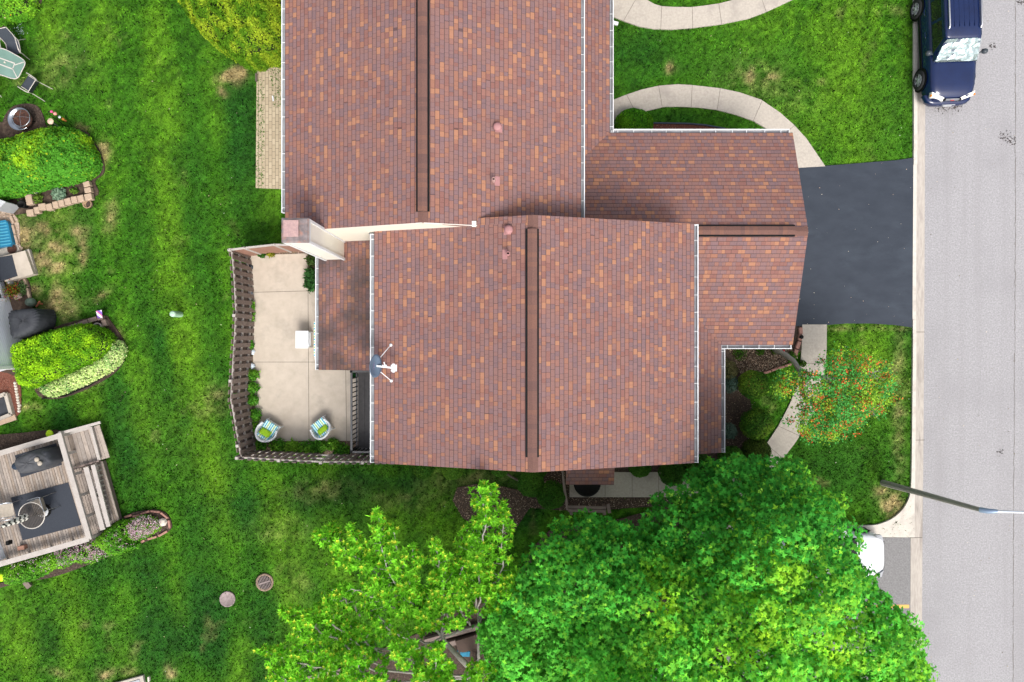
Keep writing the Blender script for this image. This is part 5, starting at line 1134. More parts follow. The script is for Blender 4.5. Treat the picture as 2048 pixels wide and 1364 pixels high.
# sunshade behind a clear windscreen
a, b_, c_, d_ = Vector((-.77, 1.37, 1.10)), Vector((.77, 1.37, 1.10)), Vector((.62+rx, 1.965, 1.63)), Vector((-.62+rx, 1.965, 1.63))
nw = (b_-a).cross(d_-a).normalized(); nw = nw if nw.z > 0 else -nw; rs = np.random.default_rng(2)
def shade(u, v): p = a.lerp(b_, u).lerp(d_.lerp(c_, u), v); k_ = float(fbm(np.array([u*5+1]), np.array([v*3+2]), 55, 3)[0])-.5; k2 = abs(math.sin(u*PI*2.0+v*2))*.012; k3 = float(fbm(np.array([u*11+1]), np.array([v*8+2]), 56, 2)[0])-.5; return tuple(p+nw*(.028+k_*.13+k2*1.2+k3*.05))
MB().grid(46, 26, shade).build('sunshade', mat('foil', (.46, .54, .54), (.26, .34, .34), 5, .3, metal=.85), suv, local=True)
MB().add([p+nw*.105 for p in (a, b_, c_, d_)], [(0, 1, 2, 3)]).build('windscreen', seethru('clear_glass', (.5, .6, .6), .82), suv, local=True)
MB().beam(a+nw*.055, b_+nw*.055, .03, .02).beam(a+Vector((.1, -.02, .05)), a+Vector((.75, -.0, .05)), .02, .015).beam(a+Vector((.85, -.02, .05)), a+Vector((1.45, .03, .07)), .02, .015).build('wiper', M['black'], suv, local=True)
for s_ in (-1, 1):
    MB().tube([(s_*.57+rx, 2.28, 1.74), (s_*.575+rx, 2.36, 1.80), (s_*.58+rx, 3.2, 1.815), (s_*.575+rx, 4.1, 1.80), (s_*.57+rx, 4.2, 1.73)], .028, 8).build('roof_rail', mat('rail_metal', (.55, .55, .57), (.5, .5, .52), 5, .3, metal=.8), suv, local=True)
    MB().tube([(s_*.86, 1.62, 1.12), (s_*.98, 1.64, 1.16)], .03, 8).lathe((s_*1.03, 1.65, 1.17), [(.001, -.12), (.09, -.09), (.11, 0), (.09, .09), (.001, .12)], 14, M=Matrix.Rotation(PI/2, 3, 'Y') @ Matrix.Scale(.9, 3)).build('mirror', mat('mirror_grey', (.05, .06, .07), (.04, .05, .06), 3, .3), suv, local=True)
    MB().loft([[(s_*x, y, z) for x, y, z in q] for q in ([(.36, .06, .62), (.80, .20, .62), (.80, .22, .86), (.36, .08, .84)], [(.36, .02, .66), (.76, .12, .66), (.76, .15, .83), (.36, .04, .80)])]).build('headlight', M['lens'], suv, local=True) if False else None
    mb = MB(); tp_ = [(.30, .09, .845), (.80, .30, .925), (.78, .15, .83), (.30, -.01, .755)]
    mb.add([(s_*x, y, z+.012) for x, y, z in tp_]+[(s_*x, y+.02, z-.16) for x, y, z in tp_], [(0, 1, 2, 3) if s_ < 0 else (3, 2, 1, 0)]+[(i, (i+1) % 4, 4+(i+1) % 4, 4+i) for i in range(4)]); mb.build('headlight', M['lens'], suv, local=True)
    MB().box((s_*.80, .19, .85), (.06, .06, .07)).build('indicator', M['amber'], suv, local=True)
    for y in (.95, 3.66): wheel_y = y
    for ydr in (2.35, 3.2): MB().tube([(s_*.925, ydr, .86), (s_*.95, ydr+.03, .87), (s_*.95, ydr+.17, .87), (s_*.925, ydr+.2, .86)], .013, 6).build('door_handle', M['navy'], suv, local=True)
    MB().box((s_*.926, 2.3, .52), (.03, 2.0, .09)).build('side_moulding', M['black'], suv, local=True)
gr = MB().box((0, .03, .79), (.52, .05, .13)); gr.build('grille', mat('grille_silver', (.42, .42, .43), (.3, .3, .31), 6, .35, metal=.6), suv, local=True)
MB().box((0.0, .0, .83), (.13, .03, .04)).build('emblem', mat('red_emblem', (.5, .04, .03)), suv, local=True)
for s_ in (-1, 1): MB().box((s_*.29, .03, .80), (.07, .07, .12)).build('grille_bar', M['black'], suv, local=True)
MB().loft([carsec(-.09, .42, .40, .56), carsec(-.06, .66, .34, .63), carsec(.06, .82, .30, .66), carsec(.30, .91, .30, .64)]).build('bumper', M['navy'], suv, local=True)
MB().box((0, -.095, .60), (.50, .02, .02)).box((0, -.1, .5), (.32, .03, .1)).build('number_plate', M['rim'], suv, local=True)
for s_ in (-1, 1):
    for y in (.95, 3.66):
        MB().lathe((s_*.918, y, .38), [(.001, 0), (.44, 0), (.45, -.005*s_)], 28, M=Matrix.Rotation(PI/2, 3, 'Y')).build('wheel_arch', M['black'], suv, local=True)
        ORGs = ORG[suv]; wheel(suv, s_*.86, y, .36, s_)
for i in range(5):
    MB().box((-.36+.18*i+rx, 3.2, 1.744), (.02, 1.7, .01)).build('roof_rib', M['navy'], suv, local=True)
suv.rotation_euler = (0, 0, R(2.2))

# white sedan half under the maple, nose towards the road
wc = thing('parked_sedan', 'white sedan nosed out from under the maple in the parking bay', 'car', (0, 0, 0)); ORG[wc] = Vector((0, 0, 0))
MB().loft([carsec(0, .36, .36, .54, .5), carsec(.04, .54, .28, .62, .45, top=.95), carsec(.14, .68, .24, .69, .4, top=.92), carsec(.34, .79, .22, .77, .38, top=.9), carsec(.65, .85, .2, .83, .36, top=.9), carsec(1.15, .88, .2, .90, top=.9), carsec(1.4, .88, .2, .92, top=.9), carsec(3.6, .88, .2, .95, top=.9), carsec(4.3, .82, .26, .93, top=.9), carsec(4.45, .7, .35, .75)]).build('body', M['carwhite'], wc, local=True)
MB().loft([carsec(2.0, .58, .9, 1.38, .3), carsec(2.2, .6, .9, 1.42, .28), carsec(3.1, .6, .9, 1.42, .28), carsec(3.35, .56, .9, 1.38, .3)]).build('roof', M['carwhite'], wc, local=True)
mb = MB(); vs = [(-.72, 1.2, .90), (.72, 1.2, .90), (.74, 3.9, .93), (-.74, 3.9, .93), (-.56, 2.0, 1.37), (.56, 2.0, 1.37), (.54, 3.3, 1.37), (-.54, 3.3, 1.37)]
mb.add(vs, [(0, 1, 5, 4), (1, 2, 6, 5), (2, 3, 7, 6), (3, 0, 4, 7)]); mb.build('windows', M['tint'], wc, local=True)
for s_ in (-1, 1):
    mb = MB(); tp_ = [(.55, .10, .70), (.78, .20, .74), (.80, .45, .80), (.70, .40, .81)]
    mb.add([(s_*x, y, z+.005) for x, y, z in tp_]+[(s_*x, y+.01, z-.12) for x, y, z in tp_], [(0, 1, 2, 3), (3, 2, 1, 0)]+[(i, (i+1) % 4, 4+(i+1) % 4, 4+i) for i in range(4)]); mb.build('headlight', M['greyac'], wc, local=True)
    for y in (.85, 3.5):
        MB().lathe((s_*.879, y, .33), [(.001, 0), (.37, 0), (.38, -.005*s_)], 28, M=Matrix.Rotation(PI/2, 3, 'Y')).build('wheel_arch', M['black'], wc, local=True); wheel(wc, s_*.82, y, .31, s_)
    MB().lathe((s_*.96, 1.7, .95), [(.001, -.1), (.07, -.07), (.08, 0), (.07, .07), (.001, .1)], 12, M=Matrix.Rotation(PI/2, 3, 'Y')).build('mirror', M['carwhite'], wc, local=True)
MB().box((0, -.0, .45), (1.0, .05, .12)).build('grille', M['black'], wc, local=True); MB().box((.35, 1.13, .925), (.5, .04, .03)).box((-.35, 1.13, .925), (.5, .04, .03)).build('wiper', M['black'], wc, local=True)
nose = W(1767, 1108, .5); wc.location = (nose.x, nose.y, 0); wc.rotation_euler = (0, 0, R(90))

# ------------------------------------------------------------------ patio furniture and plants
def V3(p): return Vector(p)
M['cushion'] = stripes('striped_cushion', [(.05, .42, .58), (.72, .78, .70), (.32, .55, .22), (.72, .78, .70), (.05, .42, .58), (.60, .74, .74)], 0, 4.2)
M['wicker'] = mat('white_wicker', (.74, .76, .78), (.62, .65, .68), 60, .6, bmp=.5)
def wicker_chair(label, px, py, rz, pil_dx):
    """round-backed armchair, front towards local -y"""
    r = thing('wicker_chair', label, 'chair', (0, 0, 0), 'white wicker armchairs on the patio'); ORG[r] = Vector((0, 0, 0))
    sh = []
    for i in range(25):
        t_ = i/24; a = R(-30+240*t_); x, y = .37*math.cos(a), .33*math.sin(a)+.02
        if i in (0, 24): y -= .06
        hh = .58+.24*max(0, math.sin(a))**1.5; sh.append((x, y, hh))
    mb = MB(); mb.tube(sh, .042, 8)
    vs = []; 
    for x, y, h_ in sh: vs += [(x*.98, y*.98, h_), (x*.86, y*.84, .30), (x*.80, y*.78, .30), (x*.90, y*.90, h_)]
    mb.loft([vs[i*4:i*4+4] for i in range(25)], smooth=False); mb.build('backrest', M['wicker'], r, local=True)
    MB().prism([(-.30, -.34), (.30, -.34), (.32, .1), (.22, .28), (-.22, .28), (-.32, .1)], .26, .36).build('seat', M['wicker'], r, local=True)
    for x in (-.30, .30): MB().tube([(x, -.32, 0), (x, -.30, .3)], .025, 8).build('leg', M['wicker'], r, local=True)
    for x in (-.24, .24): MB().tube([(x*1.1, .28, 0), (x, .24, .3)], .025, 8).build('leg', M['wicker'], r, local=True)
    MB().box((0, -.06, .41), (.54, .54, .10)).build('seat_cushion', M['cushion'], r, bevel=.035, local=True)
    MB().box((0, .20, .56), (.50, .10, .34), M=Matrix.Rotation(R(-22), 3, 'X')).build('back_cushion', M['cushion'], r, bevel=.035, local=True)
    q = W(px, py, .45); r.location = (q.x, q.y, .06); r.rotation_euler = (0, 0, rz)
    pil = MB()
    def pf(s_):
        return lambda u, v: ((u-.5)*.42, (v-.5)*.30, s_*.075*(max(0, (1-abs(2*u-1)**2.6))*max(0, (1-abs(2*v-1)**2.6)))**.5)
    pil.grid(12, 10, pf(1)); pil.grid(12, 10, pf(-1)); o = pil.build('throw_pillow', M['pad'], local=True)
    o.matrix_world = r.matrix_basis @ Matrix.Translation((pil_dx, .10, .55)) @ Matrix.Rotation(R(32), 4, 'X')
    tag(o, 'lime green pillow on the left wicker armchair' if px < 600 else 'lime green pillow on the right wicker armchair', 'pillow', 'lime pillows on the armchairs')
wicker_chair('white wicker armchair in the patio corner, left of the two, facing the house', 537, 861, R(148), .03)
wicker_chair('white wicker armchair near the dark side deck, right of the two', 644, 856, R(-142), -.02)
tbl = thing('patio_table', 'small white rectangular table on the concrete patio', 'table', W(606, 679, 0)); q = W(604, 679, .72)
MB().box((q.x, q.y, .72), (.49, .66, .035)).build('tabletop', M['white'], tbl, bevel=.01)
for dx in (-.2, .2):
    for dy in (-.28, .28): MB().box((q.x+dx, q.y+dy, .38), (.035, .035, .66)).build('leg', M['white'], tbl)
MB().box((q.x, q.y, .3), (.42, .58, .025)).build('shelf', M['white'], tbl)
lg_ = thing('chaise_longue', 'blue and green striped lounger mostly hidden under the low patio roof', 'lounger', W(650, 680, 0)); xa = W(627.5, 0, .45).x
MB().box((xa+.33, .08, .42), (.66, 1.35, .10)).build('cushion', stripes('striped_lounger', [(.05, .45, .6), (.75, .78, .72), (.35, .6, .25), (.75, .78, .72)], 1, 5), lg_, bevel=.03)
MB().box((xa+.33, .05, .33), (.64, 1.5, .05)).build('frame', M['white'], lg_)
for dx in (.05, .6):
    for dy in (-.6, .7): MB().box((xa+dx, .05+dy, .18), (.04, .04, .25)).build('leg', M['white'], lg_)
gp = 'leafy plants growing along the picket fence'
pcs = [(499, 612, .16, 'small spiky plant by the picket fence, near the patio joint'), (496, 634, .20, 'light green bushy plant by the picket fence, below the spiky one'), (498, 690, .14, 'yellow-green tuft by the picket fence level with the white table'), (505, 750, .16, 'green weeds beside the lower picket fence'),
       (506, 775, .17, 'leafy green cluster by the picket fence below the lower joint'), (504, 800, .18, 'leafy green clump by the picket fence level with the deck'), (508, 830, .22, 'bright leafy clump by the left wicker armchair'), (512, 860, .24, 'leafy clump behind the left wicker armchair'),
       (516, 890, .26, 'leafy clump in the patio corner by the fence'), (555, 893, .26, 'leafy ground cover below the left wicker armchair'), (585, 895, .25, 'leafy ground cover between the two wicker armchairs'), (615, 897, .27, 'leafy plant with white flecks left of the right armchair'), (640, 893, .22, 'leafy plant right under the right wicker armchair'), (665, 888, .20, 'round green clump right of the right wicker armchair'), (685, 902, .26, 'blue-green mat of leaves by the deck corner')]
for px, py, r_, lab in pcs: shrub('border_plant', lab, 'plant', px, py, .35, r_*1.15, r_, (.08, .28, .025), (.22, .46, .04), .085, 620, gp, lump=.45, tm=T_LANCE, mt='leaf')
shrub('lily_clump', 'long-leaved green lily clump between the patio and the low roof', 'plant', 623, 560, .6, .24, .42, (.035, .12, .03), (.06, .17, .04), .14, 420, lump=.2, tm=T_LANCE, mt='leaf')
shrub('lily_clump', 'pinkish green plant below the chimney, above the lily clump', 'plant', 625, 520, .5, .22, .24, (.06, .13, .03), (.2, .12, .07), .09, 380, lump=.2, tm=T_LANCE, mt='leaf')
shrub('border_plant', 'small spiky green plant by the reddish board fence', 'plant', 524, 508, .3, .12, .12, (.04, .13, .02), (.08, .18, .03), .09, 160, gp, lump=.2, tm=T_LANCE, mt='leaf')
shrub('border_plant', 'yellowish plant by the reddish board fence', 'plant', 541, 508, .3, .14, .1, (.20, .22, .02), (.35, .33, .03), .07, 200, gp, lump=.2, tm=T_LANCE, mt='leaf')
for px, py, lab in ((500, 590, 'white crumpled bag against the picket fence near the upper patio joint'), (505, 732, 'pale blue-white stone by the picket fence below the lower patio joint'), (505, 703, 'small pale stone by the picket fence near the yellow tuft')):
    q = W(px, py, .1); r_ = .15 if py == 590 else .11
    o = MB(); o.grid(10, 8, lambda u, v: (q.x+math.cos(u*2*PI)*math.sin(v*PI)*r_*(.7+.5*math.sin(u*11+py)**2), q.y+math.sin(u*2*PI)*math.sin(v*PI)*r_*1.2*(.7+.4*math.cos(u*9+py)**2), .09+math.cos(v*PI)*.09)); tag(o.build('stone' if py != 590 else 'plastic_bag', mat('pale_blue_white', (.62, .70, .78), (.5, .58, .66))), lab, 'stone' if py != 590 else 'bag')
tag(MB().lathe(W(502, 535, 0), [(.09, 0), (.12, .08), (.08, .17), (.001, .19)], 12).build('stone', mat('dark_stone', (.07, .08, .1))), 'dark rounded stone by the top of the picket fence', 'stone')
tag(MB().lathe(W(712, 750, .06), [(.10, 0), (.12, .3), (.11, .3), (.09, .05)], 14).build('plant_pot', mat('green_pot', (.02, .16, .04))), 'small green pot at the top corner of the dark side deck', 'pot')
scatter('paver_weeds', [WL([(514, 160), (530, 160), (528, 376), (514, 376)]), WL([(540, 140), (564, 136), (564, 215), (548, 215)])], 500, .05, [(.06, .16, .02), (.09, .2, .03)], 'green weeds growing through the brick paving strip', 'weeds', z=.03, tm=T_LANCE, m='leaf')
tag(MB().box(W(546, 197, .1), (.05, .2, .03), rz=.15).build('white_stick', M['white']), 'small white plastic strip lying on the brick paving', 'strip')
tag(MB().box(W(513, 155, .07), (.06, .30, .12)).build('timber_edging', M['barkdark']), 'short dark timber at the top of the brick paving', 'edging')
# dark grill and red thing at the top by the arborvitae
gl = thing('red_grill_cart', 'dark slatted cart with red cover beside the upper roof at the top edge', 'cart', W(558, 8, 0)); q = W(556, 6, .8)
MB().box((q.x, q.y+.2, .8), (.35, .45, .12)).build('lid', mat('red_cover', (.42, .01, .04)), gl, bevel=.03)
for i in range(5): MB().beam(W(548+5*i, 14, .4), W(556+3*i, 34, .2), .04, .03).build('slat', M['greyac'], gl)
# arborvitae
hedge('arborvitae_group', 'large golden-green arborvitae mound beside the brick paving and upper roof', 'shrub', [(350, -60), (372, 0), (392, 36), (416, 72), (444, 102), (475, 122), (500, 137), (522, 140), (545, 131), (575, 126), (600, 60), (600, -60), (540, -160), (420, -120)], 2.6, 1.3, 2600,
      (.095, .23, .012), (.38, .50, .03), .055, lump=.17, tm=T_OVAL, patch=3.2, zt=.05, thr=.35)

# ------------------------------------------------------------------ utility items on the back lawn
ut = thing('utility_pedestal', 'pale green round utility pedestal standing alone on the back lawn', 'pedestal', W(362, 629, 0))
MB().lathe(W(361, 629, 0), [(.105, -.02), (.115, .55), (.115, .62), (.09, .66), (.001, .67)], 20).build('body', mat('pale_green', (.42, .60, .44), (.36, .54, .40), 8, .5), ut)
MB().lathe(W(352, 628, .67), [(.12, -.1), (.12, 0), (.08, .03), (.001, .04)], 20).build('cap', mat('pale_cap', (.60, .70, .58)), ut) if False else None
tag(MB().lathe(W(455, 1198, 0), [(.30, -.02), (.30, .028), (.27, .03), (.265, .024), (.001, .024)], 32).build('manhole_cover', mat('manhole_iron', (.30, .24, .235), (.20, .155, .15), 12, .8, bmp=.5)), 'solid round pinkish-grey manhole cover in the lawn', 'manhole cover')
dg = thing('storm_drain', 'round slotted storm drain grate with rusty rim in the lawn', 'drain', W(529, 1165, 0)); q = W(529, 1165, .03)
MB().lathe(q-Vector((0, 0, .03)), [(.34, 0), (.34, .03), (.27, .035), (.26, .01)], 32, cap=False).build('rim', mat('drain_rim', (.30, .22, .16), (.17, .12, .09), 9, .9, bmp=.5), dg)
MB().lathe(q-Vector((0, 0, .06)), [(.265, 0), (.001, .0)], 24).build('shaft', M['black'], dg) ; gt = MB()
MB().lathe(q-Vector((0, 0, .020)), [(.265, 0), (.001, .001)], 24).build('pit', M['black'], dg)
for i in range(-4, 5):
    L = 2*math.sqrt(.26**2-(i*.056)**2); gt.box((q.x+i*.056*math.cos(.3), q.y+i*.056*math.sin(.3), .035), (.022, L, .03), rz=.3)
gt.box((q.x, q.y, .04), (.5, .045, .03), rz=.3); gt.build('grate', mat('drain_iron', (.27, .22, .21), (.2, .16, .15), 9, .8), dg)
sq = thing('concrete_slab', 'pale concrete slab with inset cover at the bottom edge of the lawn', 'slab', W(270, 1372, 0))
MB().prism(WL([(225, 1366), (288, 1349), (300, 1400), (240, 1410)]), -.02, .1).build('slab', M['concrete'], sq); MB().prism(WL([(240, 1368), (282, 1356), (290, 1395), (250, 1405)]), .09, .125).build('cover', M['greyac'], sq)
tag(MB().box(W(298, 1358, .1), (.06, .18, .1), rz=.1).build('marker_stake', M['stone']), 'short pale stake beside the concrete slab at the bottom edge', 'stake')
tag(MB().beam(W(46, 1158, .08), W(60, 1174, .08), .2, .1).build('wooden_trough', M['woodgrey']), 'narrow weathered wooden trough poking out below the pink flowers', 'trough')

# ------------------------------------------------------------------ neighbouring house and its yard (left edge)
nh = thing('neighbour_house', 'white sided house at the left edge with glass door and striped lap siding', 'house', (-21, -3, 0))
wl = [W(-60, 350, 0), W(0, 534, 0), W(30, 624, 0), W(62, 733, 0)]
def wallrun(pts, h, name='wall'):
    mb = MB()
    for a, b_ in zip(pts[:-1], pts[1:]):
        a = Vector(a); b_ = Vector(b_); d = (b_-a); nrm = Vector((d.y, -d.x, 0)).normalized()
        c_ = (a+b_)/2-nrm*(-.0); mb.box((c_.x-.1, c_.y, h/2), (.2, d.length, h), rz=math.atan2(d.y, d.x)-PI/2)
    return mb
c1 = Vector(wl[3]); c0 = Vector(wl[0]); cin = W(-30, 752, 0); c4 = W(-30, 1000, 0)
pl = [c0.to_2d()[:], (wl[3].x, wl[3].y), W(20, 737, 0).to_2d()[:], W(-200, 810, 0).to_2d()[:], (-30, -2), (-30, 6)]
pl2 = WL([(-60, 860), (-10, 985), (18, 1056), (36, 1106), (-60, 1140)])+[(-30, -8), (-30, -3)]
wb = MB().prism(pl, 0, 5.0); wb.prism(pl2, 0, 4.98).build('wall', M['whiteside'], nh)
e1 = Vector(wl[2]); e2 = Vector(wl[1]); tg = MB()
tg.box((wl[3].x, wl[3].y, 2.5), (.10, .12, 5.0), rz=.3); tg.beam(W(29, 736, 0)[:], W(29, 736, 0)[:2]+(5,), .1, .1) if False else None
tg.build('corner_board', M['white'], nh)
dd_ = (wl[1]-wl[2]).normalized(); nr = Vector((-dd_.y, dd_.x, 0)); nr = nr if nr.x > 0 else -nr
a = wl[2]+dd_*.45; b_ = wl[2]+dd_*2.4
fr = MB(); 
for z in (.45, 2.5): fr.beam(a+nr*.03+Vector((0, 0, z)), b_+nr*.03+Vector((0, 0, z)), .1, .12)
for q in (a, b_, a.lerp(b_, .5)): fr.beam(q+nr*.04+Vector((0, 0, .40)), q+nr*.04+Vector((0, 0, 2.55)), .1, .1, up=(1, 0, 0))
fo = fr.build('door_frame', M['white'], nh)
MB().beam(a+nr*.01+Vector((0, 0, 1.5)), b_+nr*.01+Vector((0, 0, 1.5)), .05, 2.0).build('sliding_door', M['glass'], nh)
MB().add([(-30, -9, 7.2), (-30, 7, 7.2), (-20.6, 5.4, 5.02), (-21, -9, 5.02)], [(0, 1, 2, 3), (3, 2, 1, 0)]).build('roof', M['cap'] if 'cap' in M else CAPM[0], nh)
MB().box(W(18, 1085, 1.2), (.10, .14, .22)).build('wall_lamp', M['black'], nh)
# stoop with black mat
stp = thing('concrete_stoop', 'pale concrete stoop at the glass door of the white house', 'stoop', W(30, 530, 0))
MB().prism(WL([(-5, 515), (50, 501), (67, 548), (10, 564)], .28), 0, .28).build('landing', M['patio'], stp, bevel=.01); MB().prism(WL([(50, 500), (58, 498), (72, 546), (66, 549)], .12), 0, .13).build('step', M['concrete'], stp)
tag(MB().prism(WL([(-20, 518), (24, 510), (35, 552), (4, 562), (-10, 560)], .29), .282, .295).build('door_mat', M['rug']), 'black door mat on the concrete stoop', 'mat')
# AC unit
ac = thing('ac_unit', 'light grey air conditioner beside the mounded hedge', 'air conditioner', W(18, 408, 0)); q0 = [W(p[0], p[1], 0) for p in ((40, 414), (28, 427), (-14, 424), (-4, 398))]
acp = WL([(42, 412), (27, 428), (-20, 418), (-6, 396)]); MB().prism(acp, 0, .78).build('cabinet', M['greyac'], ac, bevel=.02); cx_, cy_ = np.mean(acp, 0)
MB().prism([(cx_+(p[0]-cx_)*1.03, cy_+(p[1]-cy_)*1.03) for p in acp], .78, .82).build('top_cover', mat('ac_top', (.5, .51, .53), (.45, .46, .48)), ac, bevel=.02); MB().lathe((cx_, cy_, .82), [(.26, 0), (.24, .03), (.001, .035)], 24).build('fan_grille', M['black'], ac)
# blue ribbed cover
bc_ = thing('blue_plastic_cover', 'blue ribbed plastic pool shell lying on the pebbles by the white house', 'cover', W(8, 470, 0))
bm2 = mat('blue_shell', (.025, .21, .36), (.02, .17, .30), 5, .35)
MB().prism(WL([(-30, 446), (12, 440), (17, 447), (25, 486), (20, 492), (-30, 500)], .2), 0, .22).build('shell', bm2, bc_, bevel=.04)
rb = MB()
for i in range(8): rb.beam(W(-30, 452+i*6, .235), W(13+i*1.3, 445+i*6, .235), .035, .03)
rb.build('ribs', mat('blue_light', (.10, .38, .52), (.08, .33, .46), 5, .35), bc_)
tag(MB().lathe(W(28, 499, 0), [(.10, 0), (.17, .10), (.18, .12), (.15, .12), (.13, .07), (.001, .05)], 20).build('rusty_bowl', M['rust']), 'small rusty bowl on the pale paver above the stoop', 'bowl')
tag(MB().prism(WL([(0, 500), (36, 488), (42, 502), (2, 514)]), 0, .05).build('paver', M['concrete']), 'pale paver beside the small rusty bowl', 'paver')
for i, (a, b_) in enumerate([((22, 432), (28, 446)), ((26, 450), (31, 468)), ((31, 470), (36, 488)), ((49, 558), (54, 574)), ((54, 576), (60, 596))]):
    tag(MB().beam(W(*a, .05), W(*b_, .05), .09, .1).build('edging_stone', M['block'], bevel=.01), ['thin tan edging strip next to the air conditioner', 'thin tan edging strip beside the blue shell', 'thin tan edging strip above the stoop', 'thin tan edging strip just below the stoop', 'thin tan edging strip beside the pink-flower pot bed'][i], 'edging', 'tan edging strips by the white house')
# potted flowers
pf = thing('flower_pot', 'dark pot of red and yellow-green leaves below the stoop', 'potted plant', W(30, 583, 0))
MB().lathe(W(33, 582, .05), [(.12, -.05), (.17, .25), (.18, .28), (.15, .28), (.14, .2), (.001, .2)], 20).build('pot', M['black'], pf)
c = W(22, 581, .45); n = 420; P = rng.normal(size=(n, 3))*np.array([.15, .15, .08])+np.array(c); cs = lcol(n, (.14, .17, .02), .3, c3=(.35, .04, .02), p3=.3); leaf_obj('foliage', [(P, rng.normal(size=(n, 3))+np.array([0, 0, 1]), .06, T_LANCE, True, cs, None)], M['leaf'], pf)
tag(MB().prism(WL([(28, 585), (42, 582), (47, 595), (31, 600)]), 0, .06).build('paver', mat('pinkish_paver', (.36, .27, .25), (.3, .22, .2), 9)), 'pinkish paver under the dark flower pot', 'paver')
tag(MB().lathe(W(25, 566, 0), [(.07, 0), (.08, .2), (.03, .24), (.001, .25)], 12).build('grey_jar', M['greyac']), 'small grey jar beside the stoop', 'jar')
shrub('bed_plant', 'wispy green plant in the soil beside the dark flower pot', 'plant', 45, 578, .3, .16, .28, (.05, .12, .03), (.1, .18, .06), .06, 260, 'plants in the soil by the white house', lump=.3, tm=T_LANCE)
tag(MB().lathe(W(67, 605, 0), [(.13, 0), (.18, .12), (.14, .28), (.001, .33)], 24).build('gazing_globe', mat('green_grey_glass', (.12, .17, .13), (.17, .22, .17), 6, .25)), 'grey-green rounded garden ornament near the covered grill', 'ornament')
tag(MB().tube([W(73, 613, .05), W(78, 606, .3), W(84, 608, .1)], .035, 6).tube([W(76, 607, .25), W(79, 603, .4)], .03, 6).build('terracotta_frog', mat('orange_clay', (.48, .15, .08))), 'small orange clay ornament beside the grey-green one', 'ornament')
# covered grill by the hedge
def coverlump(pts, h, name, label, cat, seed=3, m='cover', n=(26, 18)):
    P = WL(pts, h*.8); A = np.array(P); cx_, cy_ = A.mean(0); pl = smooth_poly(P, 8); secs = []
    for sc, z in ((1.0, .03), (1.0, h*.5), (.98, h*.85), (.90, h*.97), (.6, h), (.25, h*1.01), (.02, h*1.01)):
        s2 = []
        for i, p in enumerate(pl):
            w_ = 1+.03*math.sin(i*1.9+seed+z*5)+.02*math.sin(i*4.1+z*9); s2.append((cx_+(p[0]-cx_)*sc*w_, cy_+(p[1]-cy_)*sc*w_, z+.015*math.sin(i*2.3+sc*8)))
        secs.append(s2)
    r_ = thing(name, label, cat, (cx_, cy_, 0)); MB().loft(secs).build('fabric_cover', M[m], r_); return r_
g1_ = coverlump([(22, 626), (40, 619), (72, 617), (80, 624), (82, 640), (76, 656), (60, 668), (30, 677), (24, 655)], 1.1, 'covered_grill', 'grill under a dark grey cover beside the white house wall', 'grill')
for px in (35, 70): MB().lathe(W(px, 655, 0), [(.06, 0), (.06, .1)], 12).build('wheel', M['rubber'], g1_)
# flag
fl = thing('garden_flag', 'small purple, white and pink garden flag at the tip of the clipped hedge', 'flag', W(206, 636, 0)); pA, pB = W(192, 622, .75), W(203, 620, .75)
pC, pD = W(205, 636, .3), W(195, 637, .3); m_ = MB()
fm = stripes('flag_stripes', [(.16, .08, .42), (.22, .12, .5), (.72, .68, .74), (.75, .72, .76), (.62, .12, .25)], 0, 4.3)
m_.grid(6, 4, lambda u, v: tuple(pA.lerp(pB, u).lerp(pD.lerp(pC, u), v)+Vector((0, 0, .02*math.sin(u*6))))); m_.build('banner', fm, fl); MB().tube([W(207, 638, 0), W(204, 619, .8)], .008, 6).tube([W(204, 619, .8), W(190, 621, .8)], .008, 6).build('pole', M['black'], fl)
# glass garden table and sling chairs
gt_ = thing('glass_table', 'frosted glass oval garden table with champagne metal rim at the left edge', 'table', W(-2, 130, 0)); TH = .72
ol = smooth_poly(WL([(-60, 96), (-20, 94), (8, 98), (30, 109), (46, 119), (50, 127), (44, 141), (36, 155), (25, 157), (0, 149), (-40, 135), (-66, 115)], TH), 5)
MB().prism(ol, TH-.012, TH).build('tabletop', mat('frosted_glass', (.13, .22, .18), (.17, .27, .23), 2, .3, spec=.5), gt_)
MB().tube([(p[0], p[1], TH) for p in ol+ol[:1]], .018, 6).build('rim', M['champagne'], gt_); uf = MB()
a, b_ = W(-50, 102, TH), W(28, 132, TH)
for dz, off in ((.006, 0),):
    uf.beam(W(-50, 98, TH+.006), W(30, 127, TH+.006), .04, .01); uf.beam(W(-50, 110, TH+.006), W(25, 138, TH+.006), .04, .01); uf.beam(W(29, 130, TH+.006), W(48, 124, TH+.006), .03, .01); uf.beam(W(25, 137, TH+.006), W(34, 155, TH+.006), .03, .01); uf.beam(W(29, 128, TH+.006), W(25, 138, TH+.006), .03, .01)
uf.build('support_bars', M['champagne'], gt_)
for p in ((-40, 110), (-35, 128), (42, 132), (30, 148)): MB().tube([W(p[0], p[1], TH-.02), W(p[0]*.8+6, p[1]+6, 0)], .018, 6).build('leg', M['champagne'], gt_)
MB().lathe(W(10, 125, TH), [(.03, 0), (.03, .03), (.02, .03), (.001, .02)], 12).build('umbrella_ring', M['stone'], gt_)
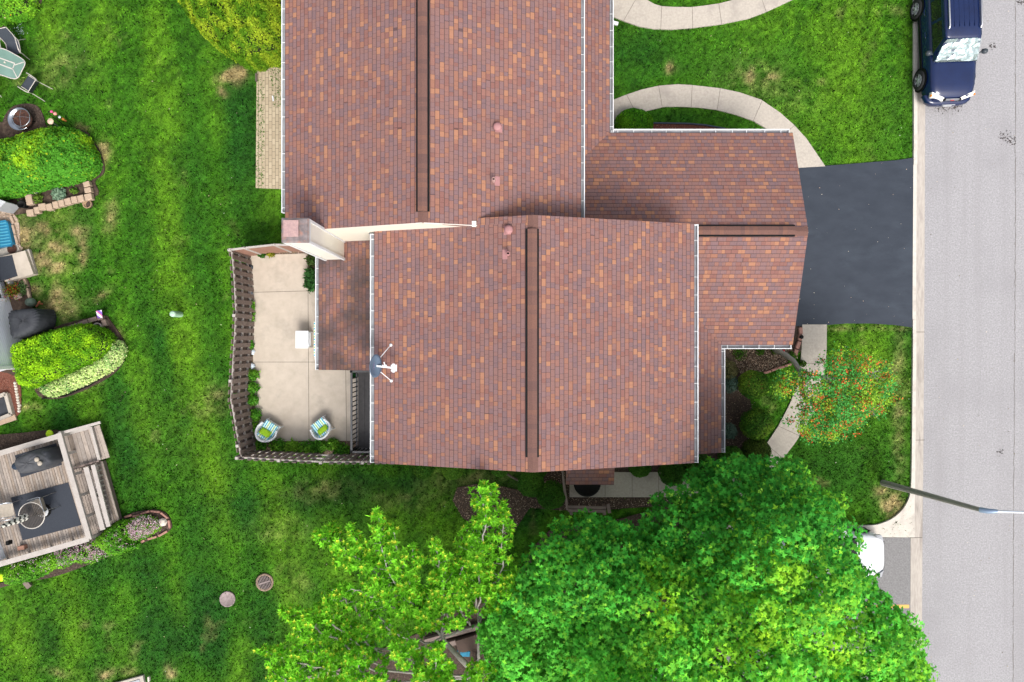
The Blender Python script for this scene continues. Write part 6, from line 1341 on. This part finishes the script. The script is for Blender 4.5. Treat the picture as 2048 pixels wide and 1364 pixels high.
def sling_chair(name, label, px, py, rz, group, sling='cloth', frame='champagne', dup_=None):
    r = thing(name, label, 'chair', (0, 0, 0), group); ORG[r] = Vector((0, 0, 0)); w2 = .25
    prof = [(0, -.26, .42), (0, -.22, .43), (0, 0, .40), (0, .20, .40), (0, .26, .46), (0, .38, .72), (0, .50, .96)]
    sg = MB(); sg.grid(2, 12, lambda u, v: ((u-.5)*2*w2, *Vector(smooth_line([p[1:] for p in prof], 4)[int(round(v*24))])[:2]) if False else ((u-.5)*2*w2, smooth_line([p[1:] for p in prof], 4)[int(round(v*24))][0], smooth_line([p[1:] for p in prof], 4)[int(round(v*24))][1]))
    sg.build('sling', M[sling], r, local=True); bf = MB()
    for s_ in (-1, 1): bf.tube([(s_*w2, p[1], p[2]) for p in prof], .014, 6)
    bf.tube([(-w2, .50, .96), (w2, .50, .96)], .014, 6); bf.build('frame', M[frame], r, local=True)
    for s_ in (-1, 1):
        MB().tube([(s_*w2, .34, .64), (s_*(w2+.05), .22, .66), (s_*(w2+.06), -.02, .65), (s_*(w2+.06), -.2, .62), (s_*(w2+.03), -.28, .5)], .018, 6).build('arm_rest', M[frame], r, local=True)
        MB().tube([(s_*w2, -.22, .42), (s_*(w2+.03), -.34, .0)], .014, 6).build('leg', M[frame], r, local=True)
        MB().tube([(s_*w2, .24, .44), (s_*(w2+.03), .48, .0)], .014, 6).build('leg', M[frame], r, local=True)
    q = W(px, py, .42); r.location = (q.x, q.y, 0); r.rotation_euler = (0, 0, rz); return r
g3 = 'dark sling chairs round the glass table'
c1_ = sling_chair('sling_chair', 'dark sling chair above the frosted glass table', 26, 96, R(12), g3)
q = W(61, 169, .42); c2_ = dup(c1_, (q.x, q.y, 0), R(-122), 'dark sling chair at the lower right end of the frosted glass table')
q = W(-26, 160, .42); dup(c1_, (q.x, q.y, 0), R(175), 'dark sling chair cut off by the left edge below the frosted glass table')
# fire bowl
fb = thing('fire_bowl', 'round steel fire bowl with rusty inner and mesh lid on bare ground', 'fire pit', W(51, 246, 0))
MB().lathe(W(50, 243, .0), [(.20, .0), (.40, .12), (.44, .30), (.44, .32), (.40, .31), (.30, .22)], 32).build('bowl', M['steel'], fb)
MB().lathe(W(44, 237, .40), [(.33, -.1), (.34, 0), (.31, -.01), (.24, -.10), (.001, -.14)], 32).build('insert', M['rust'], fb); c = W(42, 235, .45)
rg = MB(); rg.tube([(c.x+.335*math.cos(i*PI/16), c.y+.335*math.sin(i*PI/16), .45) for i in range(33)], .014, 6)
rg.tube([(c.x-.33, c.y, .45), (c.x, c.y+.02, .52), (c.x+.33, c.y, .45)], .006, 5).tube([(c.x, c.y-.33, .45), (c.x, c.y+.02, .52), (c.x, c.y+.33, .45)], .006, 5); rg.build('ring', M['steel'], fb)
for a_ in (0, 2.1, 4.2): MB().tube([W(50, 243, .15)+Vector((.3*math.cos(a_), .3*math.sin(a_), 0)), W(50, 243, .0)+Vector((.38*math.cos(a_), .38*math.sin(a_), 0))], .02, 6).build('leg', M['black'], fb)
# stakes and ornaments
tag(MB().tube([W(135, 256, 0), W(98, 228, 1.15), W(96, 224, 1.2), W(99, 222, 1.15)], .014, 8).build('shepherd_hook', M['black']), 'thin black iron plant hook beside the mounded hedge', 'hook')
os_ = thing('ornament_stake', 'garden stake strung with pink, white and orange ornaments', 'ornament', W(134, 246, 0)); MB().tube([W(134, 244, 0), W(101, 222, 1.1)], .008, 6).build('stake', M['steel'], os_)
for px, py, h, r_, c in ((103, 223, 1.05, .055, (.75, .08, .25)), (110, 227, .85, .07, (.72, .30, .25)), (119, 234, .5, .055, (.6, .62, .68)), (126, 238, .3, .06, (.42, .17, .03)), (131, 241, .15, .045, (.30, .12, .03))): MB().lathe(W(px, py, h), [(.001, -r_), (r_*.8, -r_*.5), (r_, 0), (r_*.8, r_*.5), (.001, r_)], 12).build('bauble', mat('bauble', c, c, rough=.4), os_)
so_ = thing('solar_light', 'round cream garden light on a grey stake beside the fire bowl', 'lamp', W(118, 254, 0)); MB().tube([W(117, 253, 0), W(103, 244, .6)], .02, 8).build('stake', M['greyac'], so_); MB().lathe(W(102, 243, .62), [(.10, 0), (.12, .03), (.10, .05), (.05, .055), (.04, .07), (.001, .07)], 20).build('head', mat('cream_plastic', (.62, .40, .30), (.66, .55, .42), 12, .5), so_)
# hedges and planters
hedge('mounded_hedge', 'large mounded yellow-green spirea hedge beside the fire bowl', 'hedge', [(-30, 300), (30, 290), (70, 278), (105, 268), (145, 266), (176, 274), (186, 292), (199, 312), (201, 335), (190, 352), (152, 366), (104, 376), (64, 386), (30, 394), (-60, 398)], 1.3, .8, 2400,
      (.085, .30, .025), (.38, .62, .018), .075, lump=.16, patch=.9, thr=.25, c3=(.36, .45, .02), p3=.02, tm=T_OVAL, mt='leaf', zt=.06)
hedge('clipped_hedge', 'clipped flat-topped bright yellow-green hedge beside the white house', 'hedge', [(56, 690), (90, 674), (130, 662), (175, 652), (207, 656), (229, 672), (234, 690), (218, 711), (184, 728), (126, 752), (86, 770), (66, 764), (60, 735)], 1.15, .22, 2000,
      (.12, .33, .014), (.38, .68, .02), .065, lump=.05, patch=2.5, thr=.35, tm=T_LANCE, mt='leaf', zt=.06)
hedge('variegated_shrub', 'low pale variegated shrub row along the south side of the clipped hedge', 'shrub', [(92, 770), (138, 751), (194, 724), (228, 700), (236, 682), (250, 690), (250, 712), (228, 738), (184, 762), (136, 782), (104, 790)], .6, .25, 1700,
      (.58, .76, .26), (.14, .34, .08), .06, lump=.14, patch=2.2, thr=.1, tm=T_OVAL, mt='leaf', c3=(.62, .68, .32), p3=.3, zt=.08)
hedge('corner_bush', 'bright green bush at the top left corner', 'shrub', [(-60, -60), (40, -60), (50, -5), (45, 12), (30, 24), (8, 28), (-60, 30)], .9, .4, 1500, (.10, .32, .02), (.25, .52, .03), .06, lump=.15, mt='leaf')
shrub('hosta_plant', 'white-edged hosta at the top left bed', 'plant', 62, 4, .35, .22, .16, (.3, .38, .22), (.12, .25, .06), .1, 200, lump=.2, tm=T_LANCE)
fo_ = thing('flower_cluster', 'orange and yellow flowers at the edge of the top left bush', 'flowers', W(20, 26, 0)); n = 70; P = np.array(W(20, 24, .5))+rng.normal(size=(n, 3))*np.array([.13, .08, .06]); leaf_obj('blossoms', [(P, rng.normal(size=(n, 3))*.5+np.array([0, 0, 1]), .055, T_OVAL, True, lcol(n, (.75, .20, .02), .2, c3=(.8, .7, .4), p3=.2), None)], M['petal'], fo_); MB().tube([W(20, 26, 0), W(20, 24, .45)], .01, 5).build('stem', M['core'], fo_)
for px, py, r_, lab in ((55, 18, .11, 'pinkish-grey rock at the edge of the top left bed'), (3, 31, .10, 'tan flat rock at the left edge of the top bed')): tag(MB().lathe(W(px, py, 0), [(r_, 0), (r_*.95, .08), (r_*.4, .13), (.001, .13)], 9).build('rock', mat('pink_rock', (.42, .34, .32), (.3, .24, .22), 9)), lab, 'rock')
n = 60; P = np.array(W(38, 64, .1))+rng.normal(size=(n, 3))*np.array([.12, .2, .03]); tag(leaf_obj('white_flowers', [(P, rng.normal(size=(n, 3))*.5+np.array([0, 0, 1]), .03, T_OVAL, True, lcol(n, (.6, .68, .78), .2), None)], M['petal'], org=(0, 0, 0)), 'tiny pale blue-white flowers in the grass above the sling chair', 'flowers', kind='stuff')
# block-edged planter bed
pb_ = [((56, 427), (70, 425)), ((71, 422), (81, 420)), ((80, 415), (94, 413)), ((95, 416), (107, 413)), ((108, 411), (119, 409)), ((120, 408), (131, 406)), ((132, 405), (144, 402)), ((145, 401), (157, 399)), ((158, 399), (170, 396)), ((172, 396), (186, 393)), ((179, 386), (177, 376)), ((177, 374), (174, 364)), ((63, 410), (59, 390))]
for i, (a, b_) in enumerate(pb_):
    dv = Vector((0, -3, 0)); a3, b3 = W(*a, .14), W(*b_, .14)
    o = MB().beam(a3, b3, .25, .20).build('planter_block', M['block'], bevel=.02); o['label'] = 'x'
    tag(o, ['first tan block at the left end of the planter wall', 'second tan block from the left of the planter wall', 'third tan block of the planter wall, set slightly higher', 'fourth tan block of the planter wall', 'fifth tan block of the planter wall', 'sixth tan block of the planter wall', 'seventh tan block of the planter wall', 'eighth tan block of the planter wall', 'ninth tan block of the planter wall', 'corner tan block of the planter wall above the straw pot', 'grey-tan block just above the planter corner', 'uppermost grey-tan block on the right planter side', 'grey paver at the left end of the planter by the black pot'][i], 'block', 'blocks edging the planter bed')
shrub('hosta_plant', 'blue-green rosette plant in the middle of the block-edged bed', 'plant', 118, 388, .3, .25, .23, (.16, .30, .20), (.35, .48, .34), .09, 420, lump=.1, tm=T_LANCE)
shrub('bed_plant', 'light green leafy plant near the black pot in the block-edged bed', 'plant', 76, 398, .25, .17, .15, (.12, .22, .03), (.22, .32, .05), .09, 110, 'plants in the block-edged bed', lump=.3, tm=T_LANCE)
shrub('bed_plant', 'light green seedling at the right of the block-edged bed', 'plant', 148, 382, .2, .17, .10, (.10, .24, .03), (.2, .34, .04), .06, 110, 'plants in the block-edged bed', lump=.3)
tag(MB().lathe(W(53, 411, 0), [(.12, 0), (.15, .28), (.155, .3), (.125, .3), (.12, .05), (.001, .05)], 24).build('black_pot', M['black']), 'empty black pot at the left end of the block-edged bed', 'pot')
bk = thing('straw_basket', 'round straw-coloured basket pot against the corner of the block-edged bed', 'pot', W(178, 409, 0)); MB().lathe(W(179, 409, 0), [(.13, 0), (.17, .14), (.18, .16), (.14, .16), (.13, .1)], 20).build('basket', mat('straw', (.40, .28, .17), (.24, .16, .1), 25, 1, bmp=.8), bk); MB().lathe(W(179, 409, .1), [(.135, 0), (.001, .02)], 20).build('soil', M['soil'], bk)
tag(MB().lathe(W(75, 385, 0), [(.07, 0), (.08, .1), (.05, .3), (.001, .34)], 8).build('grey_statuette', M['greyac']), 'small grey statuette beside the light green plant in the block-edged bed', 'ornament')
# stone edge and pot by the clipped hedge
for i, (a, b_) in enumerate([((120, 663), (138, 657)), ((139, 656), (158, 650)), ((159, 649), (178, 643)), ((179, 642), (196, 637)), ((197, 637), (208, 635)), ((209, 640), (213, 652))]):
    tag(MB().beam(W(*a, .1), W(*b_, .1), .17, .2).build('planter_block', M['woodgrey'] if False else mat('brown_block', (.27, .20, .165), (.2, .15, .12), 7, .95, bmp=.4), bevel=.015), ['brown block edging the clipped hedge, nearest the covered grill', 'brown block edging the clipped hedge, second from the grill', 'brown block edging the clipped hedge, third from the grill', 'brown block edging the clipped hedge, left of the flag', 'brown block right below the small flag', 'brown block beside the round pot at the hedge tip'][i], 'block', 'brown blocks along the clipped hedge')
tag(MB().lathe(W(204, 654, 0), [(.12, 0), (.155, .28), (.16, .32), (.13, .32), (.12, .1), (.001, .1)], 24).build('plant_pot', mat('pale_pot', (.42, .38, .36), (.3, .26, .24), 9)), 'pale round pot at the tip of the clipped hedge', 'pot')
ed = MB()
for a_, b_ in zip([(85, 797), (130, 792), (180, 770), (225, 742), (248, 712), (253, 695)][:-1], [(130, 792), (180, 770), (225, 742), (248, 712), (253, 695)]): ed.beam(W(*a_, .05), W(*b_, .05), .035, .12)
tag(ed.build('bed_edging', M['black']), 'black strip edging along the pale variegated shrubs', 'edging')
# window well with stones
ww = thing('window_well', 'concrete-framed window well with dark grate at the left edge', 'window well', W(0, 812, 0)); fr = MB()
for a_, b_ in (((-20, 800), (14, 787)), ((14, 787), (25, 828)), ((25, 828), (-20, 846))): fr.beam(W(*a_, .09), W(*b_, .09), .13, .2)
fr.build('frame', M['concrete'], ww); MB().prism(WL([(-20, 798), (14, 788), (24, 826), (-20, 842)]), .03, .06).build('grate', M['cover'], ww)
for i in range(11):
    px, py = 31+i*.95, 766+i*5.6
    if i > 7: px, py = 39, 766+i*5.6
    tag(MB().lathe(W(px, py, 0), [(.055+.01*(i % 3), 0), (.06, .04), (.03, .08), (.001, .085)], 8).build('edging_stone', M['stone']), 'small round whitish stone in the row beside the red-brown mulch', 'stone', 'white stones edging the red-brown mulch')
tag(MB().beam(W(32, 834, .05), W(-10, 848, .05), .22, .06).build('stone_strip', M['block']), 'low pinkish stone strip below the window well', 'edging')

# ------------------------------------------------------------------ weathered deck (bottom left)
dkk = thing('wood_deck', 'weathered grey timber deck with rails, lower steps and a bench at the left edge', 'deck', (-17.5, -6, 0)); ZD = .62
def P5(x, y, h): return W(x/4.547, 800+y/4.547, h)          # points read off an enlarged crop
def planks(quad, n, z, name, gap=.012, along=0, jit=.004, m='wooddeck'):
    """quad = 4 ground points a,b,c,d; planks run a->b, stacked from a to d"""
    a, b_, c_, d_ = [Vector((p.x, p.y, 0)) for p in quad]; mb = MB()
    for i in range(n):
        f0, f1 = i/n, (i+1)/n; p0, p1 = a.lerp(d_, f0), b_.lerp(c_, f0); q0, q1 = a.lerp(d_, f1), b_.lerp(c_, f1); g = gap/max((q0-p0).length, .01)
        q0 = p0.lerp(q0, 1-g); q1 = p1.lerp(q1, 1-g); zz = z+random.uniform(-jit, jit); mb.prism([(p0.x, p0.y), (p1.x, p1.y), (q1.x, q1.y), (q0.x, q0.y)], z-.04, zz, mi=random.choice([0, 0, 1, 2]))
    return mb.build(name, [M[m], M['deck2'], M['deck3']], dkk)
planks([P5(-260, 1560, ZD), P5(-520, 640, ZD), P5(535, 330, ZD), P5(790, 1270, ZD)], 46, ZD, 'deck_boards')
planks([P5(655, 625, .45), P5(575, 320, .45), P5(905, 225, .45), P5(1000, 520, .45)], 9, .45, 'deck_boards')
planks([P5(835, 1240, .30), P5(650, 640, .30), P5(935, 555, .30), P5(1085, 1085, .30)], 12, .30, 'deck_boards')
MB().prism([P5(1085, 1090, .2).to_2d()[:], P5(935, 555, .2).to_2d()[:], P5(905, 560, .2).to_2d()[:], P5(1040, 1100, .2).to_2d()[:]], 0, .24).build('skirt', M['woodgrey'], dkk)
MB().prism([P5(p[0], p[1], .55).to_2d()[:] for p in ((-300, 1520), (-500, 660), (530, 345), (770, 1240))], .0, ZD-.05).build('substructure', M['woodgrey'], dkk)
RHt = ZD+.42
def rail(a, b_, h0, h1, w_=.19, n=5):
    a3, b3 = P5(*a, h1), P5(*b_, h1); r_ = MB().beam(a3, b3, w_, .04).build('hand_rail', M['woodlight'], dkk)
    MB().beam(a3-Vector((0, 0, .14)), b3-Vector((0, 0, .14)), .05, .10).build('lower_rail', M['woodlight'], dkk)
    for i in range(n+1): q = a3.lerp(b3, i/n); MB().box((q.x, q.y, h1/2-.02), (.10, .10, h1-.04), rz=.3).build('post', M['woodlight'], dkk)
rail((-260, 560), (545, 325), ZD, RHt); rail((535, 300), (812, 1262), ZD, RHt+.005); rail((808, 1262), (-200, 1550), ZD, RHt)
MB().beam(P5(560, 300, .85), P5(915, 203, .85), .10, .05).build('hand_rail', M['woodlight'], dkk); MB().beam(P5(565, 322, .5), P5(830, 250, .5), .09, .06).build('hand_rail', M['woodlight'], dkk)
MB().beam(P5(640, 632, .6), P5(905, 552, .6), .06, .08).build('edge_board', M['woodgrey'], dkk); MB().beam(P5(825, 245, .58), P5(905, 545, .58), .11, .06).build('edge_board', M['woodlight'], dkk)
MB().beam(P5(783, 610, .75), P5(938, 1180, .75), .19, .06).build('bench_board', M['woodlight'], dkk); MB().beam(P5(848, 590, .75), P5(990, 1150, .75), .16, .06).build('bench_board', M['woodlight'], dkk)
for i in range(12): 
    q = P5(880+8.5*i, 600+46*i, .5); MB().box((q.x, q.y, .52), (.13, .05, .36), rz=.3).build('bench_slat', M['woodlight'], dkk)
for f_ in (.05, .5, .95): q = P5(783, 610, .5).lerp(P5(938, 1180, .5), f_); MB().box((q.x, q.y, .5), (.09, .09, .44), rz=.3).build('bench_leg', M['woodgrey'], dkk)
# rugs
for pts, lab in (([(135, 505), (510, 392), (562, 590), (190, 705)], 'charcoal mat under the covered barbecue on the deck'), ([(98, 888), (620, 750), (738, 1138), (205, 1278)], 'large charcoal rug under the round table on the deck')):
    tag(MB().prism([P5(p[0], p[1], ZD+.02).to_2d()[:] for p in pts], ZD+.006, ZD+.02).build('outdoor_rug', M['rug']), lab, 'rug')
# covered barbecue
bq = thing('covered_barbecue', 'barbecue under a black fabric cover on the deck mat', 'grill', P5(300, 560, ZD))
def lump(c_, rx, ry, h, rz, sd=1):
    def fn(u, v):
        a_ = u*2*PI; ph = v*PI/2; s_ = math.sin(ph)**.5; e = .75; x = math.copysign(abs(math.cos(a_))**e, math.cos(a_))*rx*s_; y = math.copysign(abs(math.sin(a_))**e, math.sin(a_))*ry*s_
        w_ = 1+.04*math.sin(a_*5+sd)+.02*math.sin(a_*11); x *= w_; y *= w_; z = h*math.cos(ph)**.35 if v < 1 else 0
        return (c_.x+x*math.cos(rz)-y*math.sin(rz), c_.y+x*math.sin(rz)+y*math.cos(rz), ZD+.02+max(0, z)+.012*math.sin(a_*7+v*9))
    return fn
MB().grid(40, 12, lump(P5(305, 560, 1.3), .62, .38, 1.0, .28)).build('fabric_cover', mat('grey_cover', (.075, .078, .085), (.05, .052, .058), 3, .8, bmp=.5), bq); MB().grid(36, 10, lump(P5(440, 520, 1.1), .30, .33, .85, .28, 4)).build('side_shelf', M['cover'], bq)
MB().lathe(P5(150, 600, .9), [(.13, -.2), (.14, .05), (.10, .12), (.001, .13)], 18).build('gas_bottle', mat('navy_enamel', (.02, .035, .06)), bq)
MB().tube([P5(440, 440, 1.0), P5(480, 460, 1.0), P5(505, 570, 1.0), P5(470, 600, 1.0)], .018, 6).build('handle', M['black'], bq)
for x, y, lab in ((336, 541, 'round beige knob cover on top of the covered barbecue, upper of two'), (363, 575, 'round beige knob cover on top of the covered barbecue, lower of two')): tag(MB().lathe(P5(x, y, ZD+1.0), [(.085, 0), (.09, .02), (.06, .045), (.001, .05)], 18).build('beige_disc', M['tan']), lab, 'disc', 'beige discs on the barbecue')
# round table, stool, chairs, closed umbrella
rtb = thing('round_table', 'round metal slatted table with pale rim on the deck rug', 'table', P5(300, 1040, ZD)); tc = P5(288, 1050, ZD+.72); rr_ = .475
MB().tube([(tc.x+rr_*math.cos(i*PI/20), tc.y+rr_*math.sin(i*PI/20), tc.z) for i in range(41)], .018, 6).build('rim', M['champagne'], rtb); sb = MB()
for i in range(-8, 9):
    L = 2*math.sqrt(max(.01, rr_**2-(i*.055)**2)); sb.box((tc.x+i*.055*math.cos(-.28+.56), tc.y+i*.055*math.sin(.28), tc.z), (.036, L, .014), rz=.28)
sb.build('slats', mat('brown_slat', (.07, .06, .055), (.05, .045, .04)), rtb); MB().lathe((tc.x, tc.y, ZD+.02), [(.25, 0), (.24, .04), (.03, .06), (.03, .68)], 20).build('pedestal', M['black'], rtb)
stl = thing('round_stool', 'round stool with white and tan top beside the slatted table', 'stool', P5(388, 1012, ZD)); sc_ = P5(386, 1016, ZD+.45)
MB().lathe(sc_, [(.20, -.03), (.205, 0), (.001, .005)], 28).build('seat', M['white'], stl); MB().lathe(sc_-Vector((.03, 0, -.006)), [(.14, 0), (.14, .02), (.001, .025)], 24).build('cushion', M['tan'], stl)
for a_ in range(4): MB().tube([sc_+Vector((.12*math.cos(a_*1.57), .12*math.sin(a_*1.57), -.03)), Vector((sc_.x+.17*math.cos(a_*1.57), sc_.y+.17*math.sin(a_*1.57), ZD+.02))], .014, 6).build('leg', M['black'], stl)
g5 = 'tan sling chairs on the deck'
dc1 = sling_chair('deck_chair', 'tan sling chair on the right of the slatted table', 101, 1003, R(-72), g5, 'tan', 'steel'); dc1.location.z = ZD+.02
q = W(14, 1021, ZD+.42); d2 = dup(dc1, (q.x, q.y, ZD+.02), R(98), 'tan sling chair left of the slatted table at the edge of the view')
um = thing('closed_umbrella', 'closed patio umbrella with black and white chevrons above the slatted table', 'umbrella', P5(280, 1055, ZD)); ub, ut_ = P5(235, 1062, 1.62), P5(15, 1150, 2.72)
base = P5(283, 1050, ZD+.02); MB().tube([Vector((base.x, base.y, ZD+.05)), ub, ut_+Vector((0, 0, .1))], .02, 8).build('pole', M['champagne'], um)
m, t, b = nodes('chevrons'); cz = nd(t, 'SeparateXYZ', None, Vector=coords(t)); an_ = math_(t, 'ABSOLUTE', math_(t, 'SINE', math_(t, 'MULTIPLY', cz.outputs[1], 14.0)))
fz = math_(t, 'FRACT', math_(t, 'ADD', math_(t, 'MULTIPLY', cz.outputs[2], 5.0), math_(t, 'MULTIPLY', an_, .55))); t.links.new(ramp(t, fz, [(0, (.02, .02, .02)), (.42, (.74, .72, .66))], 'CONSTANT'), b.inputs['Base Color'])
MB().loft([[(p.x+r_*math.cos(k_*PI/8)*(1+.25*(k_ % 2)), p.y+r_*math.sin(k_*PI/8)*(1+.25*(k_ % 2)), p.z) for k_ in range(16)] for p, r_ in ((ub, .10), (ub.lerp(ut_, .25), .105), (ub.lerp(ut_, .6), .075), (ut_, .045), (ut_+Vector((0, 0, .06)), .015))]).build('canopy', m, um)
# small items
for (px, py, lab) in ((98, 868, 'lime green plastic disc on the grass above the deck rail'), (1, 1156, 'lime green plastic disc at the left edge below the deck')):
    o = MB().lathe(W(px, py, .3), [(.13, 0), (.15, .02), (.12, .05), (.001, .055)], 20).build('lime_disc', M['lime']); o.location.z = .25; tag(o, lab, 'disc', 'lime discs by the deck')
tag(MB().tube([W(98, 870, .0), W(98, 869, .27)], .012, 6).build('disc_stake', M['black']), 'thin stake holding the lime disc above the deck', 'stake')
tag(MB().box(P5(205, 1340, ZD+.1), (.26, .16, .2), rz=.2).build('brown_box', M['woodred'], bevel=.02), 'small reddish-brown box on the deck beside the white siding', 'box')
tag(MB().box(P5(85, 1305, 1.9), (.16, .2, .12)).build('camera_box', M['black']), 'small black fixture on the white siding by the deck', 'fixture') if False else None
# flowering hedge along the deck
FG = 'plants in the bed along the deck'
def P6(x, y): return (x/3.747, 1000+y/3.747)
def pinkhedge(name, lab, poly, h, pink, dens=1500):
    r_ = hedge(name, lab, 'shrub', [P6(*p) for p in poly], h, .4, dens, (.085, .28, .022), (.20, .46, .03), .055, lump=.14, zt=.35, group=FG, mt='leaf', patch=2.2)
    if pink:
        pl = smooth_poly(WL([P6(*p) for p in poly], h*.8), 5); A = np.array(pl); lo, hi = A.min(0), A.max(0); X = lo+(hi-lo)*rng.random((pink*2, 2)); X = X[inpoly(X[:, 0], X[:, 1], pl)]; d_, _, _ = polydist(X[:, 0], X[:, 1], pl)
        msk = fbm(X[:, 0]*1.5, X[:, 1]*1.5, 91, 3) > .40; X = X[msk]; d_ = d_[msk]; z = h*(.35+.65*np.sqrt(1-(1-np.clip(d_/.4, 0, 1))**2))+.04
        k_ = 3; P = np.repeat(np.stack([X[:, 0], X[:, 1], z], 1), k_, 0); P = P+rng.normal(size=P.shape)*.03
        leaf_obj('blossoms', [(P, rng.normal(size=P.shape)*.5+np.array([0, 0, 1]), .036, T_OVAL, True, lcol(len(P), (.50, .31, .37), .25, c3=(.66, .56, .60), p3=.25), None)], M['petal'], r_)
    return r_
pinkhedge('green_shrub', 'green shrub with few pink blooms, nearest the house in the bed along the deck', [(65, 505), (150, 450), (240, 420), (370, 385), (425, 400), (430, 470), (380, 520), (280, 575), (180, 605), (85, 612)], .9, 60)
pinkhedge('pink_flowering_shrub', 'loose shrub thick with pink blossoms between the two green shrubs by the deck', [(395, 385), (480, 350), (600, 315), (700, 295), (740, 320), (830, 400), (745, 430), (680, 465), (560, 460), (450, 505), (415, 450)], .7, 420, 700)
pinkhedge('green_shrub', 'brighter green shrub in the middle of the bed along the deck', [(725, 300), (790, 240), (860, 190), (930, 165), (960, 230), (970, 290), (1030, 340), (940, 380), (880, 395), (810, 380), (750, 340)], .9, 50)
pinkhedge('pink_flowering_shrub', 'pink flowering shrub at the outer tip of the bed, next to the white rock', [(930, 170), (1000, 150), (1060, 125), (1120, 135), (1170, 160), (1185, 210), (1130, 250), (1060, 290), (1000, 310), (960, 270)], .6, 330, 900)
tag(MB().lathe(W(328, 1043, 0), [(.14, 0), (.17, .08), (.13, .17), (.06, .2), (.001, .2)], 7, smooth=False).build('white_rock', M['stone']), 'pale boulder in the rounded tip of the flower bed', 'rock')
for i, (a, b_) in enumerate([((250, 1034), (264, 1030)), ((266, 1033), (280, 1030)), ((282, 1028), (300, 1022)), ((302, 1022), (320, 1024)), ((322, 1025), (336, 1036)), ((338, 1040), (340, 1056)), ((335, 1062), (318, 1072)), ((314, 1073), (296, 1078)), ((290, 1080), (274, 1088))]):
    tag(MB().beam(W(*a, .05), W(*b_, .05), .08, .10).build('edging_block', M['redblock'], bevel=.012), ['red block at the deck end of the flower bed edging', 'red block second along the top of the flower bed edging', 'red block third along the top of the flower bed edging', 'red block at the top of the rounded bed tip', 'red block above the pale boulder', 'red block right of the pale boulder', 'red block below the pale boulder', 'red block on the lower side of the bed tip', 'red block on the lower side nearest the pink shrub'][i], 'block', 'red blocks edging the flower bed')

tag(MB().beam(W(1222, 44, .1), W(1236, 48, .08), .12, .10).build('splash_spout', M['white'], bevel=.01), 'white drain spout end poking onto the grass beside the upper walk', 'spout')
tag(MB().lathe(W(1790, 1042, .02), [(.07, .0), (.09, .02), (.001, .05)], 7).build('weed_tuft', M['core']), 'single small green weed growing in the gutter apron', 'weed')
